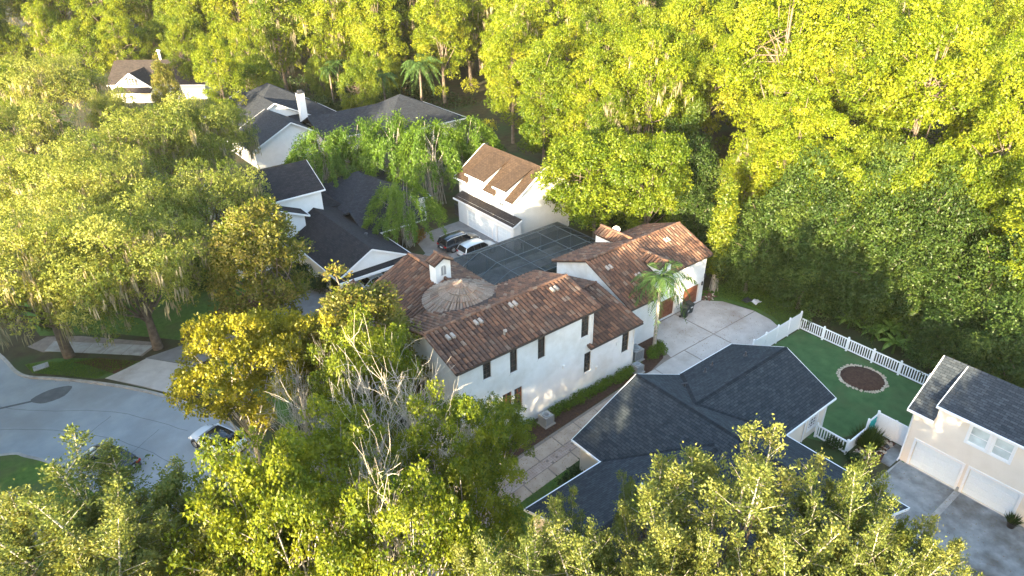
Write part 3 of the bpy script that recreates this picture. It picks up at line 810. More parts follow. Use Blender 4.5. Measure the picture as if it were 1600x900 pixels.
def dormer(u, hw, zr, ze, vf, vpk, ves, sgn, mat_wall, wn=True):
    """gabled dormer with its ridge along v: front wall at vf, ridge meets the slope at vpk, eaves meet it at ves"""
    w = MB(); zb = ze - .95
    w.poly([(u - hw + .12, vf, zb), (u + hw - .12, vf, zb), (u + hw - .12, vf, ze), (u, vf, zr - .12), (u - hw + .12, vf, ze)])
    for s in (-1, 1): w.poly([(u + s * (hw - .12), vf, zb), (u + s * (hw - .12), ves, ze), (u + s * (hw - .12), vf, ze)])
    d = w.build('dormer', mat_wall, H1)
    m = MB(); f = vf - .2 * sgn
    for s in (-1, 1):
        q = [(u + s * hw, f, ze), (u + s * hw, ves, ze), (u, vpk, zr), (u, f, zr)]
        slab(m, q, .12)
    ro = m.build('roof', M['tile_pan'], d)
    tm = MB()
    for s in (-1, 1):
        for k in range(int(abs(ves - f) / TW) + 2):
            y = f + sgn * (k + .5) * TW
            tm.tube([(u + s * hw, y, ze + .05), (u + s * .1, y, zr + .02)], [.14, .12], 7, True, False)
    caps(tm, (u, f, zr + .08), (u, vpk, zr + .08), .15)
    tag(tm.build('roof_tiles', M['tile'], d), kind='stuff')
    if wn:
        g = MB(); bar_box(g, 'u', vf, u - .28, u + .28, ze - .6, ze + .1, -.03, .02, sgn); g.build('pane', M['glass'], d)
dormer(45.7, .95, 6.62, 6.15, 36.0, 39.1, 37.95, 1, M['stucco_white'])
dormer(46.5, 1.0, 6.75, 6.2, 45.0, 40.9, 42.3, -1, M['stucco_white'], False)
# entrance wing, drum, cone and bell turret
w = MB()
gable_wall(w, 'v', 49.6, 22.9, 30.9, 5.95, 6.0, 27.0, 7.85)
wallface(w, 39.8, 49.6, 22.9, 'v', 0, 5.95); wallface(w, 39.8, 49.6, 30.9, 'v', 0, 6.0)
wallface(w, 33.5, 53.2, 19.35, 'v', 0, 3.3, [(50.0, 51.2, .9, 2.6)], .14); wallface(w, 19.35, 23.0, 53.2, 'u', 0, 4.6); wallface(w, 19.35, 23.0, 33.5, 'u', 0, 3.3)
w.build('wall', M['stucco_white'], H1)
window(H1, (50.0, 51.2, .9, 2.6), 19.35, 'v', 1, .12)
r4 = tiled_gable('v', 39.0, 50.0, 22.55, 5.90, 27.0, 8.0, 31.35, 5.95, 'tile', 'tile', lambda o: incone(o) or (abs(o.x - 26.9) < .8 and abs(o.y - 44.6) < .6) or o.y < 40.0)
mm = MB(); q = [(18.95, 53.6, 3.35), (18.95, 33.1, 3.35), (23.0, 33.1, 5.2), (23.0, 53.6, 5.2)]
slab(mm, q, .17); r5 = mm.build('roof', M['tile_pan'], H1); T.plane(q, r5, 'tile_grey')
c = MB(); caps(c, (18.95, 53.6, 3.4), (23.0, 53.6, 5.25), .11); c.build('ridge_tiles', M['tile'], r5)
m = MB(); m.lathe([(2.75, 5.0), (2.75, 7.95)], 28, (*CC, 0)); m.build('turret_wall', M['stucco_white'], H1)
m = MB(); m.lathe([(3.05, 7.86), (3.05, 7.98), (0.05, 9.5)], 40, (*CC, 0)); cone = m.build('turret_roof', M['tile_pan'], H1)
ct = MB(); NR = 52
for k in range(NR):
    a = 6.28319 * (k + R.uniform(-.15, .15)) / NR
    rr = [3.12, 2.45, 1.8, 1.2, .62, .06]
    for i in range(5):
        if i == 3 and k % 2: continue
        if i == 4 and k % 4: continue
        p = [(CC[0] + r * math.cos(a), CC[1] + r * math.sin(a), 7.98 + (3.05 - r) * .507 + dz) for r, dz in ((rr[i], .085 + R.uniform(0, .02)), (rr[i + 1] - .06, .05))]
        w0 = (.165, .15, .12, .16, .17)[i]; w1 = (.13, .10, .08, .10, .06)[i]
        ct.tube(p, [w0, w1], 7, True, False)
tag(ct.build('roof_tiles', M['tile_grey'], cone), kind='stuff')
m = MB(); m.lathe([(.0, 9.5), (.2, 9.5), (.16, 9.68), (.05, 9.78), (0, 9.78)], 10, (*CC, 0)); m.build('finial', M['tile_grey'], cone)
bt = MB(); bt.box(26.17, 27.63, 44.1, 45.1, 7.2, 9.55)
bt.poly([(26.17, 44.1, 9.55), (27.63, 44.1, 9.55), (26.9, 44.1, 9.95)]); bt.poly([(26.17, 45.1, 9.55), (27.63, 45.1, 9.55), (26.9, 45.1, 9.95)])
bell = bt.build('bell_turret', M['stucco_white'], H1)
g = MB()
arch = [(26.62, 8.35), (27.18, 8.35)] + [(26.9 + .28 * math.cos(a), 9.0 + .28 * math.sin(a)) for a in [math.pi * k / 8 for k in range(9)]]
g.poly([(x, 44.085, z) for x, z in arch]); g.build('arched_opening', M['metal_grey'], bell)
g = MB()
for i in range(2, len(arch) - 1): g.beam((arch[i][0], 44.07, arch[i][1]), (arch[i + 1][0], 44.07, arch[i + 1][1]), .05, .05)
g.beam((26.62, 44.07, 8.33), (26.62, 44.07, 9.0), .05, .05); g.beam((27.18, 44.07, 8.33), (27.18, 44.07, 9.0), .05, .05); g.beam((26.9, 44.07, 8.35), (26.9, 44.07, 9.25), .03, .03)
g.build('arch_trim', M['stucco_white'], bell)
m = MB()
for s in (-1, 1): slab(m, [(26.9 + s * .95, 43.9, 9.5), (26.9 + s * .95, 45.3, 9.5), (26.9, 45.3, 10.02), (26.9, 43.9, 10.02)], .1)
br = m.build('roof', M['tile_pan'], bell)
m = MB()
for s in (-1, 1):
    for k in range(4): m.tube([(26.9 + s * .95, 44.08 + .35 * k, 9.55), (26.9 + s * .08, 44.08 + .35 * k, 10.04)], [.14, .12], 7, True, False)
caps(m, (26.9, 43.9, 10.1), (26.9, 45.3, 10.1), .13); m.build('roof_tiles', M['tile'], bell)
T.finish(H1)
g = MB(); g.box(52.02, 52.12, 36.0, 36.1, 2.6, 3.1); g.box(51.7, 51.85, 35.97, 36.08, 1.9, 2.3); g.build('wall_lamp', M['metal_dark'], H1)

for (x, z) in ((33.9, 1.9), (30.2, 3.7), (36.2, 3.3)):
    g = MB(); g.box(x - .1, x + .1, 32.53, 32.66, z, z + .22); g.box(x - .14, x + .14, 32.60, 32.66, z - .05, z + .27); g.build('wall_box', M['stucco_white'], H1)
g = MB(); g.tube([(38.15, 32.57, 4.4), (38.15, 32.57, .1)], [.05, .05], 6); g.build('downspout', M['stucco_white'], H1)
g = MB(); g.tube([(33.15, 32.57, 7.7), (33.15, 32.57, 4.75)], [.05, .05], 6); g.build('downspout', M['stucco_white'], H1)
# satellite dish on the back slope
ds = thing('satellite_dish', 'small white satellite dish on the tile roof above the screened pool', 'satellite dish', (46.9, 43.4, 5.95))
m = MB(); m.tube([(0, 0, -.2), (0, .0, .55), (-.1, -.05, .75)], [.03, .03, .03], 6); m.tube([(-.1, -.05, .75), (-.5, -.3, .95)], [.02, .02], 5); m.local('mast', M['alu'], ds)
m = MB(); m.lathe([(.0, 0), (.2, .02), (.36, .09), (.42, .15), (.42, .16), (.34, .11), (.2, .04), (.0, .02)], 16)
o = m.local('dish', M['trim_white'], ds); o.location = (-.05, 0, .8); o.rotation_euler = (math.radians(50), 0, math.radians(-60))

# ---------------------------------------------------------------- screened pool enclosure
cg = thing('pool_enclosure', 'dark screened pool enclosure with pale metal frame behind the tile roof house', 'pool enclosure', (42.0, 50.0, 0))
U = [34.0 + 2.55 * k for k in range(7)]; V = [45.2, 47.4, 49.6, 52.6, 54.9]
def cz(i, j):
    return 3.0 if i in (0, 6) or j == 4 else 3.0 + 1.1 * min(1, min(i, 6 - i) / 1.0, (4 - j) / 1.0) if j else 4.1 if 0 < i < 6 else 3.0
pt = lambda i, j: (U[i], V[j], cz(i, j))
for i in range(7):
    for j in range(5):
        for di, dj in ((1, 0), (0, 1)):
            if i + di < 7 and j + dj < 5:
                m = MB(); ed = (i in (0, 6) and dj) or (j == 4 and di)
                m.beam(pt(i, j), pt(i + di, j + dj), .10 if ed else .05, .13 if ed else .07); m.build('beam', M['cage'], cg)
        if i < 6 and j < 4:
            m = MB(); q = [pt(i, j), pt(i + 1, j), pt(i + 1, j + 1), pt(i, j + 1)]
            m.poly(q[:3]); m.poly([q[0], q[2], q[3]]); m.build('screen_panel', M['screen'], cg)
for i in range(7):
    m = MB(); m.beam((U[i], V[4], 0), (U[i], V[4], 2.93), .08, .08, (1, 0, 0)); m.build('post', M['cage'], cg)
    if i < 6:
        m = MB(); m.poly([(U[i] + .05, V[4], .1), (U[i + 1] - .05, V[4], .1), (U[i + 1] - .05, V[4], 2.9), (U[i] + .05, V[4], 2.9)]); m.build('screen_panel', M['screen'], cg)
for j in range(4):
    for a in (0, 6):
        m = MB(); m.beam((U[a], V[j], 0), (U[a], V[j], 2.93), .08, .08, (1, 0, 0)); m.build('post', M['cage'], cg)
        m = MB(); m.poly([(U[a], V[j] + .05, .1), (U[a], V[j + 1] - .05, .1), (U[a], V[j + 1] - .05, 2.9), (U[a], V[j] + .05, 2.9)]); m.build('screen_panel', M['screen'], cg)
sheet('pool_deck', [(31.0, 43.1), (49.6, 44.5), (49.6, 55.2), (33.6, 55.2), (31.0, 50)], -0.05, 0.012, M['concrete_dark'])
tag(MB().prism([(38.0, 47.5), (46.0, 47.5), (46.0, 52.0), (38.0, 52.0)], -0.03, 0.02).build('pool_water', M['water']), kind='structure')

# ================================================================ charcoal-roofed house at the front
H2 = thing('charcoal_roof_house', 'low cream house with intersecting charcoal shingle gables behind the front trees', 'house', (31.0, 19.0, 0))
w = MB()
gable_wall(w, 'v', 26.45, 26.3, 37.2, 2.9, 2.9, 32.06, 5.4); gable_wall(w, 'v', 9.6, 26.3, 37.2, 2.9, 2.9, 32.06, 5.4)
wallface(w, 9.6, 26.45, 26.3, 'v', 0, 2.95); wallface(w, 9.6, 18.1, 37.2, 'v', 0, 2.95)
w.build('wall', M['stucco_cream'], H2)
w = MB(); bw = [(41.65, 42.75, .75, 1.95)]
wallface(w, 37.2, 43.8, 18.1, 'u', 0, 2.95, bw, .08); wallface(w, 37.2, 43.8, 26.65, 'u', 0, 2.95)
w.poly([(43.8, 18.1, 0), (43.8, 26.65, 0), (43.8, 26.65, 2.9), (43.8, 22.3, 4.85), (43.8, 18.1, 2.9)])
w.build('wall', M['stucco_cream'], H2)
window(H2, bw[0], 18.1, 'u', 1, .06, 'trim_white', nx=3, nz=4, trim='trim_white')
g = MB(); g.beam((43.74, 18.06, 0), (43.74, 18.06, 2.8), .14, .14, (1, 0, 0)); g.build('corner_board', M['trim_white'], H2)
g = MB(); g.tube([(41.0, 18.03, 2.7), (41.0, 18.03, .1)], [.05, .05], 6); g.build('downspout', M['trim_white'], H2)
w = MB(); wallface(w, 19.6, 26.3, 23.55, 'u', 0, 2.95)
w.poly([(19.6, 13.4, 0), (19.6, 23.55, 0), (19.6, 23.55, 2.9), (19.6, 18.5, 5.0), (19.6, 13.4, 2.9)]); wallface(w, 19.6, 26.3, 13.4, 'u', 0, 2.95)
w.build('wall', M['stucco_cream'], H2)
ra = gable_roof(H2, 'v', 9.2, 26.83, 25.84, 2.83, 32.06, 5.53, 37.65, 2.83, 'shingle_black')
rb = gable_roof(H2, 'u', 33.0, 44.18, 27.03, 2.83, 22.3, 4.99, 17.74, 2.83, 'shingle_black', ends=(0, 1))
rc = gable_roof(H2, 'u', 19.26, 30.5, 23.97, 2.84, 18.5, 5.2, 13.0, 2.83, 'shingle_black', ends=(1, 0))
for n_, (x, y, z), big in (('vent_pipe', (35.3, 24.9, 3.82), 1), ('vent_pipe', (38.3, 25.3, 3.63), 0), ('vent_pipe', (39.6, 25.6, 3.5), 0), ('vent_pipe', (41.9, 24.3, 4.1), 0), ('vent_pipe', (24.6, 19.4, 4.8), 0)):
    m = MB(); m.tube([(x, y, z - .1), (x, y, z + .42)], [.07, .07], 8); m.lathe([(.16, z), (.16, z + .05), (.08, z + .1)], 10, (x, y, 0))
    if big: m.tube([(x - .22, y + .1, z + .42), (x + .22, y - .1, z + .42)], [.06, .06], 8)
    m.build(n_, M['metal_dark'] if y > 20 else M['trim_white'], H2)

def rough(u, v):
    A = 5.53 - (.4341 * (32.06 - u) if u < 32.06 else .4830 * (u - 32.06)); return A
m = MB()
for p, q in (((25.9, 23.9, 2.87), (30.85, 18.9, 5.03)), ((33.25, 22.3, 5.0), (37.55, 17.9, 2.92)), ((33.25, 22.4, 5.0), (37.55, 26.9, 2.92))):
    m.beam((p[0], p[1], p[2] + .01), (q[0], q[1], q[2] + .01), .3, .03)
m.build('valley_flashing', M['shingle_cap'], H2)
# ================================================================ cream house with two white garage doors
H3 = thing('cream_garage_house', 'two-storey cream house with two white garage doors and slate blue roof', 'house', (48.0, 5.0, 0))
cd = [(8.92, 11.95, 0.035, 2.2), (5.45, 8.42, 0.035, 2.2)]; cw = [(8.08, 9.22, 4.05, 5.42), (6.70, 7.80, 4.05, 5.42), (0.6, 2.6, 4.05, 5.42)]
ent = [(3.0, 4.1, 0.035, 2.1)]
w = MB()
wallface(w, -4.0, 12.6, 44.91, 'v', 0, 4.70, [*cd, *[(a, b, c, 4.70) for a, b, c, d in cw], *ent], .12, 1, 4.70)
wallface(w, -4.0, 11.3, 44.91, 'v', 4.70, 5.92, [(a, b, 4.70, d) for a, b, c, d in cw], .12, 1, 4.70)
w.poly([(44.91, 12.6, 0), (51.7, 12.6, 0), (51.7, 12.6, 4.9), (48.29, 12.6, 7.25), (44.91, 12.6, 4.85)])
w.poly([(44.91, 11.3, 4.7), (48.29, 11.3, 7.2), (44.91, 11.3, 5.92)])
wallface(w, -4.0, 12.6, 51.7, 'v', 0, 4.9); wallface(w, 44.91, 51.7, -4.0, 'u', 0, 5)
w.build('wall', M['stucco_cream'], H3)
for o in cd: garage_door(H3, o, 44.91, 'v', 1, .14, 'door_white', 4, 4, 'trim_white')
for o in cw: window(H3, o, 44.91, 'v', 1, .05, 'trim_white', 'glass_pale', 1, 2, .06, 'trim_white')
g = MB(); bar_box(g, 'v', 44.91, 3.02, 4.08, .03, 2.09, .06, .1, 1); g.build('front_door', M['door_white'], H3)
mm = MB()
slab(mm, [(44.52, 12.95, 4.66), (44.52, 11.3, 4.66), (48.29, 11.3, 7.38), (48.29, 12.95, 7.38)], .16)
slab(mm, [(52.1, 12.95, 4.66), (52.1, -4.4, 4.66), (48.29, -4.4, 7.38), (48.29, 12.95, 7.38)], .16)
mm.build('roof', M['shingle_slate'], H3)
mm = MB(); slab(mm, [(44.52, 11.36, 5.90), (44.52, -4.4, 5.90), (48.29, -4.4, 7.41), (48.29, 11.36, 7.41)], .16); mm.build('dormer_roof', M['shingle_slate'], H3)
c = MB()
for k in range(31):
    p = 12.95 - .56 * k
    for e, z in ((48.12, 7.345), (48.46, 7.315)): c.poly([(48.29, p, 7.44), (48.29, p - .55, 7.452), (e, p - .55, z + .012), (e, p, z)], [(p, 0), (p - .5, 0), (p - .5, .2), (p, .2)])
c.build('ridge_cap', M['shingle_slate'], H3)
f = MB(); f.beam((44.45, 13.0, 4.58), (44.45, 11.25, 4.58), .11, .14); f.beam((44.45, 11.4, 5.83), (44.45, -4.4, 5.83), .11, .14)
f.beam((44.52, 12.99, 4.6), (48.29, 12.99, 7.32), .06, .2); f.beam((48.29, 12.99, 7.32), (52.1, 12.99, 4.6), .06, .2); f.beam((44.52, 11.40, 5.83), (48.2, 11.40, 7.32), .05, .15)
f.build('fascia', M['trim_white'], H3)
g = MB(); g.tube([(44.45, 12.75, 4.55), (44.8, 12.62, 4.3), (44.83, 12.62, .25), (44.55, 12.62, .08)], [.055] * 4, 6); g.build('downspout', M['trim_white'], H3)
g = MB(); g.box(44.72, 44.9, 8.60, 8.74, .02, .35); g.build('door_sensor', M['metal_grey'], H3)
g = MB(); g.box(44.70, 44.88, 4.72, 4.92, 1.55, 1.95); g.tube([(44.79, 4.82, 1.95), (44.79, 4.82, 2.1)], [.1, .02], 6); g.build('wall_lantern', M['metal_dark'], H3)
g = MB(); g.box(44.78, 44.9, 4.35, 4.55, 0.03, 2.3); g.build('door_post', M['trim_white'], H3)

# ================================================================ tan-roofed carriage house
H4 = thing('tan_roof_garage_house', 'white two-storey garage house with tan shingle roof and two shed dormers', 'house', (48.5, 63.8, 0))
w = MB(); td = [(61.3, 66.35, 0.035, 2.15), (57.6, 60.3, 0.035, 2.15)]
wallface(w, 57.0, 68.3, 44.55, 'v', 0, 3.35, td, .14); w.poly([(44.55, 57.0, 0), (45.52, 57.0, 0), (45.52, 57.0, 3.7), (44.55, 57.0, 3.3)]); w.poly([(44.55, 68.3, 0), (45.52, 68.3, 0), (45.52, 68.3, 3.7), (44.55, 68.3, 3.3)])
tw = [(65.6, 66.35, 4.25, 5.85), (64.5, 65.25, 4.25, 5.85), (60.2, 60.95, 4.25, 5.85)]
wallface(w, 58.2, 69.3, 45.5, 'v', 3.3, 5.45, [(a, b, c, 5.45) for a, b, c, d in tw], .08, 1, 5.45)
for a, b, ops in ((63.9, 67.05, tw[:2]), (59.6, 61.5, tw[2:])):
    wallface(w, a, b, 45.5, 'v', 5.45, 6.5, [(p, q, 5.45, d) for p, q, c, d in ops], .08, 1, 5.45)
    for y in (a, b): w.poly([(45.5, y, 5.40), (49.2, y, 8.10), (45.5, y, 6.44)])
for v in (58.2, 69.3): w.poly([(45.5, v, 0), (54.2, v, 0), (54.2, v, 5.4), (49.9, v, 8.5), (45.5, v, 5.45)])
wallface(w, 58.2, 69.3, 54.2, 'v', 0, 5.4)
w.build('wall', M['siding_white'], H4)
for o in td: garage_door(H4, o, 44.55, 'v', 1, .14, 'door_white', 4, 6 if o[1] - o[0] > 4 else 3, 'trim_white')
for o in tw: window(H4, o, 45.5, 'v', 1, .05, 'trim_white', 'glass', 2, 4, .06, 'trim_white')
m = MB(); zt = lambda u: 5.35 + (u - 45.1) * .6854
for a, b, u in ((57.9, 59.55, 45.1), (59.55, 61.55, 46.0), (61.55, 63.85, 45.1), (63.85, 67.1, 46.0), (67.1, 69.74, 45.1)):
    slab(m, [(u, a, zt(u)), (u, b, zt(u)), (49.9, b, 8.64), (49.9, a, 8.64)])
slab(m, [(54.6, 57.9, 5.35), (54.6, 69.74, 5.35), (49.9, 69.74, 8.64), (49.9, 57.9, 8.64)]); m.build('roof', M['shingle_tan'], H4)
f = MB()
for a, b in ((57.85, 59.5), (61.6, 63.8), (67.15, 69.8)): f.beam((45.05, a, 5.28), (45.05, b, 5.28), .08, .2)
for a in (57.87, 69.77):
    f.beam((45.1, a, 5.28), (49.9, a, 8.57), .06, .22); f.beam((54.6, a, 5.28), (49.9, a, 8.57), .06, .22)
f.build('fascia', M['trim_white'], H4)
for a, b in ((63.7, 67.25), (59.4, 61.7)):
    m = MB(); slab(m, [(45.15, a, 6.42), (45.15, b, 6.42), (49.3, b, 8.30), (49.3, a, 8.30)], .14); d = m.build('dormer_roof', M['shingle_tan'], H4)
    f = MB(); f.beam((45.11, a - .04, 6.36), (45.11, b + .04, 6.36), .07, .18); f.build('fascia', M['trim_white'], d)
m = MB(); slab(m, [(44.15, 56.7, 3.15), (44.15, 68.7, 3.15), (45.55, 68.7, 3.78), (45.55, 56.7, 3.78)], .14); d = m.build('skirt_roof', M['shingle_brown'], H4)
f = MB(); f.beam((44.11, 56.65, 3.08), (44.11, 68.75, 3.08), .07, .2); f.beam((44.15, 56.67, 3.08), (45.5, 56.67, 3.7), .05, .18); f.build('fascia', M['trim_white'], d)
g = MB(); g.tube([(44.4, 57.03, 2.95), (44.5, 57.03, .05)], [.05, .05], 6); g.build('downspout', M['trim_white'], H4)
g = MB(); g.box(44.44, 44.55, 60.45, 60.9, .02, 2.3); g.build('door_pillar', M['door_white'], H4)

# ================================================================ dark-roofed house with the open carport
H5 = thing('carport_house', 'white house with black shingle roofs and open gabled carport beside the grey driveway', 'house', (27.0, 68.0, 0))
w = MB()
w.poly([(23.95, 58.95, 2.95), (31.85, 58.95, 2.95), (27.6, 58.95, 4.8)])
wallface(w, 61.9, 70.5, 23.95, 'v', 0, 2.85); wallface(w, 61.0, 72.0, 32.0, 'v', 0, 2.8); wallface(w, 23.95, 32.0, 66.0, 'u', 0, 2.8)
w.build('wall', M['siding_white'], H5)
gable_roof(H5, 'v', 58.75, 75.0, 23.5, 2.82, 27.6, 5.0, 32.25, 2.82, 'shingle_dark', ends=(1, 0))
m = MB(); slab(m, [(23.4, 58.15, 2.72), (32.4, 58.15, 2.72), (32.4, 58.9, 3.0), (23.4, 58.9, 3.0)], .1); m.build('skirt_roof', M['shingle_dark'], H5)
f = MB(); f.beam((23.4, 58.12, 2.6), (32.4, 58.12, 2.6), .12, .28); f.build('fascia', M['trim_white'], H5)
for x in (23.75, 24.7, 31.9):
    m = MB(); m.box(x - .15, x + .15, 58.5, 58.8, 0, 2.5); m.build('post', M['trim_white'], H5)
m = MB(); m.tube([(29.4, 63.5, 4.0), (29.4, 63.5, 4.5)], [.08, .08], 8); m.lathe([(.2, 4.45), (.2, 4.55), (.02, 4.62)], 10, (29.4, 63.5, 0)); m.build('vent_pipe', M['metal_dark'], H5)
# two-storey block behind
w = MB(); wallface(w, 18.0, 28.8, 72.8, 'u', 0, 7.1); w.poly([(28.8, 72.8, 0), (28.8, 80.4, 0), (28.8, 80.4, 7), (28.8, 76.6, 9.2), (28.8, 72.8, 7.1)]); w.poly([(18, 72.8, 0), (18, 80.4, 0), (18, 80.4, 7), (18, 76.6, 9.2), (18, 72.8, 7.1)])
w.build('wall', M['siding_white'], H5)
gable_roof(H5, 'u', 17.6, 29.15, 72.4, 7.0, 76.6, 9.4, 80.8, 7.0, 'shingle_dark')
w = MB(); w.poly([(17.5, 70.9, 0), (25.7, 70.9, 0), (25.7, 70.9, 5.3), (21.6, 70.9, 7.0), (17.5, 70.9, 5.3)]); wallface(w, 70.9, 73, 25.7, 'v', 0, 5.3); wallface(w, 70.9, 73, 17.5, 'v', 0, 5.3)
w.build('wall', M['siding_white'], H5)
gable_roof(H5, 'v', 70.4, 73.6, 17.1, 5.3, 21.6, 7.2, 26.1, 5.3, 'shingle_dark', ends=(1, 0))
gable_roof(H5, 'u', 30.5, 38.5, 66.0, 2.85, 69.6, 4.7, 73.2, 2.85, 'shingle_grey', ends=(0, 1))
hip_roof(H5, 30.5, 42.5, 71.5, 85.0, 3.0, 5.6, 'v', 'shingle_grey')
w = MB(); w.box(31, 42, 72, 84.5, 0, 2.9); w.build('wall', M['siding_white'], H5)
hip_roof(H5, 26.5, 32.0, 75.0, 86.0, 3.6, 5.4, 'v', 'shingle_dark', 'shingle_dark')

# ================================================================ grey-roofed house with white gables and chimney
H6 = thing('white_gable_house', 'white gabled house with slate grey roofs and tall white chimney beyond the bamboo', 'house', (45.0, 108.0, 0))
w = MB()
w.poly([(31.9, 104.2, 0), (43.2, 104.2, 0), (43.2, 104.2, 3.2), (38.0, 104.2, 6.0), (31.9, 104.2, 3.2)])
w.poly([(32.6, 114.2, 0), (46.0, 114.2, 0), (46.0, 114.2, 3.3), (39.5, 114.2, 6.7), (32.6, 114.2, 3.3)])
wallface(w, 104.2, 122, 31.9, 'v', 0, 3.2); wallface(w, 104.2, 112, 43.2, 'v', 0, 3.2); w.box(43.0, 60.0, 103.0, 112.0, 0, 2.95); w.box(51.0, 65.5, 98.2, 111.0, 0, 2.95)
w.build('wall', M['siding_white'], H6)
gable_roof(H6, 'v', 103.6, 114.0, 31.3, 3.0, 38.0, 6.3, 43.9, 3.0, 'shingle_grey')
gable_roof(H6, 'v', 113.6, 128.0, 32.0, 3.2, 39.5, 7.0, 47.0, 3.2, 'shingle_grey')
hip_roof(H6, 33.5, 50.5, 112.5, 131.0, 3.4, 8.4, 'v', 'shingle_grey')
gable_roof(H6, 'u', 42.0, 58.0, 101.5, 3.0, 107.0, 5.6, 112.5, 3.0, 'shingle_grey', ends=(0, 0))
hip_roof(H6, 50.2, 66.3, 97.4, 111.6, 3.05, 6.9, 'v', 'shingle_grey')
m = MB(); m.box(42.9, 44.0, 111.6, 112.5, 3.0, 8.3); ch = m.build('chimney', M['siding_white'], H6)
m = MB(); m.box(42.8, 44.1, 111.5, 112.6, 8.3, 8.42); m.box(43.1, 43.8, 111.8, 112.3, 8.42, 8.75); m.build('chimney_cap', M['metal_dark'], ch)

# ================================================================ brown-roofed house far left
H7 = thing('brown_roof_house', 'far white house with dark brown roof and shuttered gable window among oaks', 'house', (35.4, 163.2, 0), math.radians(-40.6))
def bl(mb, name, mat, par=H7): return mb.local(name, M[mat], par)
# local frame: x along the ridge, y away from the camera
w = MB(); w.box(-10.5, 9.5, -4.4, 5.0, 0, 3.2); w.poly([(9.52, -4.4, 3.2), (9.52, 5.0, 3.2), (9.52, .3, 6.9)]); w.poly([(-10.52, -4.4, 3.2), (-10.52, 5.0, 3.2), (-10.52, .3, 6.9)])
w.poly([(-7.6, -7.0, 0), (-.6, -7.0, 0), (-.6, -7.0, 3.4), (-4.1, -7.0, 5.7), (-7.6, -7.0, 3.4)]); w.poly([(-.6, -7, 0), (-.6, -4, 0), (-.6, -4, 3.3), (-.6, -7, 3.3)]); w.poly([(-7.6, -7, 0), (-7.6, -4, 0), (-7.6, -4, 3.3), (-7.6, -7, 3.3)])
bl(w, 'wall', 'siding_white')
m = MB()
slab(m, [(-11, -4.9, 3.1), (10, -4.9, 3.1), (10, .3, 7.1), (-11, .3, 7.1)]); slab(m, [(-11, 5.5, 3.1), (10, 5.5, 3.1), (10, .3, 7.1), (-11, .3, 7.1)])
slab(m, [(-8.0, -7.4, 3.2), (-8.0, -.5, 3.2), (-4.1, -.5, 5.95), (-4.1, -7.4, 5.95)]); slab(m, [(-.2, -7.4, 3.2), (-.2, -.5, 3.2), (-4.1, -.5, 5.95), (-4.1, -7.4, 5.95)])
slab(m, [(-8.2, -8.6, 2.4), (0, -8.6, 2.4), (0, -7.0, 3.1), (-8.2, -7.0, 3.1)], .12)
bl(m, 'roof', 'shingle_brown')
m = MB(); slab(m, [(-4, 4.0, 3.2), (8, 4.0, 3.2), (2, .2, 9.0)], .12); slab(m, [(8, 4, 3.2), (2, 6, 3.2), (2, .2, 9.0)], .12); bl(m, 'roof', 'shingle_brown')
f = MB()
f.beam((-8.05, -7.43, 3.1), (-4.1, -7.43, 5.87), .06, .3); f.beam((-.15, -7.43, 3.1), (-4.1, -7.43, 5.87), .06, .3); f.beam((-11, -4.95, 3.0), (10, -4.95, 3.0), .08, .22)
f.beam((10.03, -4.9, 3.0), (10.03, .3, 7.0), .06, .3); f.beam((10.03, 5.5, 3.0), (10.03, .3, 7.0), .06, .3); bl(f, 'fascia', 'trim_white')
g = MB(); g.box(-4.7, -3.5, -7.06, -6.98, 3.5, 4.9); wf = bl(g, 'window', 'trim_white')
g = MB()
for i in range(2):
    for j in range(3): g.box(-4.62 + .56 * i, -4.14 + .56 * i, -7.09, -7.05, 3.58 + .44 * j, 3.96 + .44 * j)
bl(g, 'pane', 'glass', wf)
for x in (-5.25, -3.45):
    g = MB(); g.box(x, x + .5, -7.08, -6.98, 3.45, 4.95); bl(g, 'shutter', 'metal_dark', H7)
g = MB(); g.tube([(-1.6, 1.5, 6.9), (-1.6, 1.5, 8.6)], [.28, .25], 8); g.tube([(-1.6, 1.5, 8.6), (-1.6, 1.5, 8.9)], [.5, .3], 8); bl(g, 'vent_pipe', 'trim_white')
# pale roof at the left edge of the picture, and the shed in the wood
H8 = thing('tan_bungalow', 'low bungalow with pale tan roof, mostly hidden by the far left oak', 'house', (-3.0, 182.0, 0))
w = MB(); w.box(-15, 3, 178, 186, 0, 3); w.build('wall', M['siding_white'], H8)
hip_roof(H8, -16, 4, 177.2, 187, 3, 5.6, 'u', 'shingle_tan')
H9 = thing('garden_shed', 'small shed with red-brown roof standing in the dark wood', 'shed', (65.0, 133.0, 0))
w = MB(); w.box(63.4, 66.6, 131.8, 134.4, 0, 2.1); w.build('wall', M['rust_wood'], H9)
gable_roof(H9, 'u', 63.0, 67.0, 131.3, 2.05, 133.1, 3.2, 134.9, 2.05, 'shed_red', None, .1, False)
# ================================================================ vegetation
def unit(a): return a / np.maximum(np.linalg.norm(a, axis=-1, keepdims=True), 1e-6)

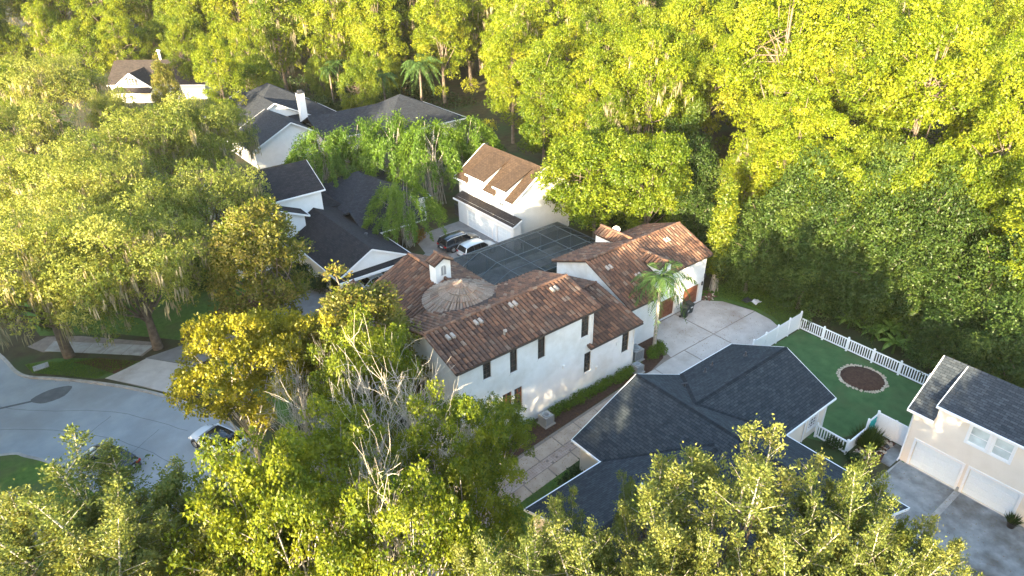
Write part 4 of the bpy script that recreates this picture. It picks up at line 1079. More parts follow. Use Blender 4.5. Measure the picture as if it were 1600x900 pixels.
def leaf_mesh(name, P, D, N, L, W, tint, mat, bend=0.12):
    """one diamond-shaped leaf per point: P base, D direction, N facing"""
    n = len(P)
    D = unit(D); S = unit(np.cross(N, D)); N = np.cross(D, S)
    L = np.broadcast_to(L, (n,))[:, None]; W = np.broadcast_to(W, (n,))[:, None]
    V = np.stack([P, P + D * L * .45 + S * W * .5 + N * L * bend, P + D * L - N * L * bend * .5, P + D * L * .45 - S * W * .5 + N * L * bend], 1).reshape(-1, 3)
    me = bpy.data.meshes.new(name)
    me.vertices.add(4 * n); me.vertices.foreach_set('co', V.astype(np.float32).ravel())
    me.loops.add(4 * n); me.loops.foreach_set('vertex_index', np.arange(4 * n, dtype=np.int32))
    me.polygons.add(n); me.polygons.foreach_set('loop_start', np.arange(0, 4 * n, 4, dtype=np.int32))
    me.polygons.foreach_set('loop_total', np.full(n, 4, dtype=np.int32))
    at = me.attributes.new('tint', 'FLOAT', 'FACE')
    at.data.foreach_set('value', np.clip(tint, 0, 1).astype(np.float32))
    me.materials.append(mat); me.update(); me.validate()
    return me

def sph(rng, n):
    return unit(rng.normal(size=(n, 3)))

def shell_lobes(rng, n, c, r, rmin, rmax, zlow=-.55, jit=.18):
    """lobe centres over an ellipsoid shell, evenly spread"""
    i = np.arange(int(n * 1.6)) + .5
    z = 1 - 2 * i / len(i); a = i * 2.39996 + rng.uniform(0, 6)
    d = np.stack([np.sqrt(1 - z * z) * np.cos(a), np.sqrt(1 - z * z) * np.sin(a), z], 1)
    d = unit(d + rng.normal(0, .16, d.shape)); d = d[d[:, 2] > zlow]
    rng.shuffle(d); d = d[:n]
    C = np.array(c) + d * np.array(r) * (1 - jit * rng.random((len(d), 1)) * 2)
    Rr = rng.uniform(rmin, rmax, len(d))
    return C, Rr

def lobe_leaves(rng, C, Rr, n, L, droop=-.15, flat=.8, tuft=5, out=.5, tv=.16, lv=.2):
    """leaves in small tufts through the outer part of every lobe"""
    k = rng.choice(len(C), n // tuft, p=Rr ** 2 / (Rr ** 2).sum())
    d = sph(rng, len(k)); d[:, 2] = np.where((d[:, 2] < -.3) & (rng.random(len(k)) < .6), -d[:, 2], d[:, 2])
    rad = Rr[k] * (1 - .55 * rng.random(len(k)) ** 2.2)
    T = C[k] + d * rad[:, None] * np.array([1, 1, flat])
    P = np.repeat(T, tuft, 0) + rng.normal(0, .45 * L, (len(k) * tuft, 3))
    dd = np.repeat(d, tuft, 0)
    D = unit(rng.normal(size=P.shape)) + out * dd + np.array([0, 0, droop])
    N = unit(dd + np.array([0, 0, .45]) + rng.normal(0, .45, P.shape))
    lt = rng.normal(0, lv, len(C))
    tint = .5 + np.repeat(lt[k] + rng.normal(0, tv * .6, len(k)), tuft) + rng.normal(0, tv, len(P))
    return P, D, N, tint

def limb_mesh(name, rng, H, r0, targets, mat, fork=.35, lean=(0, 0), bend=.35, sides=6, rt=.035):
    """tapered trunk with limbs reaching into the crown"""
    m = MB()
    top = np.array([lean[0], lean[1], H])
    trunk = [np.array([0, 0, -.15]), np.array([lean[0] * .1 + rng.normal(0, .08), lean[1] * .1 + rng.normal(0, .08), H * .33]), np.array([lean[0] * .5 + rng.normal(0, .15), lean[1] * .5 + rng.normal(0, .15), H * .66]), top]
    m.tube(trunk, [r0 * 1.25, r0 * .85, r0 * .6, r0 * .22], 8)
    for t in targets:
        f = min(.95, fork + (1 - fork) * rng.random() * .8)
        x = f * 3; i = min(2, int(x)); b = trunk[i] + (trunk[i + 1] - trunk[i]) * (x - i)
        mid = b + (t - b) * .5 + rng.normal(0, bend, 3) + np.array([0, 0, .08 * np.linalg.norm(t - b)])
        r = r0 * .42 * (1 - f * .5)
        m.tube([b, mid, t], [r, r * .6, rt], sides)
    return m.mesh(name, mat)

SPEC = {}
def spec(kind, **parts): SPEC.setdefault(kind, []).append(parts)

def moss_mesh(g, C, Rr, n, L0, L1):
    k = g.choice(len(C), n // 9)
    a = g.uniform(0, 6.283, len(k))
    T = C[k] + np.stack([np.cos(a) * Rr[k] * .75, np.sin(a) * Rr[k] * .75, -Rr[k] * .25], 1)
    P = np.repeat(T, 9, 0) + g.normal(0, .16, (len(k) * 9, 3)) * np.array([1, 1, 1.6])
    D = np.array([0, 0, -1.]) + g.normal(0, .10, P.shape)
    N = unit(g.normal(size=P.shape) * np.array([1, 1, .1]))
    ln = np.repeat(g.uniform(L0, L1, len(k)), 9) * g.uniform(.5, 1.1, len(P))
    return leaf_mesh('hanging_moss', P, D, N, ln, .13, g.uniform(.1, .9, len(P)), M['moss'], .02)

def make_forest(seed, mat, H=24., rx=5., n=42000, L=.265):
    g = np.random.default_rng(seed)
    zc = H * .56
    C, Rr = shell_lobes(g, 105, (0, 0, zc), (rx * g.uniform(.85, 1.15), rx * g.uniform(.85, 1.15), H * .42), .7, 1.55, -.85, .2)
    C += g.normal(0, .4, C.shape)
    C2 = g.normal(0, 1, (24, 3)) * np.array([rx * .4, rx * .4, H * .19]) + np.array([0, 0, zc]); R2 = g.uniform(1.2, 1.9, 24)
    C = np.vstack([C, C2]); Rr = np.concatenate([Rr, R2])
    P, D, N, t = lobe_leaves(g, C, Rr, n, L, -.3, .85, 7, .5, .16, .24)
    cr = leaf_mesh('crown', P, D, N, L * g.uniform(.75, 1.2, len(P)), L * .62, t, mat)
    tr = limb_mesh('trunk', g, H * .8, .32, C[g.choice(len(C), 24, False)] * .95, M['bark'], .3)
    d = dict(trunk=tr, crown=cr)
    if seed % 3 == 0: d['hanging_moss'] = moss_mesh(g, C, Rr, 1100, .8, 2.4)
    return d
for k in range(4): spec('forest', **make_forest(20 + k, M['leaf_forest'], H=23 + k * 1.2, rx=4.7 + .45 * k))
for k in range(2): spec('forest', **make_forest(30 + k, M['leaf_forest2'], rx=4.4 + .6 * k))

def make_oak(seed, H=15., rx=7.6, n=44000, L=.225):
    g = np.random.default_rng(seed)
    C, Rr = shell_lobes(g, 66, (0, 0, H * .58), (rx, rx * g.uniform(.85, 1.1), H * .36), .75, 2.2, -.55, .26)
    C2 = g.normal(0, 1, (22, 3)) * np.array([rx * .42, rx * .42, 1.3]) + np.array([0, 0, H * .60]); C = np.vstack([C, C2]); Rr = np.concatenate([Rr, g.uniform(1.1, 1.7, 22)])
    P, D, N, t = lobe_leaves(g, C, Rr, n, L, -.1, .75, 6, .5, .2, .22)
    cr = leaf_mesh('crown', P, D, N, L * g.uniform(.7, 1.25, len(P)), L * .5, t, M['leaf_oak'])
    tr = limb_mesh('trunk', g, H * .6, .42, C[g.choice(len(C), 30, False)], M['bark'], .3, bend=.6)
    low = C[:, 2] < H * .84
    return dict(trunk=tr, crown=cr, hanging_moss=moss_mesh(g, C[low], Rr[low], 1700, .7, 2.1))
for k in range(3): spec('oak', **make_oak(40 + k))

def make_magnolia(seed, H=13., n=25000, L=.25):
    g = np.random.default_rng(seed)
    C, Rr = shell_lobes(g, 84, (0, 0, H * .56), (4.2, 4.2, H * .42), .5, 1.05, -.85, .12)
    C[:, :2] *= np.clip(1.25 - (C[:, 2:3] / H) * .75, .35, 1.1)
    C2 = g.normal(0, 1, (18, 3)) * np.array([1.3, 1.3, 2.6]) + np.array([0, 0, H * .5]); C = np.vstack([C, C2]); Rr = np.concatenate([Rr, g.uniform(.7, 1.1, 18)])
    P, D, N, t = lobe_leaves(g, C, Rr, n, L, .1, .9, 7, .8, .22, .14)
    cr = leaf_mesh('crown', P, D, N, L * g.uniform(.75, 1.2, len(P)), L * .52, t, M['leaf_magnolia'], .08)
    tr = limb_mesh('trunk', g, H * .9, .22, C[g.choice(len(C), 26, False)], M['bark'], .12)
    return dict(trunk=tr, crown=cr)
for k in range(2): spec('magnolia', **make_magnolia(50 + k))

def make_lumpy(seed, mat, H=12., rx=4.2, n=19000, L=.185, lobes=64, r0=.38, r1=.95, bark='bark_pale', flat=.75, zlow=-.5, zc=.66, hz=.31):
    g = np.random.default_rng(seed)
    C, Rr = shell_lobes(g, lobes, (0, 0, H * zc), (rx, rx * g.uniform(.85, 1.15), H * hz), r0, r1, zlow, .22)
    C2 = g.normal(0, 1, (12, 3)) * np.array([rx * .4, rx * .4, H * .12]) + np.array([0, 0, H * .64]); C = np.vstack([C, C2]); Rr = np.concatenate([Rr, g.uniform(r0, r1, 12)])
    P, D, N, t = lobe_leaves(g, C, Rr, n, L, -.1, flat, 6, .5, .18, .18)
    cr = leaf_mesh('crown', P, D, N, L * g.uniform(.75, 1.2, len(P)), L * .6, t, mat)
    tr = limb_mesh('trunk', g, H * .72, .2, C[g.choice(len(C), 40, False)], M[bark], .2, bend=.4, sides=5, rt=.02)
    return dict(trunk=tr, crown=cr)
for k in range(3): spec('bright', **make_lumpy(60 + k, M['leaf_bright']))
for k in range(2): spec('yellow', **make_lumpy(64 + k, M['leaf_yellow'], n=19000, lobes=66, L=.23))
for k in range(2): spec('broad', **make_lumpy(67 + k, M['leaf_forest2'], H=14., rx=6.0, n=34000, L=.27, lobes=85, r0=.7, r1=1.6, bark='bark', zlow=-.85, zc=.55, hz=.42))
def make_vine(seed):
    """a tree smothered in creepers: hanging curtains of leaves over an uneven frame"""
    g = np.random.default_rng(seed); H = 9.
    C, Rr = shell_lobes(g, 80, (0, 0, H * .52), (3.4, 3.4, H * .42), .45, 1.25, -.8, .3)
    C += g.normal(0, .45, C.shape)
    C2 = g.normal(0, 1, (14, 3)) * np.array([1.4, 1.4, 1.8]) + np.array([0, 0, H * .5]); C = np.vstack([C, C2]); Rr = np.concatenate([Rr, g.uniform(.9, 1.5, 14)])
    P, D, N, t = lobe_leaves(g, C, Rr, 21000, .19, -.6, .95, 5, .45, .18, .26)
    n2 = 420; k = g.choice(len(C), n2); a = g.uniform(0, 6.283, n2)
    top = C[k] + np.stack([np.cos(a) * Rr[k], np.sin(a) * Rr[k], -.1 * Rr[k]], 1)
    q = np.repeat(np.arange(n2), 16); h = g.random(len(q)); ln = g.uniform(.8, 3.0, n2)
    P2_ = top[q] + np.array([0, 0, -1.]) * (h * ln[q])[:, None] + g.normal(0, .10, (len(q), 3))
    D2 = np.array([0, 0, -.8]) + g.normal(0, .6, P2_.shape); o = np.stack([np.cos(a), np.sin(a), a * 0 + .5], 1)
    N2 = unit(o[q] + g.normal(0, .5, P2_.shape)); t2 = .5 + g.normal(0, .2, n2)[q] + g.normal(0, .15, len(q))
    P = np.vstack([P, P2_]); D = np.vstack([unit(D), D2]); N = np.vstack([N, N2]); t = np.concatenate([t, t2])
    cr = leaf_mesh('crown', P, D, N, .20 * g.uniform(.7, 1.3, len(P)), .115, t, M['leaf_vine'])
    tr = limb_mesh('trunk', g, H * .8, .18, C[g.choice(len(C), 26, False)] * 1.0, M['bark'], .2, bend=.5, sides=4, rt=.02)
    return dict(trunk=tr, crown=cr)
for k in range(4): spec('vine', **make_vine(70 + k))

def make_sprig(seed, H=16., rx=3.0, leaders=30, side=24, per=50, L=.122):
    """upright leaders, each a feathery spire of side sprays"""
    g = np.random.default_rng(seed)
    a = np.arange(leaders) * 2.4 + g.normal(0, .3, leaders); r = rx * np.sqrt((np.arange(leaders) + .4) / leaders)
    hgt = g.uniform(1.0, 3.9, leaders) * (1.15 - .35 * r / rx)
    b = np.stack([np.cos(a) * r, np.sin(a) * r, H - 4.2 - 1.1 * r / rx + g.normal(0, .8, leaders)], 1)
    ax = unit(np.stack([np.cos(a) * .42 * r / rx, np.sin(a) * .42 * r / rx, np.ones(leaders)], 1) + g.normal(0, .2, (leaders, 3)))
    k = np.repeat(np.arange(leaders), side)
    h = np.tile((np.arange(side) + .5) / side, leaders) + g.normal(0, .05, len(k))
    h = np.clip(h, 0, 1)
    an = np.tile(np.arange(side) * 2.4, leaders) + g.normal(0, .8, len(k))
    sb = b[k] + ax[k] * (h * hgt[k])[:, None]
    sd = unit(np.stack([np.cos(an), np.sin(an), .85 + .5 * h], 1) + g.normal(0, .3, (len(k), 3)))
    sl = (1.05 * (1 - h) ** .8 + .2) * g.uniform(.3, 1.55, len(k)) * np.minimum(1.1, hgt[k] / 2.4)
    q = np.repeat(np.arange(len(k)), per)
    t = g.random(len(q)) ** .8
    rad = (.17 * (1 - t) + .05)
    P = sb[q] + sd[q] * (t * sl[q])[:, None] + g.normal(0, 1, (len(q), 3)) * rad[:, None] + np.array([0, 0, -.10]) * (t * sl[q])[:, None]
    D = sd[q] * .9 + g.normal(0, .5, P.shape)
    N = unit(np.array([0, 0, .6]) + sd[q] * .3 + g.normal(0, .5, P.shape))
    tn = .34 + g.normal(0, .10, leaders)[k][q] + .22 * t + .16 * h[q] + g.normal(0, .14, len(q))  # shade put into the tint: lower leaves darker, tips and tops paler
    cr = leaf_mesh('crown', P, D, N, L * g.uniform(.7, 1.3, len(P)), L * .55, tn, M['leaf_sprig'])
    m = MB()
    for i in range(leaders): m.tube([b[i], b[i] + ax[i] * hgt[i]], [.05, .012], 4, False)
    for i in range(0, len(k), 2): m.tube([sb[i], sb[i] + sd[i] * sl[i] * .9], [.018, .006], 3, False)
    tw = m.mesh('twigs', M['bark_pale'])
    tr = limb_mesh('trunk', g, H * .68, .24, b, M['bark'], .45, bend=.3, sides=5, rt=.05)
    return dict(trunk=tr, crown=cr, twigs=tw)
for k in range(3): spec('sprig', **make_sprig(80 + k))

def make_bamboo(seed, H=8., rx=3.2, plumes=58, per=230):
    g = np.random.default_rng(seed)
    a = g.uniform(0, 6.283, plumes); rr = rx * np.sqrt(g.random(plumes))
    tip = np.stack([np.cos(a) * rr, np.sin(a) * rr, H * (1 - .45 * (rr / rx) ** 2) * g.uniform(.8, 1.02, plumes)], 1)
    k = np.repeat(np.arange(plumes), per)
    s = g.random(len(k))
    outd = np.stack([np.cos(a), np.sin(a), np.zeros(plumes)], 1)
    P = tip[k] + outd[k] * (s * 1.9)[:, None] + np.array([0, 0, -1.9]) * (s ** 1.8)[:, None] + g.normal(0, .26, (len(k), 3)) * (1.05 - .75 * s)[:, None]
    D = outd[k] * .5 + np.array([0, 0, -.45]) + g.normal(0, .4, P.shape)
    N = unit(outd[k] * .7 + np.array([0, 0, .6]) + g.normal(0, .4, P.shape))
    t = .5 + g.normal(0, .15, plumes)[k] + g.normal(0, .14, len(k))
    cr = leaf_mesh('crown', P, D, N, .30 * g.uniform(.7, 1.2, len(P)), .085, t, M['leaf_bamboo'])
    m = MB()
    for i in range(0, plumes, 2):
        b = np.array([g.normal(0, .5), g.normal(0, .5), -.1])
        m.tube([b, b * .6 + np.array([tip[i][0] * .35, tip[i][1] * .35, tip[i][2] * .75]), tip[i]], [.05, .035, .012], 4, False)
    return dict(culms=m.mesh('culms', M['bark_pale']), crown=cr)
for k in range(3): spec('bamboo', **make_bamboo(90 + k))

def make_dead(seed, H=11., n0=20, spread=.55, levels=4):
    g = np.random.default_rng(seed)
    m = MB()
    def grow(p, d, L, r, lv):
        q = p + d * L * .5 + g.normal(0, L * .06, 3); e = q + unit(d + g.normal(0, .25, 3)) * L * .5
        m.tube([p, q, e], [r, r * .8, r * .55], 5 if lv < 2 else 3, lv == 0)
        if lv >= levels: return
        for _ in range(g.integers(2, 5)):
            nd = unit(d + g.normal(0, spread, 3) + np.array([0, 0, .25]))
            b = p + (e - p) * g.uniform(.45, 1.0)
            grow(b, nd, L * g.uniform(.5, .78), max(r * .55, .011), lv + 1)
    for i in range(n0):
        a = 6.283 * i / n0 + g.normal(0, .3)
        grow(np.array([0, 0, H * .28 * g.random() + H * .1]), unit(np.array([math.cos(a) * .55, math.sin(a) * .55, 1.0])), H * .40, .055, 1)
    m.tube([(0, 0, -.1), (.05, .05, H * .25), (0, 0, H * .42)], [.2, .16, .09], 7)
    return dict(trunk=m.mesh('trunk', M['bark_dead']))
for k in range(3): spec('dead', **make_dead(100 + k))

def make_shrub(seed, mat, H=1.0, rx=.62, n=520, L=.13, lobes=12):
    g = np.random.default_rng(seed)
    C, Rr = shell_lobes(g, lobes, (0, 0, H * .5), (rx * .7, rx * .7, H * .36), rx * .32, rx * .5, -.6)
    P, D, N, t = lobe_leaves(g, C, Rr, n, L, .1, .9, 4, .6, .2, .12)
    m = MB()
    for c in C[:5]: m.tube([(0, 0, -.05), tuple(c)], [.03, .012], 4, False)
    return dict(stem=m.mesh('stem', M['bark']), foliage=leaf_mesh('foliage', P, D, N, L, L * .6, t, mat))
for k in range(3): spec('hedge_bush', **make_shrub(110 + k, M['leaf_shrub'], .75, .62))
for k in range(2): spec('dark_shrub', **make_shrub(114 + k, M['leaf_dark'], 1.7, 1.2, 1400, .2, 16))
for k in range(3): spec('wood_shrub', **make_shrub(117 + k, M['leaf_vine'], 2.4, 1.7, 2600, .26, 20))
spec('rust_shrub', **make_shrub(121, M['leaf_rust'], 1.5, 1.0, 900, .2, 14))

def make_grass_clump(seed, mat, H=1.3, n=900):
    g = np.random.default_rng(seed)
    a = g.uniform(0, 6.283, n); r = .35 * np.sqrt(g.random(n))
    P = np.stack([np.cos(a) * r, np.sin(a) * r, np.zeros(n)], 1)
    D = np.stack([np.cos(a) * .55, np.sin(a) * .55, np.full(n, 1.)], 1) + g.normal(0, .22, (n, 3))
    N = np.stack([np.cos(a), np.sin(a), np.full(n, .3)], 1)
    return dict(foliage=leaf_mesh('foliage', P, D, N, H * g.uniform(.6, 1.1, n), .05, g.random(n), mat, .03))
spec('grass_clump', **make_grass_clump(125, M['leaf_vine']))

def tree(kind, name, i, loc, s, rz, label, cat='tree', group=None, sz=None):
    parts = SPEC[kind][i % len(SPEC[kind])]
    t = thing(name, label, cat, loc, rz, group)
    t.scale = (s, s, sz or s)
    for pn, me in parts.items(): put(pn, me, t)
    return t

# ---------------------------------------------------------------- palms and bananas: every frond and leaf a part
def frond_mesh(name, seed, L, droop, mat, pairs=26, leaf=.75, width=.06, lift=.6):
    g = np.random.default_rng(seed)
    s = np.linspace(0.06, 1, pairs)
    def curve(t): return np.stack([L * t * (1 - .12 * t), np.zeros_like(t), lift * L * t - droop * L * t ** 2], -1)
    p = curve(s); tg = unit(curve(s + .01) - p)
    P = np.repeat(p, 4, 0); T = np.repeat(tg, 4, 0)
    side = np.tile([1, -1, 1, -1], pairs)[:, None] * np.array([0, 1., 0])
    D = T * .7 + side * .8 + np.array([0, 0, -.45]) + g.normal(0, .15, P.shape)
    N = unit(np.array([0, 0, 1.]) + g.normal(0, .3, P.shape))
    ln = leaf * np.repeat(np.sin(np.clip(s * 2.9 + .25, 0, 3.14)) * .8 + .2, 4)
    return leaf_mesh(name, P, D, N, ln, width, g.random(len(P)), mat, .05)
def palm(name, label, loc, H, nf, L, r=.16, seed=1, leaf=.75, droop=1.05, lean=(0, 0), mat='leaf_palm', width=.06, bark='palm_trunk'):
    t = thing(name, label, 'palm tree', loc)
    g = np.random.default_rng(seed)
    m = MB(); n = 10
    pts = [(lean[0] * k / n, lean[1] * k / n, H * k / n - .1) for k in range(n + 1)]
    m.tube(pts, [r * (1.35 if k == 0 else 1.0 - .25 * k / n + .05 * (k % 2)) for k in range(n + 1)], 10); m.local('trunk', M[bark], t)
    m = MB(); m.lathe([(r * .7, H - .5), (r * 1.0, H - .1), (r * .5, H + .4)], 10, (lean[0], lean[1], 0)); m.local('crownshaft', M['leaf_palm'], t)
    fm = [frond_mesh('frond', seed * 10 + k, L, droop * (.8 + .25 * k), M[mat], leaf=leaf, width=width, lift=.75 - .22 * k) for k in range(3)]
    for k in range(nf):
        lay = k % 3
        o = put('frond', fm[lay], t, (lean[0], lean[1], H + .1 - .05 * lay), (g.normal(0, .08), 0 if lay else g.normal(0, .1), 6.283 * k / nf + g.normal(0, .12)), (g.uniform(.85, 1.1),) * 3)
    return t

def banana_leaf(name, L, W, arch):
    m = MB(); rows = []
    for k in range(8):
        t = k / 7; w = W * math.sin(min(3.14, .25 + 2.9 * t)) * .5 + .01
        x = L * t * (1 - .15 * t); z = L * (.75 * t - arch * t * t)
        rows.append([(x, -w, z - .3 * w), (x, 0, z + .04), (x, w, z - .3 * w)])
    m.grid(rows, False)
    me = m.mesh(name, M['leaf_banana'])
    at = me.attributes.new('tint', 'FLOAT', 'FACE'); at.data.foreach_set('value', [R.random() for _ in me.polygons])
    return me
BL = [banana_leaf('leaf', 1.9, .62, .75), banana_leaf('leaf', 1.7, .55, 1.0), banana_leaf('leaf', 1.5, .5, .5)]
def banana(loc, label, s=1.0, seed=0):
    t = thing('banana_plant', label, 'banana plant', loc, 0, 'banana plants beyond the picket fence'); t.scale = (s, s, s)
    g = random.Random(seed)
    m = MB(); m.tube([(0, 0, -.1), (0, 0, 1.2)], [.13, .07], 8); m.local('stem', M['leaf_palm'], t)
    for k in range(9):
        put('leaf', BL[k % 3], t, (0, 0, 1.1 + .05 * (k % 3)), (0, g.uniform(-.2, .2), 6.283 * k / 9 + g.uniform(-.25, .25)), (g.uniform(.8, 1.1),) * 3)
    return t
TREE_NAMES = {'forest': 'forest_tree', 'oak': 'live_oak', 'magnolia': 'magnolia_tree', 'sprig': 'street_tree', 'bright': 'broadleaf_tree', 'yellow': 'yellow_tree', 'broad': 'broadleaf_tree', 'bamboo': 'bamboo_clump', 'vine': 'vine_covered_tree', 'dead': 'dead_tree'}
TREE_GROUPS = [
    'slender trees along the bottom of the picture',
    'yellow-green trees beside the road at lower left',
    'bright lumpy trees in front of the white house',
    'magnolias with rusty leaf undersides',
    'golden trees by the front lawn',
    'live oaks hung with grey moss',
    'dead bare trees in front of the white house',
    'bamboo clumps between the houses',
    'low trees around the far houses',
    'broadleaf trees behind the pool',
    'vine covered trees at the edge of the wood',
    'lower bright trees of the wood',
    'tall trees of the wood behind the houses',
    'unseen trees placed to cast shade',
]
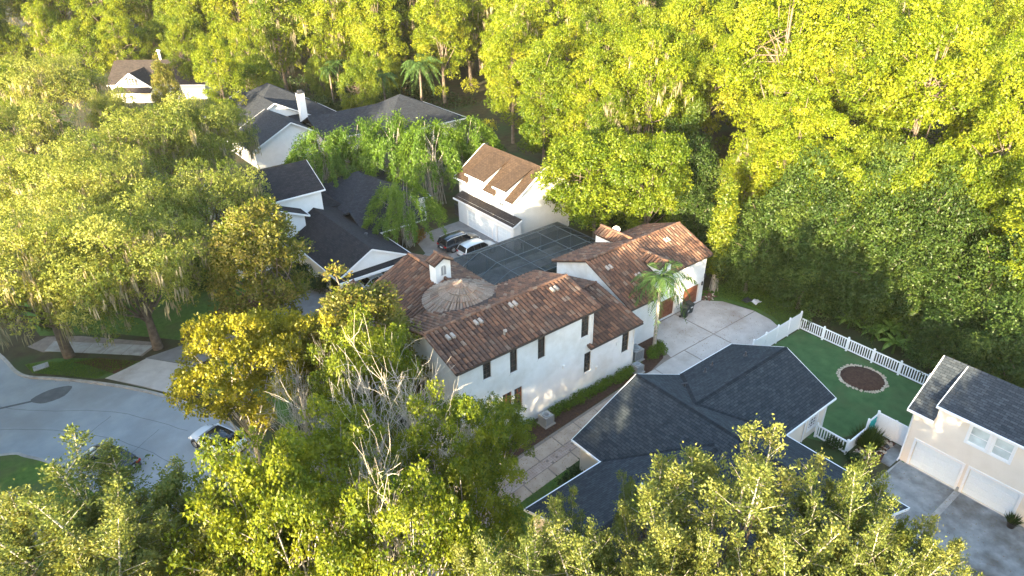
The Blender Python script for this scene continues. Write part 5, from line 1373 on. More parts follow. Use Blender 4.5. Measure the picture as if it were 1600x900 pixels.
# kind, variant, x, y, width scale, height scale, turn, label, group
TREES = [
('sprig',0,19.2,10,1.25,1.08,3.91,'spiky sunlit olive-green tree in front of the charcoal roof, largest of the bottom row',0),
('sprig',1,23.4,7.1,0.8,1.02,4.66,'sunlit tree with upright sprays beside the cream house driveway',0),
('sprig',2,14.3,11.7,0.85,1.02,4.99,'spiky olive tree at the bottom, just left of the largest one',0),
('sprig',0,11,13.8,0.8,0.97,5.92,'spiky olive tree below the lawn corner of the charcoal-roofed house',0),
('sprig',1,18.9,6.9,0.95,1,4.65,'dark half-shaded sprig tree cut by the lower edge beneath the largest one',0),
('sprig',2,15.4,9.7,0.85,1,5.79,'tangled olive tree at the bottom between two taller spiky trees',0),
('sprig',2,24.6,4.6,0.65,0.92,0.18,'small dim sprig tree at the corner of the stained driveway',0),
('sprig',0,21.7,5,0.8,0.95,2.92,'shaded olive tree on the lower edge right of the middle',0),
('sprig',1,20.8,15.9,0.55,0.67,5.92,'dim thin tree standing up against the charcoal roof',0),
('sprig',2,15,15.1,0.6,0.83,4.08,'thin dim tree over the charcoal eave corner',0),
('sprig',1,-1.2,28.2,1.35,0.98,5.66,'wide feathery yellow-green tree hanging over the lower road and dark car',1),
('sprig',2,-4.4,28.5,1.2,0.94,0.71,'feathery yellow tree in the lower left corner of the picture',1),
('sprig',0,1,25.6,1,0.86,2.95,'feathery olive tree in half shade below the white parked car',1),
('sprig',1,-2.2,24.3,1.1,0.97,1.55,'feathery yellow tree on the lower edge under the dark car',1),
('sprig',2,3.7,30.2,0.7,0.64,3.41,'loose grey-green tree between the road and the parked white car',1),
('bright',0,8.6,26.5,0.92,1.19,3.6,'bright yellow-green lumpy tree below the bare silver tree',2),
('bright',1,4.2,24.9,0.85,1.35,0.08,'yellow-green lumpy tree over the road end near the bottom',2),
('bright',2,5.2,22.2,0.8,1.33,1.36,'lumpy light green tree on the lower edge left of centre',2),
('bright',2,14.9,24.4,0.72,1.19,1.76,'bright tree reaching the lower wall corner of the white house',2),
('bright',0,20.3,27.9,0.55,0.71,5.75,'small bright tree against the brown shuttered windows of the white house',2),
('bright',0,9.1,19.6,0.75,1.28,4.81,'patchy green tree on the lower edge below the bare silver tree',2),
('bright',1,14.1,21.9,0.7,0.99,1,'shaded green tree over the side path lawn',2),
('bright',1,14.1,33.1,0.8,1.22,5.01,'bright yellow-green tree right below the rust-tipped magnolia',2),
('magnolia',0,17,39.6,1.22,0.97,0.87,'magnolia with rust-tipped glossy leaves leaning over the tile roof',3),
('magnolia',1,16,57.6,1.18,1.07,3.88,'tall magnolia with rust and olive leaves in front of the carport house',3),
('magnolia',0,27.5,130.8,0.66,0.99,0.8,'rust-topped magnolia in front of the brown-roofed house',3),
('yellow',0,8.4,40.9,0.92,1.09,0.01,'mustard yellow leafy tree overhanging the parked white car',4),
('yellow',1,12.6,42.2,0.75,0.96,5.47,'dull golden tree between the mustard tree and the magnolia',4),
('oak',0,18.1,95.1,1.05,1.04,1.32,'big live oak hung with pale moss, in front of the brown-roofed house',5),
('oak',1,5.4,88,1.05,1.02,1.35,'broad live oak at the left edge, level with the white gables',5),
('oak',2,0.1,66.3,1,1,6.17,'live oak over the island lawn at the left edge',5),
('oak',0,6.8,62.5,0.95,0.96,5.48,'live oak with hanging moss above the concrete driveway apron',5),
('oak',1,15.1,71.6,0.9,0.93,1.82,'mossy live oak between the carport house and the left oaks',5),
('oak',2,11.8,142.7,1.05,1,6.04,'tall yellow-green oak left of the brown-roofed house',5),
('oak',0,24.6,97.9,0.75,0.89,3.39,'small mossy oak beside the white gables',5),
('oak',1,3.6,113.9,1,1,4.26,'olive live oak at the left edge below the pale roof',5),
('oak',1,17.7,124.4,0.5,0.8,1.29,'small oak tucked against the wall of the brown-roofed house',5),
('oak',2,7.2,79,0.95,0.99,5.91,'live oak in the middle of the mossy grove',5),
('dead',0,12.6,28.3,0.86,1.29,4.34,'large dead silver tree with bare branches in front of the white house',6),
('dead',1,16,27.2,0.62,1.14,6.07,'bare silver tree touching the lower corner of the white wall',6),
('dead',2,10.6,35.3,0.5,1.08,5.61,'small dead tree with bare twigs left of the large silver one',6),
('dead',1,9.2,22.3,0.55,1.38,1.88,'low bare twiggy tree near the bottom of the picture',6),
('bamboo',0,34.2,84.5,1.25,1.31,2.27,'bamboo clump at the left end of the hedge, against the white gable',7),
('bamboo',1,39.1,83.3,1.3125,1.37,1.04,'second bamboo clump from the left end of the hedge',7),
('bamboo',2,42.9,79.7,1.375,1.44,0.92,'middle bamboo clump of the hedge below the slate hip roof',7),
('bamboo',0,45.5,75.2,1.375,1.44,0.41,'bamboo clump of the hedge left of the tan-roofed garage',7),
('bamboo',1,51.2,75.4,1.25,1.31,1.89,'bamboo clump at the right end of the hedge, nearest the tan roof',7),
('bamboo',2,35.7,66.5,1.08,1.03,3.79,'bright bamboo clump by the black car on the grey driveway',7),
('broad',0,12.5,201,0.675,0.87,0.02,'low bushy tree between the far houses and wood, leftmost',8),
('forest',1,18.3,186.7,0.68,0.75,4.26,'low bushy tree between the far houses and wood, fourth from the left',8),
('broad',2,23.2,175.8,0.891,1.09,2.12,'low bushy tree between the far houses and wood, fifth from the left',8),
('forest',3,29.1,172.1,0.64,0.68,1.95,'low bushy tree between the far houses and wood, seventh from the left',8),
('broad',4,36.6,174.8,0.6375,0.98,5.14,'low bushy tree between the far houses and wood, eighth from the left',8),
('forest',5,38.8,157.3,0.72,0.75,3.02,'low bushy tree between the far houses and wood, tenth from the left',8),
('broad',6,46.6,166.2,0.792,0.76,1.98,'low bushy tree between the far houses and wood, eleventh from the left',8),
('forest',7,44.6,137.4,0.6,0.68,3.02,'low bushy tree between the far houses and wood, 13th from the left',8),
('broad',8,6.5,145.7,0.525,0.98,4.43,'low bushy tree between the far houses and wood, second from the left',8),
('forest',9,34.3,122.5,0.6,0.68,0.36,'low bushy tree between the far houses and wood, twelfth from the left',8),
('broad',10,42.4,129.1,0.693,0.87,6.12,'low bushy tree between the far houses and wood, 14th from the left',8),
('forest',11,45,188.4,0.72,0.82,0.14,'low bushy tree between the far houses and wood, ninth from the left',8),
('broad',12,35.3,229.3,0.7125,0.98,4.71,'low bushy tree between the far houses and wood, sixth from the left',8),
('forest',13,21.9,225.7,0.76,0.82,5.31,'low bushy tree between the far houses and wood, third from the left',8),
('broad',14,55,113.8,0.594,0.87,0.11,'low bushy tree between the far houses and wood, 16th from the left',8),
('broad',15,66.2,125.3,0.666,0.71,4.95,'low bushy tree between the far houses and wood, 17th from the left',8),
('broad',16,54.8,129.6,0.4125,0.76,2.3,'low bushy tree between the far houses and wood, 15th from the left',8),
('broad',0,53.4,52.8,1.12,0.98,3.63,'big fresh green tree right of the tan-roofed garage house',9),
('broad',1,56.1,47.2,0.8,1.03,0.06,'fresh green tree rising behind the tiled garage wing',9),
('vine',0,56.9,34.3,1.03,0.8,0.29,"low tree smothered in green vines at the wood's edge, fourth from the left",10),
('vine',1,63,47.9,1.12,1.16,1.14,"middling tree smothered in green vines at the wood's edge, second from the left",10),
('vine',2,59.4,43.3,1.05,0.89,6,"low tree smothered in green vines at the wood's edge, third from the left",10),
('vine',3,69.2,54.3,1.15,1.25,1.23,"tall tree smothered in green vines at the wood's edge, leftmost",10),
('vine',4,60.8,34.3,1.12,1.16,4.75,"middling tree smothered in green vines at the wood's edge, fifth from the left",10),
('vine',5,58,29,1.03,0.8,5.84,"low tree smothered in green vines at the wood's edge, seventh from the left",10),
('vine',6,61.1,28.7,1.15,1.25,5.92,"tall tree smothered in green vines at the wood's edge, eighth from the left",10),
('vine',7,59.9,24.4,1.05,0.89,2.16,"low tree smothered in green vines at the wood's edge, tenth from the left",10),
('vine',8,64.1,24.4,1.15,1.25,2.23,"tall tree smothered in green vines at the wood's edge, eleventh from the left",10),
('vine',9,61.7,20.2,1.08,0.98,3.3,"middling tree smothered in green vines at the wood's edge, 13th from the left",10),
('vine',10,65.7,19.6,1.15,1.25,4.87,"tall tree smothered in green vines at the wood's edge, 14th from the left",10),
('vine',11,61.4,15,1.1,1.07,0.68,"middling tree smothered in green vines at the wood's edge, 16th from the left",10),
('vine',12,64.7,14.5,1.18,1.34,4.7,"tall tree smothered in green vines at the wood's edge, rightmost",10),
('vine',13,57.3,11.8,1.05,0.89,5.01,"low tree smothered in green vines at the wood's edge, 17th from the left",10),
('vine',14,58.4,15.2,1,0.71,5.4,"low tree smothered in green vines at the wood's edge, 15th from the left",10),
('vine',15,63.8,28,1.23,1.52,0.23,"tall tree smothered in green vines at the wood's edge, ninth from the left",10),
('vine',16,67.3,23,1.23,1.52,5.94,"tall tree smothered in green vines at the wood's edge, twelfth from the left",10),
('vine',17,62.1,32.9,1.2,1.43,0.57,"tall tree smothered in green vines at the wood's edge, sixth from the left",10),
('broad',0,67.5,33.7,0.75,1.03,2.14,'first of the lower bright trees above the vine tangle, counted from the vine column',11),
('broad',1,71.8,32,0.75,1.09,3.84,'third of the lower bright trees above the vine tangle, counted from the vine column',11),
('broad',2,69.9,26.4,0.75,1.09,5.77,'fifth of the lower bright trees above the vine tangle, counted from the vine column',11),
('broad',3,71,23.3,0.75,1.09,2.13,'sixth of the lower bright trees above the vine tangle, counted from the vine column',11),
('broad',4,71.8,20.1,0.75,1.03,5.8,'seventh of the lower bright trees above the vine tangle, counted from the vine column',11),
('broad',5,74.3,18.4,0.75,1.09,3.42,'last of the lower bright trees above the vine tangle, counted from the vine column',11),
('broad',6,67.4,27.4,0.75,0.98,1.96,'fourth of the lower bright trees above the vine tangle, counted from the vine column',11),
('broad',7,64.9,30.1,0.75,1.03,1.99,'second of the lower bright trees above the vine tangle, counted from the vine column',11),
('forest',5,6.9,220.3,1.19,1.19,2.38,'fresh green tree behind the brown-roofed house, row one of the wood, leftmost',12),
('forest',5,8.5,207,1.07,1.07,4.38,'fresh green tree behind the brown-roofed house, row one of the wood, second from left',12),
('forest',3,7,200.6,0.8,0.8,4.57,'yellow-green tree behind the brown-roofed house, row one of the wood, third from left',12),
('forest',4,10.5,213.5,0.78,0.78,1.06,'fresh green tree behind the brown-roofed house, row one of the wood, fourth from left',12),
('forest',3,33.5,203.1,1,1,4.79,'yellow-green tree behind the brown-roofed house, row one of the wood, fifth from left',12),
('forest',0,47.9,182.4,1.16,1.16,4.78,'yellow-green tree behind the brown-roofed house, row one of the wood, sixth from left',12),
('forest',2,54.6,185.4,0.97,0.97,2.59,'yellow-green tree behind the brown-roofed house, row one of the wood, rightmost',12),
('forest',3,8.4,240.9,1.1,1.1,1.47,'yellow-green tree behind the brown-roofed house, row two of the wood, leftmost',12),
('forest',1,8.1,229.5,1.08,1.08,4.34,'yellow-green tree behind the brown-roofed house, row two of the wood, second from left',12),
('forest',1,24.4,225.8,0.96,0.96,3.09,'yellow-green tree behind the brown-roofed house, row two of the wood, third from left',12),
('forest',3,25.7,215.4,1.18,1.18,1.89,'yellow-green tree behind the brown-roofed house, row two of the wood, fourth from left',12),
('forest',5,36.7,224.9,1.13,1.13,0.71,'fresh green tree behind the brown-roofed house, row two of the wood, fifth from left',12),
('forest',4,46.2,214.2,1.18,1.18,4.09,'fresh green tree behind the brown-roofed house, row two of the wood, sixth from left',12),
('forest',1,50.4,195.3,1.14,1.14,6.25,'yellow-green tree behind the brown-roofed house, row two of the wood, rightmost',12),
('forest',5,10,259,1.03,1.03,5.9,'fresh green tree behind the brown-roofed house, row three of the wood, leftmost',12),
('forest',4,11.8,250,0.78,0.78,3.43,'fresh green tree behind the brown-roofed house, row three of the wood, second from left',12),
('forest',0,24.4,242.2,1.09,1.09,4.04,'yellow-green tree behind the brown-roofed house, row three of the wood, third from left',12),
('forest',5,36.4,232,0.98,0.98,5.91,'fresh green tree behind the brown-roofed house, row three of the wood, fourth from left',12),
('forest',4,47.9,233.9,1.06,1.06,5.71,'fresh green tree behind the brown-roofed house, row three of the wood, fifth from left',12),
('forest',0,47.1,224.1,1.08,1.08,2.1,'yellow-green tree behind the brown-roofed house, row three of the wood, sixth from left',12),
('forest',5,57.6,219.8,0.87,0.87,5.64,'fresh green tree behind the brown-roofed house, row three of the wood, rightmost',12),
('forest',3,9.8,271.7,1.1,1.1,1.03,'yellow-green tree behind the brown-roofed house, row four of the wood, leftmost',12),
('forest',2,13.5,265.4,1.07,1.07,2.43,'yellow-green tree behind the brown-roofed house, row four of the wood, second from left',12),
('forest',1,22.9,255.6,1.15,1.15,4.38,'yellow-green tree behind the brown-roofed house, row four of the wood, third from left',12),
('forest',4,24,265.6,1.05,1.05,3.23,'fresh green tree behind the brown-roofed house, row four of the wood, fourth from left',12),
('forest',4,35.1,255.3,0.92,0.92,1.8,'fresh green tree behind the brown-roofed house, row four of the wood, fifth from left',12),
('forest',4,43.3,245.2,0.96,0.96,2.45,'fresh green tree behind the brown-roofed house, row four of the wood, sixth from left',12),
('forest',5,60.9,229.9,0.78,0.78,4.06,'fresh green tree behind the brown-roofed house, row four of the wood, rightmost',12),
('forest',3,9.9,283.3,0.83,0.83,4.89,'yellow-green tree behind the brown-roofed house, row five of the wood, leftmost',12),
('forest',1,25.4,282.6,1.16,1.16,6.25,'yellow-green tree behind the brown-roofed house, row five of the wood, second from left',12),
('forest',5,29.9,270.3,0.87,0.87,0.74,'fresh green tree behind the brown-roofed house, row five of the wood, third from left',12),
('forest',1,44.7,254,0.85,0.85,2.74,'yellow-green tree behind the brown-roofed house, row five of the wood, fourth from left',12),
('forest',3,58.5,243.7,0.99,0.99,1.25,'yellow-green tree behind the brown-roofed house, row five of the wood, fifth from left',12),
('forest',2,69.6,244.8,1.01,1.01,5.3,'yellow-green tree behind the brown-roofed house, row five of the wood, sixth from left',12),
('forest',1,68.6,233.2,1.04,1.04,6.17,'yellow-green tree behind the brown-roofed house, row five of the wood, rightmost',12),
('forest',2,15.4,294.6,1.07,1.07,5.61,'yellow-green tree behind the brown-roofed house, row six of the wood, leftmost',12),
('forest',5,40.3,281.7,1.08,1.08,1.37,'fresh green tree behind the brown-roofed house, row six of the wood, second from left',12),
('forest',0,38.6,271.8,0.88,0.88,4.59,'yellow-green tree behind the brown-roofed house, row six of the wood, third from left',12),
('forest',5,45.9,268.1,0.84,0.84,5.93,'fresh green tree behind the brown-roofed house, row six of the wood, fourth from left',12),
('forest',4,56,265.4,0.83,0.83,2.61,'fresh green tree behind the brown-roofed house, row six of the wood, fifth from left',12),
('forest',5,63.6,261.7,1.07,1.07,1.38,'fresh green tree behind the brown-roofed house, row six of the wood, sixth from left',12),
('forest',5,70.8,253.7,1.17,1.17,6.17,'fresh green tree behind the brown-roofed house, row six of the wood, rightmost',12),
('forest',5,34.9,289.2,1,1,3.86,'fresh green tree behind the brown-roofed house, row seven of the wood, leftmost',12),
('forest',5,47.2,299.4,0.85,0.85,5.95,'fresh green tree behind the brown-roofed house, row seven of the wood, second from left',12),
('forest',3,52,283,0.86,0.86,0.59,'yellow-green tree behind the brown-roofed house, row seven of the wood, third from left',12),
('forest',4,62.7,284.8,0.84,0.84,6.18,'fresh green tree behind the brown-roofed house, row seven of the wood, fourth from left',12),
('forest',0,63.3,272.1,0.9,0.9,3.93,'yellow-green tree behind the brown-roofed house, row seven of the wood, fifth from left',12),
('forest',4,74.4,274.7,1.09,1.09,0.39,'fresh green tree behind the brown-roofed house, row seven of the wood, sixth from left',12),
('forest',4,72.6,265.4,0.89,0.89,4.92,'fresh green tree behind the brown-roofed house, row seven of the wood, rightmost',12),
('forest',5,58.3,298.9,1,1,3.13,'fresh green tree behind the brown-roofed house, row eight of the wood, leftmost',12),
('forest',3,72,285.9,0.96,0.96,3.6,'yellow-green tree behind the brown-roofed house, row eight of the wood, second from left',12),
('forest',3,78,294.1,0.84,0.84,3.96,'yellow-green tree behind the brown-roofed house, row eight of the wood, third from left',12),
('forest',4,83.3,281.9,1.04,1.04,2.84,'fresh green tree behind the brown-roofed house, row eight of the wood, rightmost',12),
('forest',0,71.1,156.6,1.06,1.06,3.76,'yellow-green tree behind the red-brown shed, row one of the wood, leftmost',12),
('forest',1,61.7,136.1,1.09,1.09,5.14,'yellow-green tree behind the red-brown shed, row one of the wood, second from left',12),
('forest',2,68.1,133.8,1.15,1.15,4.84,'yellow-green tree behind the red-brown shed, row one of the wood, third from left',12),
('forest',5,71.3,140.2,0.79,0.79,3.92,'fresh green tree behind the red-brown shed, row one of the wood, fourth from left',12),
('forest',0,66.3,127.1,1,1,0.08,'yellow-green tree behind the red-brown shed, row one of the wood, fifth from left',12),
('forest',1,81.2,147.8,1.16,1.16,1.16,'yellow-green tree behind the red-brown shed, row one of the wood, sixth from left',12),
('forest',5,77.8,140.7,0.91,0.91,0.16,'fresh green tree behind the red-brown shed, row one of the wood, rightmost',12),
('forest',1,90.8,202.3,1.17,1.17,2.18,'yellow-green tree behind the red-brown shed, row two of the wood, leftmost',12),
('forest',0,89.6,186.4,1.04,1.04,6.22,'yellow-green tree behind the red-brown shed, row two of the wood, second from left',12),
('forest',1,78.3,160.6,1.08,1.08,2.69,'yellow-green tree behind the red-brown shed, row two of the wood, third from left',12),
('forest',0,88.3,179.6,0.82,0.82,2.3,'yellow-green tree behind the red-brown shed, row two of the wood, fourth from left',12),
('forest',4,97,195.5,0.93,0.93,5.55,'fresh green tree behind the red-brown shed, row two of the wood, fifth from left',12),
('forest',5,85.3,169.6,1.19,1.19,3.85,'fresh green tree behind the red-brown shed, row two of the wood, sixth from left',12),
('forest',5,96.7,184.9,1.17,1.17,6.1,'fresh green tree behind the red-brown shed, row two of the wood, rightmost',12),
('forest',0,98.7,218.1,1.14,1.14,3,'yellow-green tree behind the red-brown shed, row three of the wood, leftmost',12),
('forest',3,111.5,237.1,0.94,0.94,2.23,'yellow-green tree behind the red-brown shed, row three of the wood, second from left',12),
('forest',2,111,219.2,1.08,1.08,4.2,'yellow-green tree behind the red-brown shed, row three of the wood, third from left',12),
('forest',2,103.7,203.3,0.96,0.96,5.83,'yellow-green tree behind the red-brown shed, row three of the wood, fourth from left',12),
('forest',2,108.3,211.5,0.95,0.95,5.35,'yellow-green tree behind the red-brown shed, row three of the wood, fifth from left',12),
('forest',1,122.4,228.4,1.18,1.18,1.97,'yellow-green tree behind the red-brown shed, row three of the wood, sixth from left',12),
('forest',0,130.2,233,1.11,1.11,2.43,'yellow-green tree behind the red-brown shed, row three of the wood, rightmost',12),
('forest',3,82.5,106.3,0.78,0.78,3.29,'yellow-green tree behind the tan-roofed garage house, row one of the wood, leftmost',12),
('forest',2,69.4,88.7,0.81,0.81,4.05,'yellow-green tree behind the tan-roofed garage house, row one of the wood, second from left',12),
('forest',1,76.5,94.4,0.92,0.92,5.33,'yellow-green tree behind the tan-roofed garage house, row one of the wood, third from left',12),
('forest',5,61.4,71.6,0.82,0.82,1.05,'fresh green tree behind the tan-roofed garage house, row one of the wood, fourth from left',12),
('forest',1,86.8,97.4,1.03,1.03,4.42,'yellow-green tree behind the tan-roofed garage house, row one of the wood, fifth from left',12),
('forest',2,71.1,77.9,0.89,0.89,4.03,'yellow-green tree behind the tan-roofed garage house, row one of the wood, sixth from left',12),
('forest',2,95.3,103.9,1.15,1.15,0.98,'yellow-green tree behind the tan-roofed garage house, row one of the wood, rightmost',12),
('forest',4,94.7,132.5,1.17,1.17,4.79,'fresh green tree behind the tan-roofed garage house, row two of the wood, leftmost',12),
('forest',1,89,117.5,0.98,0.98,0.74,'yellow-green tree behind the tan-roofed garage house, row two of the wood, second from left',12),
('forest',2,107.5,135.2,1.12,1.12,4.47,'yellow-green tree behind the tan-roofed garage house, row two of the wood, third from left',12),
('forest',5,102.4,128.3,0.89,0.89,2.49,'fresh green tree behind the tan-roofed garage house, row two of the wood, fourth from left',12),
('forest',5,97.4,115.4,0.87,0.87,3.04,'fresh green tree behind the tan-roofed garage house, row two of the wood, fifth from left',12),
('forest',4,95.4,109.9,1.08,1.08,4.62,'fresh green tree behind the tan-roofed garage house, row two of the wood, sixth from left',12),
('forest',5,113,124.5,1.14,1.14,3.86,'fresh green tree behind the tan-roofed garage house, row two of the wood, rightmost',12),
('forest',5,109.5,154,0.84,0.84,5.01,'fresh green tree behind the tan-roofed garage house, row three of the wood, leftmost',12),
('forest',5,116.1,162.5,0.98,0.98,6.05,'fresh green tree behind the tan-roofed garage house, row three of the wood, second from left',12),
('forest',2,126,164.3,1.19,1.19,2.04,'yellow-green tree behind the tan-roofed garage house, row three of the wood, third from left',12),
('forest',4,131.2,154.4,0.99,0.99,3.56,'fresh green tree behind the tan-roofed garage house, row three of the wood, fourth from left',12),
('forest',1,123.4,141.5,1.03,1.03,5.59,'yellow-green tree behind the tan-roofed garage house, row three of the wood, fifth from left',12),
('forest',4,117.3,131,0.98,0.98,1.47,'fresh green tree behind the tan-roofed garage house, row three of the wood, sixth from left',12),
('forest',2,131.9,146.7,1.11,1.11,0.87,'yellow-green tree behind the tan-roofed garage house, row three of the wood, rightmost',12),
('forest',1,127.2,174.4,0.9,0.9,0.18,'yellow-green tree behind the tan-roofed garage house, row four of the wood, leftmost',12),
('forest',2,132.2,181.1,0.93,0.93,3.61,'yellow-green tree behind the tan-roofed garage house, row four of the wood, second from left',12),
('forest',0,142.1,181.5,1.14,1.14,2.74,'yellow-green tree behind the tan-roofed garage house, row four of the wood, third from left',12),
('forest',0,140.1,172.1,0.88,0.88,5.45,'yellow-green tree behind the tan-roofed garage house, row four of the wood, fourth from left',12),
('forest',4,135.1,164,1.08,1.08,6.22,'fresh green tree behind the tan-roofed garage house, row four of the wood, fifth from left',12),
('forest',4,151.7,179.3,0.78,0.78,3.06,'fresh green tree behind the tan-roofed garage house, row four of the wood, sixth from left',12),
('forest',4,145.5,163.2,0.84,0.84,2.64,'fresh green tree behind the tan-roofed garage house, row four of the wood, rightmost',12),
('forest',1,140.6,194.9,1.1,1.1,1.06,'yellow-green tree behind the tan-roofed garage house, row five of the wood, leftmost',12),
('forest',4,157.3,212.2,1.01,1.01,4.52,'fresh green tree behind the tan-roofed garage house, row five of the wood, second from left',12),
('forest',1,156.3,199.6,1.04,1.04,2.04,'yellow-green tree behind the tan-roofed garage house, row five of the wood, third from left',12),
('forest',3,171.6,202.1,1.12,1.12,4.66,'yellow-green tree behind the tan-roofed garage house, row five of the wood, fourth from left',12),
('forest',3,178.7,206.2,1.18,1.18,5.75,'yellow-green tree behind the tan-roofed garage house, row five of the wood, fifth from left',12),
('forest',2,166.8,188.5,1.12,1.12,4.87,'yellow-green tree behind the tan-roofed garage house, row five of the wood, sixth from left',12),
('forest',1,163.1,178.1,0.81,0.81,2.34,'yellow-green tree behind the tan-roofed garage house, row five of the wood, rightmost',12),
('forest',0,162.4,227.4,1.11,1.11,4.52,'yellow-green tree behind the tan-roofed garage house, row six of the wood, leftmost',12),
('forest',2,172.6,225,0.96,0.96,2.42,'yellow-green tree behind the tan-roofed garage house, row six of the wood, second from left',12),
('forest',5,170.3,216.1,1,1,0.08,'fresh green tree behind the tan-roofed garage house, row six of the wood, third from left',12),
('forest',4,185.4,230,0.94,0.94,3.56,'fresh green tree behind the tan-roofed garage house, row six of the wood, fourth from left',12),
('forest',1,179.9,221,1.11,1.11,4.75,'yellow-green tree behind the tan-roofed garage house, row six of the wood, fifth from left',12),
('forest',0,188.9,220,0.8,0.8,2.15,'yellow-green tree behind the tan-roofed garage house, row six of the wood, sixth from left',12),
('forest',5,187.7,209.5,1.2,1.2,3.5,'fresh green tree behind the tan-roofed garage house, row six of the wood, rightmost',12),
('forest',4,173.3,239.8,0.86,0.86,0.22,'fresh green tree behind the tan-roofed garage house, row seven of the wood, only one',12),
('forest',2,64.8,66.4,0.76,0.76,5.23,'yellow-green tree behind the tiled garage wing, row one of the wood, leftmost',12),
('forest',4,61.4,59.9,0.65,0.65,2.58,'fresh green tree behind the tiled garage wing, row one of the wood, second from left',12),
('forest',5,77.3,75.4,0.92,0.92,3.64,'fresh green tree behind the tiled garage wing, row one of the wood, third from left',12),
('forest',2,74.9,69,0.79,0.79,1.55,'yellow-green tree behind the tiled garage wing, row one of the wood, fourth from left',12),
('forest',5,83.6,73.3,0.89,0.89,5,'fresh green tree behind the tiled garage wing, row one of the wood, fifth from left',12),
('forest',1,69.4,60.3,0.88,0.88,2.09,'yellow-green tree behind the tiled garage wing, row one of the wood, sixth from left',12),
('forest',5,76.5,61.1,0.82,0.82,3.73,'fresh green tree behind the tiled garage wing, row one of the wood, rightmost',12),
('forest',4,81.9,86.1,0.85,0.85,3.08,'fresh green tree behind the tiled garage wing, row two of the wood, leftmost',12),
('forest',5,101.2,105.8,0.86,0.86,0.22,'fresh green tree behind the tiled garage wing, row two of the wood, second from left',12),
('forest',5,96,96.7,1.13,1.13,3.74,'fresh green tree behind the tiled garage wing, row two of the wood, third from left',12),
('forest',3,87.4,82.9,0.89,0.89,1.89,'yellow-green tree behind the tiled garage wing, row two of the wood, fourth from left',12),
('forest',4,106.9,97.6,1.08,1.08,5.59,'fresh green tree behind the tiled garage wing, row two of the wood, fifth from left',12),
('forest',2,118.1,102.7,0.94,0.94,5.81,'yellow-green tree behind the tiled garage wing, row two of the wood, sixth from left',12),
('forest',5,113.1,94.8,0.83,0.83,3.11,'fresh green tree behind the tiled garage wing, row two of the wood, rightmost',12),
('forest',1,126.8,135.7,1.06,1.06,3.71,'yellow-green tree behind the tiled garage wing, row three of the wood, leftmost',12),
('forest',3,118.6,116,1.11,1.11,2.89,'yellow-green tree behind the tiled garage wing, row three of the wood, second from left',12),
('forest',2,126.5,120.5,0.91,0.91,1.01,'yellow-green tree behind the tiled garage wing, row three of the wood, third from left',12),
('forest',2,135.2,123.8,1.14,1.14,4.87,'yellow-green tree behind the tiled garage wing, row three of the wood, fourth from left',12),
('forest',5,143.4,131,1.19,1.19,0.25,'fresh green tree behind the tiled garage wing, row three of the wood, fifth from left',12),
('forest',4,133.9,114.3,0.85,0.85,1,'fresh green tree behind the tiled garage wing, row three of the wood, sixth from left',12),
('forest',0,126.8,107.5,0.82,0.82,4.36,'yellow-green tree behind the tiled garage wing, row three of the wood, rightmost',12),
('forest',3,143.2,151.6,1.09,1.09,0.69,'yellow-green tree behind the tiled garage wing, row four of the wood, leftmost',12),
('forest',0,134,138.5,0.87,0.87,3.02,'yellow-green tree behind the tiled garage wing, row four of the wood, second from left',12),
('forest',1,144.4,141.1,0.84,0.84,1.73,'yellow-green tree behind the tiled garage wing, row four of the wood, third from left',12),
('forest',4,156.2,148,1.14,1.14,2.62,'fresh green tree behind the tiled garage wing, row four of the wood, fourth from left',12),
('forest',3,163.8,142.7,1.16,1.16,3.75,'yellow-green tree behind the tiled garage wing, row four of the wood, fifth from left',12),
('forest',3,160.1,133.7,1.04,1.04,0.26,'yellow-green tree behind the tiled garage wing, row four of the wood, sixth from left',12),
('forest',4,151.3,124.9,1.14,1.14,0.08,'fresh green tree behind the tiled garage wing, row four of the wood, rightmost',12),
('forest',1,150.4,156.6,1.05,1.05,0.88,'yellow-green tree behind the tiled garage wing, row five of the wood, leftmost',12),
('forest',0,172.5,167.2,1.17,1.17,4.67,'yellow-green tree behind the tiled garage wing, row five of the wood, second from left',12),
('forest',3,182.9,171.5,0.89,0.89,5.56,'yellow-green tree behind the tiled garage wing, row five of the wood, third from left',12),
('forest',4,164.2,153.4,1.03,1.03,3.68,'fresh green tree behind the tiled garage wing, row five of the wood, fourth from left',12),
('forest',3,174,155.8,0.81,0.81,3.55,'yellow-green tree behind the tiled garage wing, row five of the wood, fifth from left',12),
('forest',5,181.8,162.1,1.18,1.18,2.19,'fresh green tree behind the tiled garage wing, row five of the wood, sixth from left',12),
('forest',0,191.3,161.9,0.98,0.98,5.22,'yellow-green tree behind the tiled garage wing, row five of the wood, rightmost',12),
('forest',2,188.1,199.1,1.02,1.02,2.55,'yellow-green tree behind the tiled garage wing, row six of the wood, leftmost',12),
('forest',1,194.7,204.7,0.85,0.85,0.64,'yellow-green tree behind the tiled garage wing, row six of the wood, second from left',12),
('forest',3,180.9,186.9,1.03,1.03,0.78,'yellow-green tree behind the tiled garage wing, row six of the wood, third from left',12),
('forest',0,174.5,179.7,1.01,1.01,3.38,'yellow-green tree behind the tiled garage wing, row six of the wood, fourth from left',12),
('forest',3,188.1,184.9,0.85,0.85,0.86,'yellow-green tree behind the tiled garage wing, row six of the wood, fifth from left',12),
('forest',2,196.5,192,0.97,0.97,0.43,'yellow-green tree behind the tiled garage wing, row six of the wood, sixth from left',12),
('forest',2,199.3,175,1.13,1.13,5.59,'yellow-green tree behind the tiled garage wing, row six of the wood, rightmost',12),
('forest',2,56.8,176.5,1.15,1.15,5.15,'yellow-green tree behind the white gables, row one of the wood, leftmost',12),
('forest',4,53.4,144.8,1.16,1.16,3.22,'fresh green tree behind the white gables, row one of the wood, second from left',12),
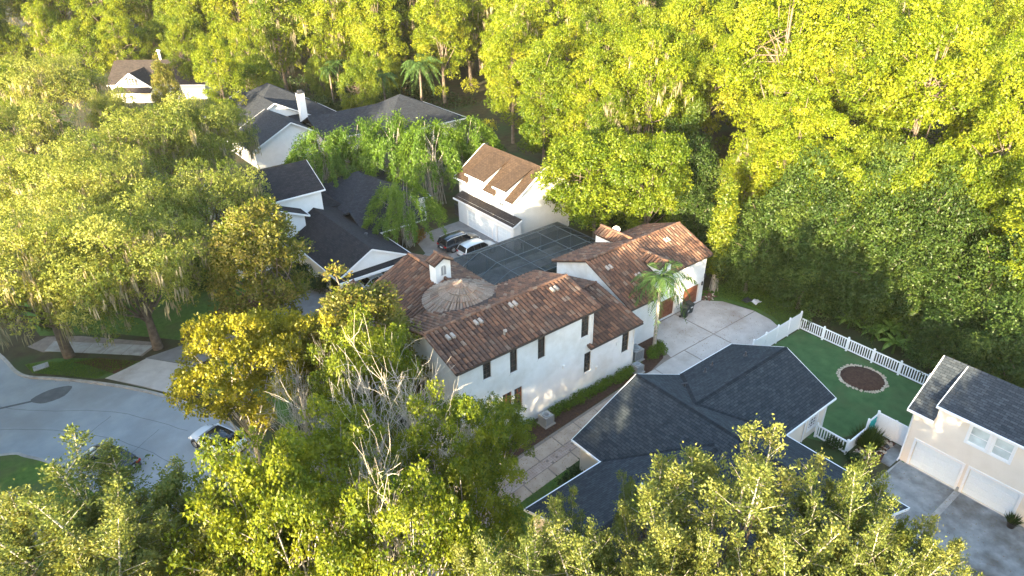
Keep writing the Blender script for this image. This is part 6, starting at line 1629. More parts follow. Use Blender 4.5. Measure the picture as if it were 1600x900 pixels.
('forest',0,61.9,164.5,0.84,0.84,0,'yellow-green tree behind the white gables, row one of the wood, third from left',12),
('forest',3,65.4,170,1.11,1.11,0.09,'yellow-green tree behind the white gables, row one of the wood, fourth from left',12),
('forest',2,70.1,178.3,1.18,1.18,0.28,'yellow-green tree behind the white gables, row one of the wood, fifth from left',12),
('forest',0,63.3,152.8,1.18,1.18,1.32,'yellow-green tree behind the white gables, row one of the wood, sixth from left',12),
('forest',1,73.2,167.3,1.05,1.05,3.75,'yellow-green tree behind the white gables, row one of the wood, rightmost',12),
('forest',3,67.9,219.9,0.84,0.84,3.52,'yellow-green tree behind the white gables, row two of the wood, leftmost',12),
('forest',1,65,205.8,0.97,0.97,6.11,'yellow-green tree behind the white gables, row two of the wood, second from left',12),
('forest',1,63.6,189.9,0.82,0.82,0.32,'yellow-green tree behind the white gables, row two of the wood, third from left',12),
('forest',5,77.1,207.4,1.14,1.14,0.09,'fresh green tree behind the white gables, row two of the wood, fourth from left',12),
('forest',4,72.7,195.3,0.94,0.94,1.21,'fresh green tree behind the white gables, row two of the wood, fifth from left',12),
('forest',4,85,195.5,0.94,0.94,0.37,'fresh green tree behind the white gables, row two of the wood, sixth from left',12),
('forest',4,82.4,188.5,1.1,1.1,0.45,'fresh green tree behind the white gables, row two of the wood, rightmost',12),
('forest',3,81.3,235.3,0.96,0.96,0.11,'yellow-green tree behind the white gables, row three of the wood, leftmost',12),
('forest',2,78.7,222.3,1.14,1.14,4.23,'yellow-green tree behind the white gables, row three of the wood, second from left',12),
('forest',4,89.6,230,1.14,1.14,1.9,'fresh green tree behind the white gables, row three of the wood, third from left',12),
('forest',5,86.1,219.6,1.06,1.06,2.23,'fresh green tree behind the white gables, row three of the wood, fourth from left',12),
('forest',5,97.1,235.2,1.18,1.18,4.2,'fresh green tree behind the white gables, row three of the wood, fifth from left',12),
('forest',5,85.5,208.4,0.96,0.96,1.05,'fresh green tree behind the white gables, row three of the wood, sixth from left',12),
('forest',2,94.5,224.1,0.96,0.96,5.74,'yellow-green tree behind the white gables, row three of the wood, rightmost',12),
('forest',1,95.3,299,0.87,0.87,3.26,'yellow-green tree behind the white gables, row four of the wood, leftmost',12),
('forest',1,81.8,255.3,0.8,0.8,4.39,'yellow-green tree behind the white gables, row four of the wood, second from left',12),
('forest',3,91.9,275.5,1.14,1.14,4.49,'yellow-green tree behind the white gables, row four of the wood, third from left',12),
('forest',0,88.9,262.1,0.92,0.92,0.03,'yellow-green tree behind the white gables, row four of the wood, fourth from left',12),
('forest',5,99.5,288.8,0.96,0.96,6.23,'fresh green tree behind the white gables, row four of the wood, fifth from left',12),
('forest',1,97.2,270,0.98,0.98,0.96,'yellow-green tree behind the white gables, row four of the wood, sixth from left',12),
('forest',2,92.8,246.2,1.02,1.02,5.36,'yellow-green tree behind the white gables, row four of the wood, rightmost',12),
('forest',4,77.6,130.9,1.12,1.12,5.14,'fresh green tree behind the slate hip roof, row one of the wood, leftmost',12),
('forest',3,86.7,142.9,1.2,1.2,5.09,'yellow-green tree behind the slate hip roof, row one of the wood, second from left',12),
('forest',3,92.9,147.3,1.18,1.18,0.87,'yellow-green tree behind the slate hip roof, row one of the wood, third from left',12),
('forest',2,75.1,117.9,1,1,1.46,'yellow-green tree behind the slate hip roof, row one of the wood, fourth from left',12),
('forest',2,87.4,136.6,0.86,0.86,3.72,'yellow-green tree behind the slate hip roof, row one of the wood, fifth from left',12),
('forest',1,97.5,141.5,0.84,0.84,3.17,'yellow-green tree behind the slate hip roof, row one of the wood, sixth from left',12),
('forest',4,87.7,126.6,1.16,1.16,4.99,'fresh green tree behind the slate hip roof, row one of the wood, rightmost',12),
('forest',1,88,154.4,0.79,0.79,2.25,'yellow-green tree behind the slate hip roof, row two of the wood, leftmost',12),
('forest',2,98.8,166.5,0.86,0.86,3.06,'yellow-green tree behind the slate hip roof, row two of the wood, second from left',12),
('forest',0,111.9,185.9,1.17,1.17,1.2,'yellow-green tree behind the slate hip roof, row two of the wood, third from left',12),
('forest',1,108.2,175.1,1.05,1.05,0.96,'yellow-green tree behind the slate hip roof, row two of the wood, fourth from left',12),
('forest',3,98.1,155.8,1.05,1.05,6,'yellow-green tree behind the slate hip roof, row two of the wood, fifth from left',12),
('forest',4,107,167.7,1.11,1.11,0.96,'fresh green tree behind the slate hip roof, row two of the wood, sixth from left',12),
('forest',3,115.3,175,1.19,1.19,1.35,'yellow-green tree behind the slate hip roof, row two of the wood, rightmost',12),
('forest',5,129,216.9,1.01,1.01,2.36,'fresh green tree behind the slate hip roof, row three of the wood, leftmost',12),
('forest',5,135.9,220.3,1.14,1.14,5.21,'fresh green tree behind the slate hip roof, row three of the wood, second from left',12),
('forest',1,130,205,1.06,1.06,0.03,'yellow-green tree behind the slate hip roof, row three of the wood, third from left',12),
('forest',2,144.5,225.8,0.94,0.94,0.08,'yellow-green tree behind the slate hip roof, row three of the wood, fourth from left',12),
('forest',5,124.8,194.2,1.12,1.12,6.23,'fresh green tree behind the slate hip roof, row three of the wood, fifth from left',12),
('forest',0,118.1,183.8,0.93,0.93,1.63,'yellow-green tree behind the slate hip roof, row three of the wood, sixth from left',12),
('forest',1,139.4,206.3,0.95,0.95,5.5,'yellow-green tree behind the slate hip roof, row three of the wood, rightmost',12),
('forest',0,143.8,234.5,1.14,1.14,3.79,'yellow-green tree behind the slate hip roof, row four of the wood, leftmost',12),
('forest',0,158.1,237.2,1.08,1.08,0.69,'yellow-green tree behind the slate hip roof, row four of the wood, second from left',12),
('forest',4,153.2,224.4,0.86,0.86,3.15,'fresh green tree behind the slate hip roof, row four of the wood, rightmost',12),
('forest',2,90.7,71.3,1,1,3.96,'yellow-green tree behind the tall vine column, row one of the wood, leftmost',12),
('forest',3,87.5,64.1,0.81,0.81,1.05,'yellow-green tree behind the tall vine column, row one of the wood, second from left',12),
('forest',1,67.7,43,0.54,0.54,4.71,'yellow-green tree behind the tall vine column, row one of the wood, third from left',12),
('forest',0,103.9,68,1.04,1.04,3.37,'yellow-green tree behind the tall vine column, row one of the wood, fourth from left',12),
('forest',0,90.3,55.8,0.87,0.87,4.8,'yellow-green tree behind the tall vine column, row one of the wood, fifth from left',12),
('forest',3,82.9,50.1,1.18,1.18,3.58,'yellow-green tree behind the tall vine column, row one of the wood, sixth from left',12),
('forest',2,75.7,43.8,0.68,0.68,2.81,'yellow-green tree behind the tall vine column, row one of the wood, rightmost',12),
('forest',3,98.3,76.4,0.95,0.95,0.82,'yellow-green tree behind the tall vine column, row two of the wood, leftmost',12),
('forest',2,107,81.9,1.02,1.02,0.11,'yellow-green tree behind the tall vine column, row two of the wood, second from left',12),
('forest',1,117.7,88.3,1.19,1.19,5.53,'yellow-green tree behind the tall vine column, row two of the wood, third from left',12),
('forest',2,140.5,100.5,1.06,1.06,5.27,'yellow-green tree behind the tall vine column, row two of the wood, fourth from left',12),
('forest',2,125.1,85.1,1.03,1.03,1.62,'yellow-green tree behind the tall vine column, row two of the wood, fifth from left',12),
('forest',3,135.8,86.6,0.82,0.82,0.73,'yellow-green tree behind the tall vine column, row two of the wood, sixth from left',12),
('forest',0,141.9,89.3,1.13,1.13,2.56,'yellow-green tree behind the tall vine column, row two of the wood, rightmost',12),
('forest',2,144.6,114.9,1.04,1.04,3.11,'yellow-green tree behind the tall vine column, row three of the wood, leftmost',12),
('forest',1,139.5,109.2,0.95,0.95,2.27,'yellow-green tree behind the tall vine column, row three of the wood, second from left',12),
('forest',3,156.4,117.1,0.99,0.99,1.78,'yellow-green tree behind the tall vine column, row three of the wood, third from left',12),
('forest',4,163.9,118.4,1.03,1.03,4.05,'fresh green tree behind the tall vine column, row three of the wood, fourth from left',12),
('forest',2,154.2,102.7,0.95,0.95,5.62,'yellow-green tree behind the tall vine column, row three of the wood, fifth from left',12),
('forest',0,147.6,96,1.15,1.15,4.43,'yellow-green tree behind the tall vine column, row three of the wood, sixth from left',12),
('forest',5,168.6,108.4,0.8,0.8,5.69,'fresh green tree behind the tall vine column, row three of the wood, rightmost',12),
('forest',3,176.9,143.5,1.14,1.14,2.69,'yellow-green tree behind the tall vine column, row four of the wood, leftmost',12),
('forest',1,169.8,136.4,1.12,1.12,3.95,'yellow-green tree behind the tall vine column, row four of the wood, second from left',12),
('forest',4,165.3,129,1.05,1.05,2.2,'fresh green tree behind the tall vine column, row four of the wood, third from left',12),
('forest',3,186,130.2,1.09,1.09,5.71,'yellow-green tree behind the tall vine column, row four of the wood, fourth from left',12),
('forest',3,172.7,116.6,1.15,1.15,2.88,'yellow-green tree behind the tall vine column, row four of the wood, fifth from left',12),
('forest',5,182.5,120.3,1.03,1.03,3.93,'fresh green tree behind the tall vine column, row four of the wood, sixth from left',12),
('forest',0,199.4,126.3,1.19,1.19,3.65,'yellow-green tree behind the tall vine column, row four of the wood, rightmost',12),
('forest',0,196.4,154.5,0.95,0.95,1.4,'yellow-green tree behind the tall vine column, row five of the wood, leftmost',12),
('forest',1,194,146.3,0.82,0.82,6.01,'yellow-green tree behind the tall vine column, row five of the wood, second from left',12),
('forest',1,199.7,139.2,1.06,1.06,1.11,'yellow-green tree behind the tall vine column, row five of the wood, rightmost',12),
('forest',3,83.7,32.7,1.06,1.06,6.18,'yellow-green tree behind the cream garage house, row one of the wood, leftmost',12),
('forest',3,94,28.7,0.83,0.83,0.82,'yellow-green tree behind the cream garage house, row one of the wood, second from left',12),
('forest',4,102.2,31.7,0.81,0.81,1.01,'fresh green tree behind the cream garage house, row one of the wood, third from left',12),
('forest',3,77.1,21.4,0.79,0.79,2.68,'yellow-green tree behind the cream garage house, row one of the wood, fourth from left',12),
('forest',5,65.5,13.6,0.78,0.78,3.72,'fresh green tree behind the cream garage house, row one of the wood, fifth from left',12),
('forest',4,89.1,21.9,0.99,0.99,2.2,'fresh green tree behind the cream garage house, row one of the wood, sixth from left',12),
('forest',5,103.8,24.9,0.92,0.92,0.58,'fresh green tree behind the cream garage house, row one of the wood, rightmost',12),
('forest',2,116.4,44.6,0.92,0.92,1.01,'yellow-green tree behind the cream garage house, row two of the wood, leftmost',12),
('forest',0,110,35.3,0.78,0.78,0.36,'yellow-green tree behind the cream garage house, row two of the wood, second from left',12),
('forest',2,128.8,42.9,0.94,0.94,5.42,'yellow-green tree behind the cream garage house, row two of the wood, third from left',12),
('forest',3,120.6,37.1,0.9,0.9,2.76,'yellow-green tree behind the cream garage house, row two of the wood, fourth from left',12),
('forest',2,139.8,41,1,1,2.46,'yellow-green tree behind the cream garage house, row two of the wood, fifth from left',12),
('forest',1,125.3,31.9,0.96,0.96,4.69,'yellow-green tree behind the cream garage house, row two of the wood, sixth from left',12),
('forest',3,131.7,34.1,1.04,1.04,5.53,'yellow-green tree behind the cream garage house, row two of the wood, rightmost',12),
('forest',3,143.4,55,0.99,0.99,3.36,'yellow-green tree behind the cream garage house, row three of the wood, leftmost',12),
('forest',2,166.6,63.3,0.83,0.83,3.38,'yellow-green tree behind the cream garage house, row three of the wood, second from left',12),
('forest',5,158,52.8,1.06,1.06,4.19,'fresh green tree behind the cream garage house, row three of the wood, third from left',12),
('forest',0,167.2,51.5,0.98,0.98,0.83,'yellow-green tree behind the cream garage house, row three of the wood, fourth from left',12),
('forest',3,194.4,55.1,0.94,0.94,3.95,'yellow-green tree behind the cream garage house, row three of the wood, fifth from left',12),
('forest',2,160.6,43.3,0.83,0.83,4.9,'yellow-green tree behind the cream garage house, row three of the wood, sixth from left',12),
('forest',1,149.6,40.4,1.18,1.18,0.66,'yellow-green tree behind the cream garage house, row three of the wood, rightmost',12),
('forest',3,176.8,71.5,0.81,0.81,0.84,'yellow-green tree behind the cream garage house, row four of the wood, leftmost',12),
('forest',3,195.1,75.3,1.19,1.19,3.03,'yellow-green tree behind the cream garage house, row four of the wood, rightmost',12),
('forest',2,66.3,36.9,0.76,0.76,5.96,'yellow-green tree behind the picket fence, row one of the wood, leftmost',12),
('forest',5,111.6,65.3,0.95,0.95,0.08,'fresh green tree behind the picket fence, row one of the wood, second from left',12),
('forest',2,102.3,60.2,1.19,1.19,5,'yellow-green tree behind the picket fence, row one of the wood, third from left',12),
('forest',2,100.2,48.7,1.1,1.1,4.54,'yellow-green tree behind the picket fence, row one of the wood, fourth from left',12),
('forest',4,116.3,53.8,0.96,0.96,1.33,'fresh green tree behind the picket fence, row one of the wood, fifth from left',12),
('forest',5,89.4,38.2,1.08,1.08,3.75,'fresh green tree behind the picket fence, row one of the wood, sixth from left',12),
('forest',3,125.7,56,1.2,1.2,4.69,'yellow-green tree behind the picket fence, row one of the wood, rightmost',12),
('forest',5,130.9,77.4,0.83,0.83,0.73,'fresh green tree behind the picket fence, row two of the wood, leftmost',12),
('forest',5,121.3,68.3,1.2,1.2,3.5,'fresh green tree behind the picket fence, row two of the wood, second from left',12),
('forest',5,143.3,76.6,1.01,1.01,2.86,'fresh green tree behind the picket fence, row two of the wood, third from left',12),
('forest',2,135.4,71.2,1.04,1.04,1.88,'yellow-green tree behind the picket fence, row two of the wood, fourth from left',12),
('forest',4,127.7,64.9,0.81,0.81,5.52,'fresh green tree behind the picket fence, row two of the wood, fifth from left',12),
('forest',0,140.9,62.8,0.8,0.8,4.79,'yellow-green tree behind the picket fence, row two of the wood, sixth from left',12),
('forest',0,151.4,64.9,0.84,0.84,5.91,'yellow-green tree behind the picket fence, row two of the wood, rightmost',12),
('forest',5,158,96.5,0.88,0.88,6.01,'fresh green tree behind the picket fence, row three of the wood, leftmost',12),
('forest',2,151.1,86.2,0.88,0.88,1.05,'yellow-green tree behind the picket fence, row three of the wood, second from left',12),
('forest',3,159.4,86.5,1.04,1.04,1.45,'yellow-green tree behind the picket fence, row three of the wood, third from left',12),
('forest',2,169.6,85.7,0.97,0.97,5.73,'yellow-green tree behind the picket fence, row three of the wood, fourth from left',12),
('forest',3,176.9,89.1,0.89,0.89,1.49,'yellow-green tree behind the picket fence, row three of the wood, fifth from left',12),
('forest',0,154.6,75,0.99,0.99,5.56,'yellow-green tree behind the picket fence, row three of the wood, sixth from left',12),
('forest',1,167,74.1,1.05,1.05,4.24,'yellow-green tree behind the picket fence, row three of the wood, rightmost',12),
('forest',0,181.6,107.4,0.83,0.83,2.58,'yellow-green tree behind the picket fence, row four of the wood, leftmost',12),
('forest',5,169.6,98.4,0.91,0.91,3.11,'fresh green tree behind the picket fence, row four of the wood, second from left',12),
('forest',0,189.6,104.9,0.79,0.79,5.87,'yellow-green tree behind the picket fence, row four of the wood, third from left',12),
('forest',4,199,105.7,0.93,0.93,2.74,'fresh green tree behind the picket fence, row four of the wood, fourth from left',12),
('forest',1,184.5,94.7,0.8,0.8,4.9,'yellow-green tree behind the picket fence, row four of the wood, fifth from left',12),
('forest',0,193.4,93.1,0.9,0.9,5.82,'yellow-green tree behind the picket fence, row four of the wood, sixth from left',12),
('forest',2,188.1,84.6,1.1,1.1,4.39,'yellow-green tree behind the picket fence, row four of the wood, rightmost',12),
('forest',1,194,111.7,1.09,1.09,0.11,'yellow-green tree behind the picket fence, row five of the wood, only one',12),
('oak',0,-18,38,1.25,1.25,2.52,'unseen leafy tree placed outside the view to cast shade',13),  # from here on: out-of-view trees placed to shade road, roofs and walls
('oak',1,-21,33,1.1,1.1,6.03,'unseen leafy tree placed outside the view to cast shade',13),
('oak',2,-20,56,0.9,0.9,3.8,'unseen leafy tree placed outside the view to cast shade',13),
('oak',3,-34,24,1,1,5.41,'unseen leafy tree placed outside the view to cast shade',13),
('oak',4,-18,18,0.95,0.95,3.54,'unseen leafy tree placed outside the view to cast shade',13),
('oak',5,-12,4,1,1,2.94,'unseen leafy tree placed outside the view to cast shade',13),
('oak',6,1,-3,1,1,5.4,'unseen leafy tree placed outside the view to cast shade',13),
('oak',7,-28,70,0.95,0.95,6.07,'unseen leafy tree placed outside the view to cast shade',13),
('oak',8,-26,88,0.95,0.95,1.65,'unseen leafy tree placed outside the view to cast shade',13),
('broad',9,12,-10,1.1,1.1,1.33,'unseen leafy tree placed outside the view to cast shade',13),
('broad',10,23,-9,1.1,1.1,2.16,'unseen leafy tree placed outside the view to cast shade',13),
('broad',11,27,-5,1,1,3.46,'unseen leafy tree placed outside the view to cast shade',13),
('broad',12,29,-14,1.1,1.1,0.48,'unseen leafy tree placed outside the view to cast shade',13),
('oak',13,-40,46,1,1,1.85,'unseen leafy tree placed outside the view to cast shade',13),
('oak',14,-14,108,0.9,0.9,4.07,'unseen leafy tree placed outside the view to cast shade',13),
('broad',15,36,-20,1.1,1.1,2.48,'unseen leafy tree placed outside the view to cast shade',13),
('oak',16,-6,-14,1.05,1.05,3.09,'unseen leafy tree placed outside the view to cast shade',13),
('oak',17,-30,4,1.05,1.05,3.52,'unseen leafy tree placed outside the view to cast shade',13),
('broad',18,4,7,1,1,3.65,'unseen leafy tree placed outside the view to cast shade',13),
('broad',19,9,0,1,1,5.38,'unseen leafy tree placed outside the view to cast shade',13),
('oak',20,-17,48,0.9,0.9,3.43,'unseen leafy tree placed outside the view to cast shade',13),
('oak',21,-16,61,0.9,0.9,4.62,'unseen leafy tree placed outside the view to cast shade',13),
('oak',22,-26,62,1,1,1.81,'unseen leafy tree placed outside the view to cast shade',13),
('vine',23,-17,47.5,1.25,1.25,2.31,'unseen leafy tree placed outside the view to cast shade',13),  # low crowns added out of view to stop sun streaks under the oaks
('vine',24,-18,54.5,1.2,1.2,3.62,'unseen leafy tree placed outside the view to cast shade',13),
('vine',25,-20,62,1.2,1.2,6.28,'unseen leafy tree placed outside the view to cast shade',13),
('vine',26,-15,44,1.1,1.1,2.91,'unseen leafy tree placed outside the view to cast shade',13),
('vine',27,-16,51,1.1,1.1,3.74,'unseen leafy tree placed outside the view to cast shade',13),
('vine',28,-16,58,1.1,1.1,1.04,'unseen leafy tree placed outside the view to cast shade',13),
('vine',29,-18,66,1.1,1.1,3.52,'unseen leafy tree placed outside the view to cast shade',13),
('vine',30,-14,38,0.85,0.85,5.18,'unseen leafy tree placed outside the view to cast shade',13),
('vine',31,28,-1.5,1.15,1.15,0.17,'unseen leafy tree placed outside the view to cast shade',13),  # low crowns added out of view to keep sun off the cream facade
('vine',32,30,-7,1.2,1.2,1.56,'unseen leafy tree placed outside the view to cast shade',13),
('vine',33,25,-5,1.2,1.2,2.66,'unseen leafy tree placed outside the view to cast shade',13),
]
for k_, i_, x_, y_, s_, z_, r_, l_, g_ in TREES:
    tree(k_, TREE_NAMES[k_], i_, (x_, y_, 0), s_, r_, l_, 'bamboo' if k_ == 'bamboo' else 'tree', TREE_GROUPS[g_], z_)
# ================================================================ smaller plants
ORD = 'first second third fourth fifth sixth seventh eighth ninth tenth eleventh twelfth thirteenth fourteenth fifteenth'.split()
for k in range(15):
    u = 28.7 + k * .69
    tree('hedge_bush', 'hedge_bush', k, (u, 32.05 + R.uniform(-.06, .06), 0.02), R.uniform(.85, 1.05), R.uniform(0, 6), ORD[k] + ' clipped bush of the hedge along the white wall, counted from the shuttered windows', 'bush', 'hedge bushes along the white wall')
for k in range(5):
    tree('hedge_bush', 'hedge_bush', k, (22.6 + k * .95, 32.0 + R.uniform(-.1, .1), 0.02), R.uniform(.9, 1.2), R.uniform(0, 6), ORD[k] + ' green bush below the brown shuttered windows, from the house corner', 'bush', 'bushes below the shuttered windows')
for k, (x, y) in enumerate(((40.6, 32.3), (41.2, 32.75), (41.75, 32.3), (42.2, 33.0))):
    tree('hedge_bush', 'palm_bed_bush', k, (x, y, 0.02), .95, k, ('low', 'second', 'third', 'last')[k] + ' round bush in the mulch bed around the palm foot, counted from the air units', 'bush', 'bushes around the palm')
tree('dark_shrub', 'dark_shrub', 0, (24.6, 25.0, 0), .95, 0, 'dark green shrub in the roof corner of the charcoal-roofed house', 'shrub')
tree('grass_clump', 'ornamental_grass', 0, (44.3, 14.75, 0), 1.25, 0, 'round clump of tall green grass inside the white railing corner', 'ornamental grass')
for k, (x, y, s) in enumerate(((42.2, 16.2, .55), (42.0, 14.6, .5), (41.2, 13.6, .5))):
    tree('dark_shrub', 'dark_shrub', k, (x, y, 0), s, k, ('small dark shrub at the railing foot by the cream wall', 'dark shrub outside the short picket railing', 'dark shrub at the driveway edge by the rock garden')[k], 'shrub')
tree('rust_shrub', 'rust_shrub', 0, (37.2, 66.6, 0), 1.0, 0, 'rust orange shrub beneath the bright bamboo by the driveway', 'shrub')
tree('rust_shrub', 'rust_shrub', 0, (16.5, 54.3, 0), .8, 2, 'small rust orange shrub on the lawn by the grey driveway', 'shrub')
for k, (x, y, s) in enumerate(((23.0, 62.6, .9), (22.4, 64.4, .8), (22.8, 66.6, .9))):
    tree('dark_shrub', 'dark_shrub', k, (x, y, 0), s, k, ('dark shrub beside the carport wall nearest the posts', 'middle dark shrub along the carport wall', 'dark shrub at the far end of the carport wall')[k], 'shrub', 'dark shrubs beside the carport wall')
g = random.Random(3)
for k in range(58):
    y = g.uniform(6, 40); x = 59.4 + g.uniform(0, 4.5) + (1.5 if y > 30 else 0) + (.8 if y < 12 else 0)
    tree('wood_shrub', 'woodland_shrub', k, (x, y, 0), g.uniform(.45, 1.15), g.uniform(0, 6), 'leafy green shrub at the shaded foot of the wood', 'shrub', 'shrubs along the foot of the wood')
for k in range(26):
    y = g.uniform(120, 150); x = g.uniform(50, 78)
    if abs(x - 65) < 3.5 and abs(y - 133) < 6: continue
    tree('wood_shrub', 'woodland_shrub', k, (x, y, 0), g.uniform(.8, 1.6), g.uniform(0, 6), 'dark green shrub in the dim wood around the red-brown shed', 'shrub', 'shrubs around the shed')
for k in range(18):
    x, y = g.uniform(56.5, 64), g.uniform(46, 66)
    tree('wood_shrub', 'woodland_shrub', k, (x, y, 0), g.uniform(.7, 1.3), g.uniform(0, 6), 'dim green shrub in the dark gap between the tan-roofed garage and wood', 'shrub', 'shrubs behind the tan-roofed garage')
for k in range(34):
    x, y = g.uniform(2.5, 15), g.uniform(20, 37)
    if x < 8 and y > 33: continue
    if 12.5 < x < 15: continue
    tree('wood_shrub', 'undergrowth_shrub', k, (x, y, 0), g.uniform(.4, .85), g.uniform(0, 6), 'shaded green shrub beneath the trees at the road end', 'shrub', 'undergrowth beneath the front trees')
for k in range(20):
    x, y = g.uniform(12, 17.5), g.uniform(36, 54)
    tree('wood_shrub', 'undergrowth_shrub', k, (x, y, 0), g.uniform(.35, .7), g.uniform(0, 6), 'dim green shrub in the front garden under the magnolia', 'shrub', 'undergrowth beneath the magnolias')
for k in range(26):
    x, y = g.uniform(-1, 20), g.uniform(70, 96)
    tree('wood_shrub', 'undergrowth_shrub', k, (x, y, 0), g.uniform(.5, 1.0), g.uniform(0, 6), 'dim shrub in the shade of the mossy live oaks', 'shrub', 'undergrowth beneath the live oaks')
for k, (x, y, s) in enumerate(((58.4, 24.0, .95), (58.2, 21.6, .9), (59.3, 20.6, 1.15), (57.6, 19.4, 1.0), (60.0, 22.4, 1.0), (58.8, 18.2, .85))):
    banana((x, y, 0), ('pale banana plant nearest the tall fence corner', 'low banana plant right behind the middle of the picket fence', 'tallest banana plant with broad upright leaves', 'bright banana plant closest to the picket fence', 'banana plant half hidden behind the others', 'rightmost banana plant above the mulch circle')[k], s, k)
palm('queen_palm', 'queen palm with pale trunk beside the wooden garage doors', (41.9, 33.3, 0), 7.0, 18, 3.2, .17, 3, 1.0, 1.12, (.5, .4))
palm('feather_palm', 'large feathery palm behind the slate hip roof', (66.5, 112.5, 0), 9.5, 18, 4.6, .22, 5, 1.3, .95, (.3, 0), width=.10, bark='bark')
palm('feather_palm', 'smaller feathery palm at the left of the large one behind the hip roof', (61.5, 117.0, 0), 7.5, 15, 3.6, .2, 6, 1.1, 1.0, (0, .2), width=.10, bark='bark')
palm('cabbage_palm', 'low palm with yellowed fronds at the foot of the wood', (62.2, 31.0, 0), 3.0, 14, 2.3, .2, 7, .7, .7, width=.09)
palm('cabbage_palm', 'slender palm trunk in the dark gap behind the white chimney', (54.5, 124.5, 0), 8.5, 12, 2.2, .17, 8, .7, .9, width=.09, bark='bark')
palm('cabbage_palm', 'second slender palm trunk behind the white chimney', (57.0, 126.5, 0), 9.0, 12, 2.2, .17, 9, .7, .9, width=.09, bark='bark')
# tall vine column beside the tiled garage wing
vc = thing('vine_column', 'tall narrow trunk wrapped in vines beside the tiled garage wing', 'tree', (54.7, 36.6, 0))
gg = np.random.default_rng(9)
zz = np.concatenate([np.linspace(2.2, 11.8, 26)])
Cc = np.stack([gg.normal(0, .16, 26), gg.normal(0, .16, 26), zz], 1); Rc = 1.2 - .32 * np.abs(zz - 6.5) / 6.0 - np.clip(zz - 10.5, 0, 2) * .2
P_, D_, N_, t_ = lobe_leaves(gg, Cc, Rc, 9000, .26, -.6, 1.0, 5, .35)
put('crown', leaf_mesh('crown', P_, D_, N_, .26, .15, t_, M['leaf_bright']), vc)  # bright leaf colour stands in for sunlight on the column
m = MB(); m.tube([(0, 0, -.1), (.06, .05, 2.5), (0, 0, 11.5)], [.24, .18, .08], 8)
for a in range(6): m.tube([(.45 * math.cos(a), .45 * math.sin(a), 0), (.2 * math.cos(a), .2 * math.sin(a), 2.4)], [.05, .04], 5)
m.local('trunk', M['bark_pale'], vc)
# ground cover on the floor of the wood: nobody could count it
gg = np.random.default_rng(77)
def cover(name, n, fx, mat, L, zmax, label, cat):
    P = fx(n); P[:, 2] = gg.random(len(P)) ** 2 * zmax
    D = gg.normal(size=P.shape) + np.array([0, 0, .5]); N = unit(gg.normal(0, .5, P.shape) + np.array([0, 0, 1.]))
    o = put(name, leaf_mesh(name, P, D, N, L * gg.uniform(.6, 1.3, len(P)), L * .6, gg.random(len(P)), M[mat]))
    tag(o, label, cat, None, 'stuff')
def f1(n):
    y = gg.uniform(4, 42, n); return np.stack([58.6 + (gg.random(n) ** 1.2) * 16, y, y * 0], 1)
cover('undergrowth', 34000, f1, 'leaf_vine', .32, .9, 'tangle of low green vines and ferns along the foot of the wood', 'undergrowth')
def f2(n): return np.stack([gg.uniform(48, 80, n), gg.uniform(112, 160, n), gg.zeros(n) if False else np.zeros(n)], 1)
cover('undergrowth', 9000, f2, 'leaf_dark', .5, .8, 'dark low growth on the floor of the wood around the shed', 'undergrowth')
def grass(name, n, poly, mat, L, label):
    poly = np.array(poly); lo, hi = poly.min(0), poly.max(0)
    Q = gg.uniform(lo, hi, (int(n * 2), 2)); c = np.zeros(len(Q), bool)
    for i in range(len(poly)):
        (x1, y1), (x2, y2) = poly[i], poly[i - 1]
        with np.errstate(divide='ignore', invalid='ignore'):
            c ^= ((y1 > Q[:, 1]) != (y2 > Q[:, 1])) & (Q[:, 0] < (x2 - x1) * (Q[:, 1] - y1) / (y2 - y1) + x1)
    Q = Q[c][:n]; P = np.stack([Q[:, 0], Q[:, 1], np.zeros(len(Q))], 1)
    D = gg.normal(0, .45, P.shape) + np.array([0, 0, 1.]); N = gg.normal(size=P.shape)
    tag(put(name, leaf_mesh(name, P, D, N, L * gg.uniform(.5, 1.2, len(P)), L * .35, gg.random(len(P)), M[mat])), label, 'grass', None, 'stuff')
grass('grass', 9000, [(53.6, 27.2), (58.5, 27.2), (60.0, 37.5), (53.0, 37.2), (54.2, 34.6), (55.0, 32.0), (54.8, 29.5)], 'leaf_shrub', .14, 'rough lawn grass beside the curved driveway end')
grass('grass', 6000, [(14.7, 24.0), (25.6, 24.0), (25.6, 27.0), (14.7, 26.4)], 'leaf_shrub', .10, 'short lawn grass between the side path and charcoal roof')
grass('grass', 7000, [(-3.3, 67.4), (1.9, 64.4), (5.0, 61.2), (1.3, 60.9), (-2.9, 65.4)], 'leaf_shrub', .12, 'lawn grass on the kerb island')

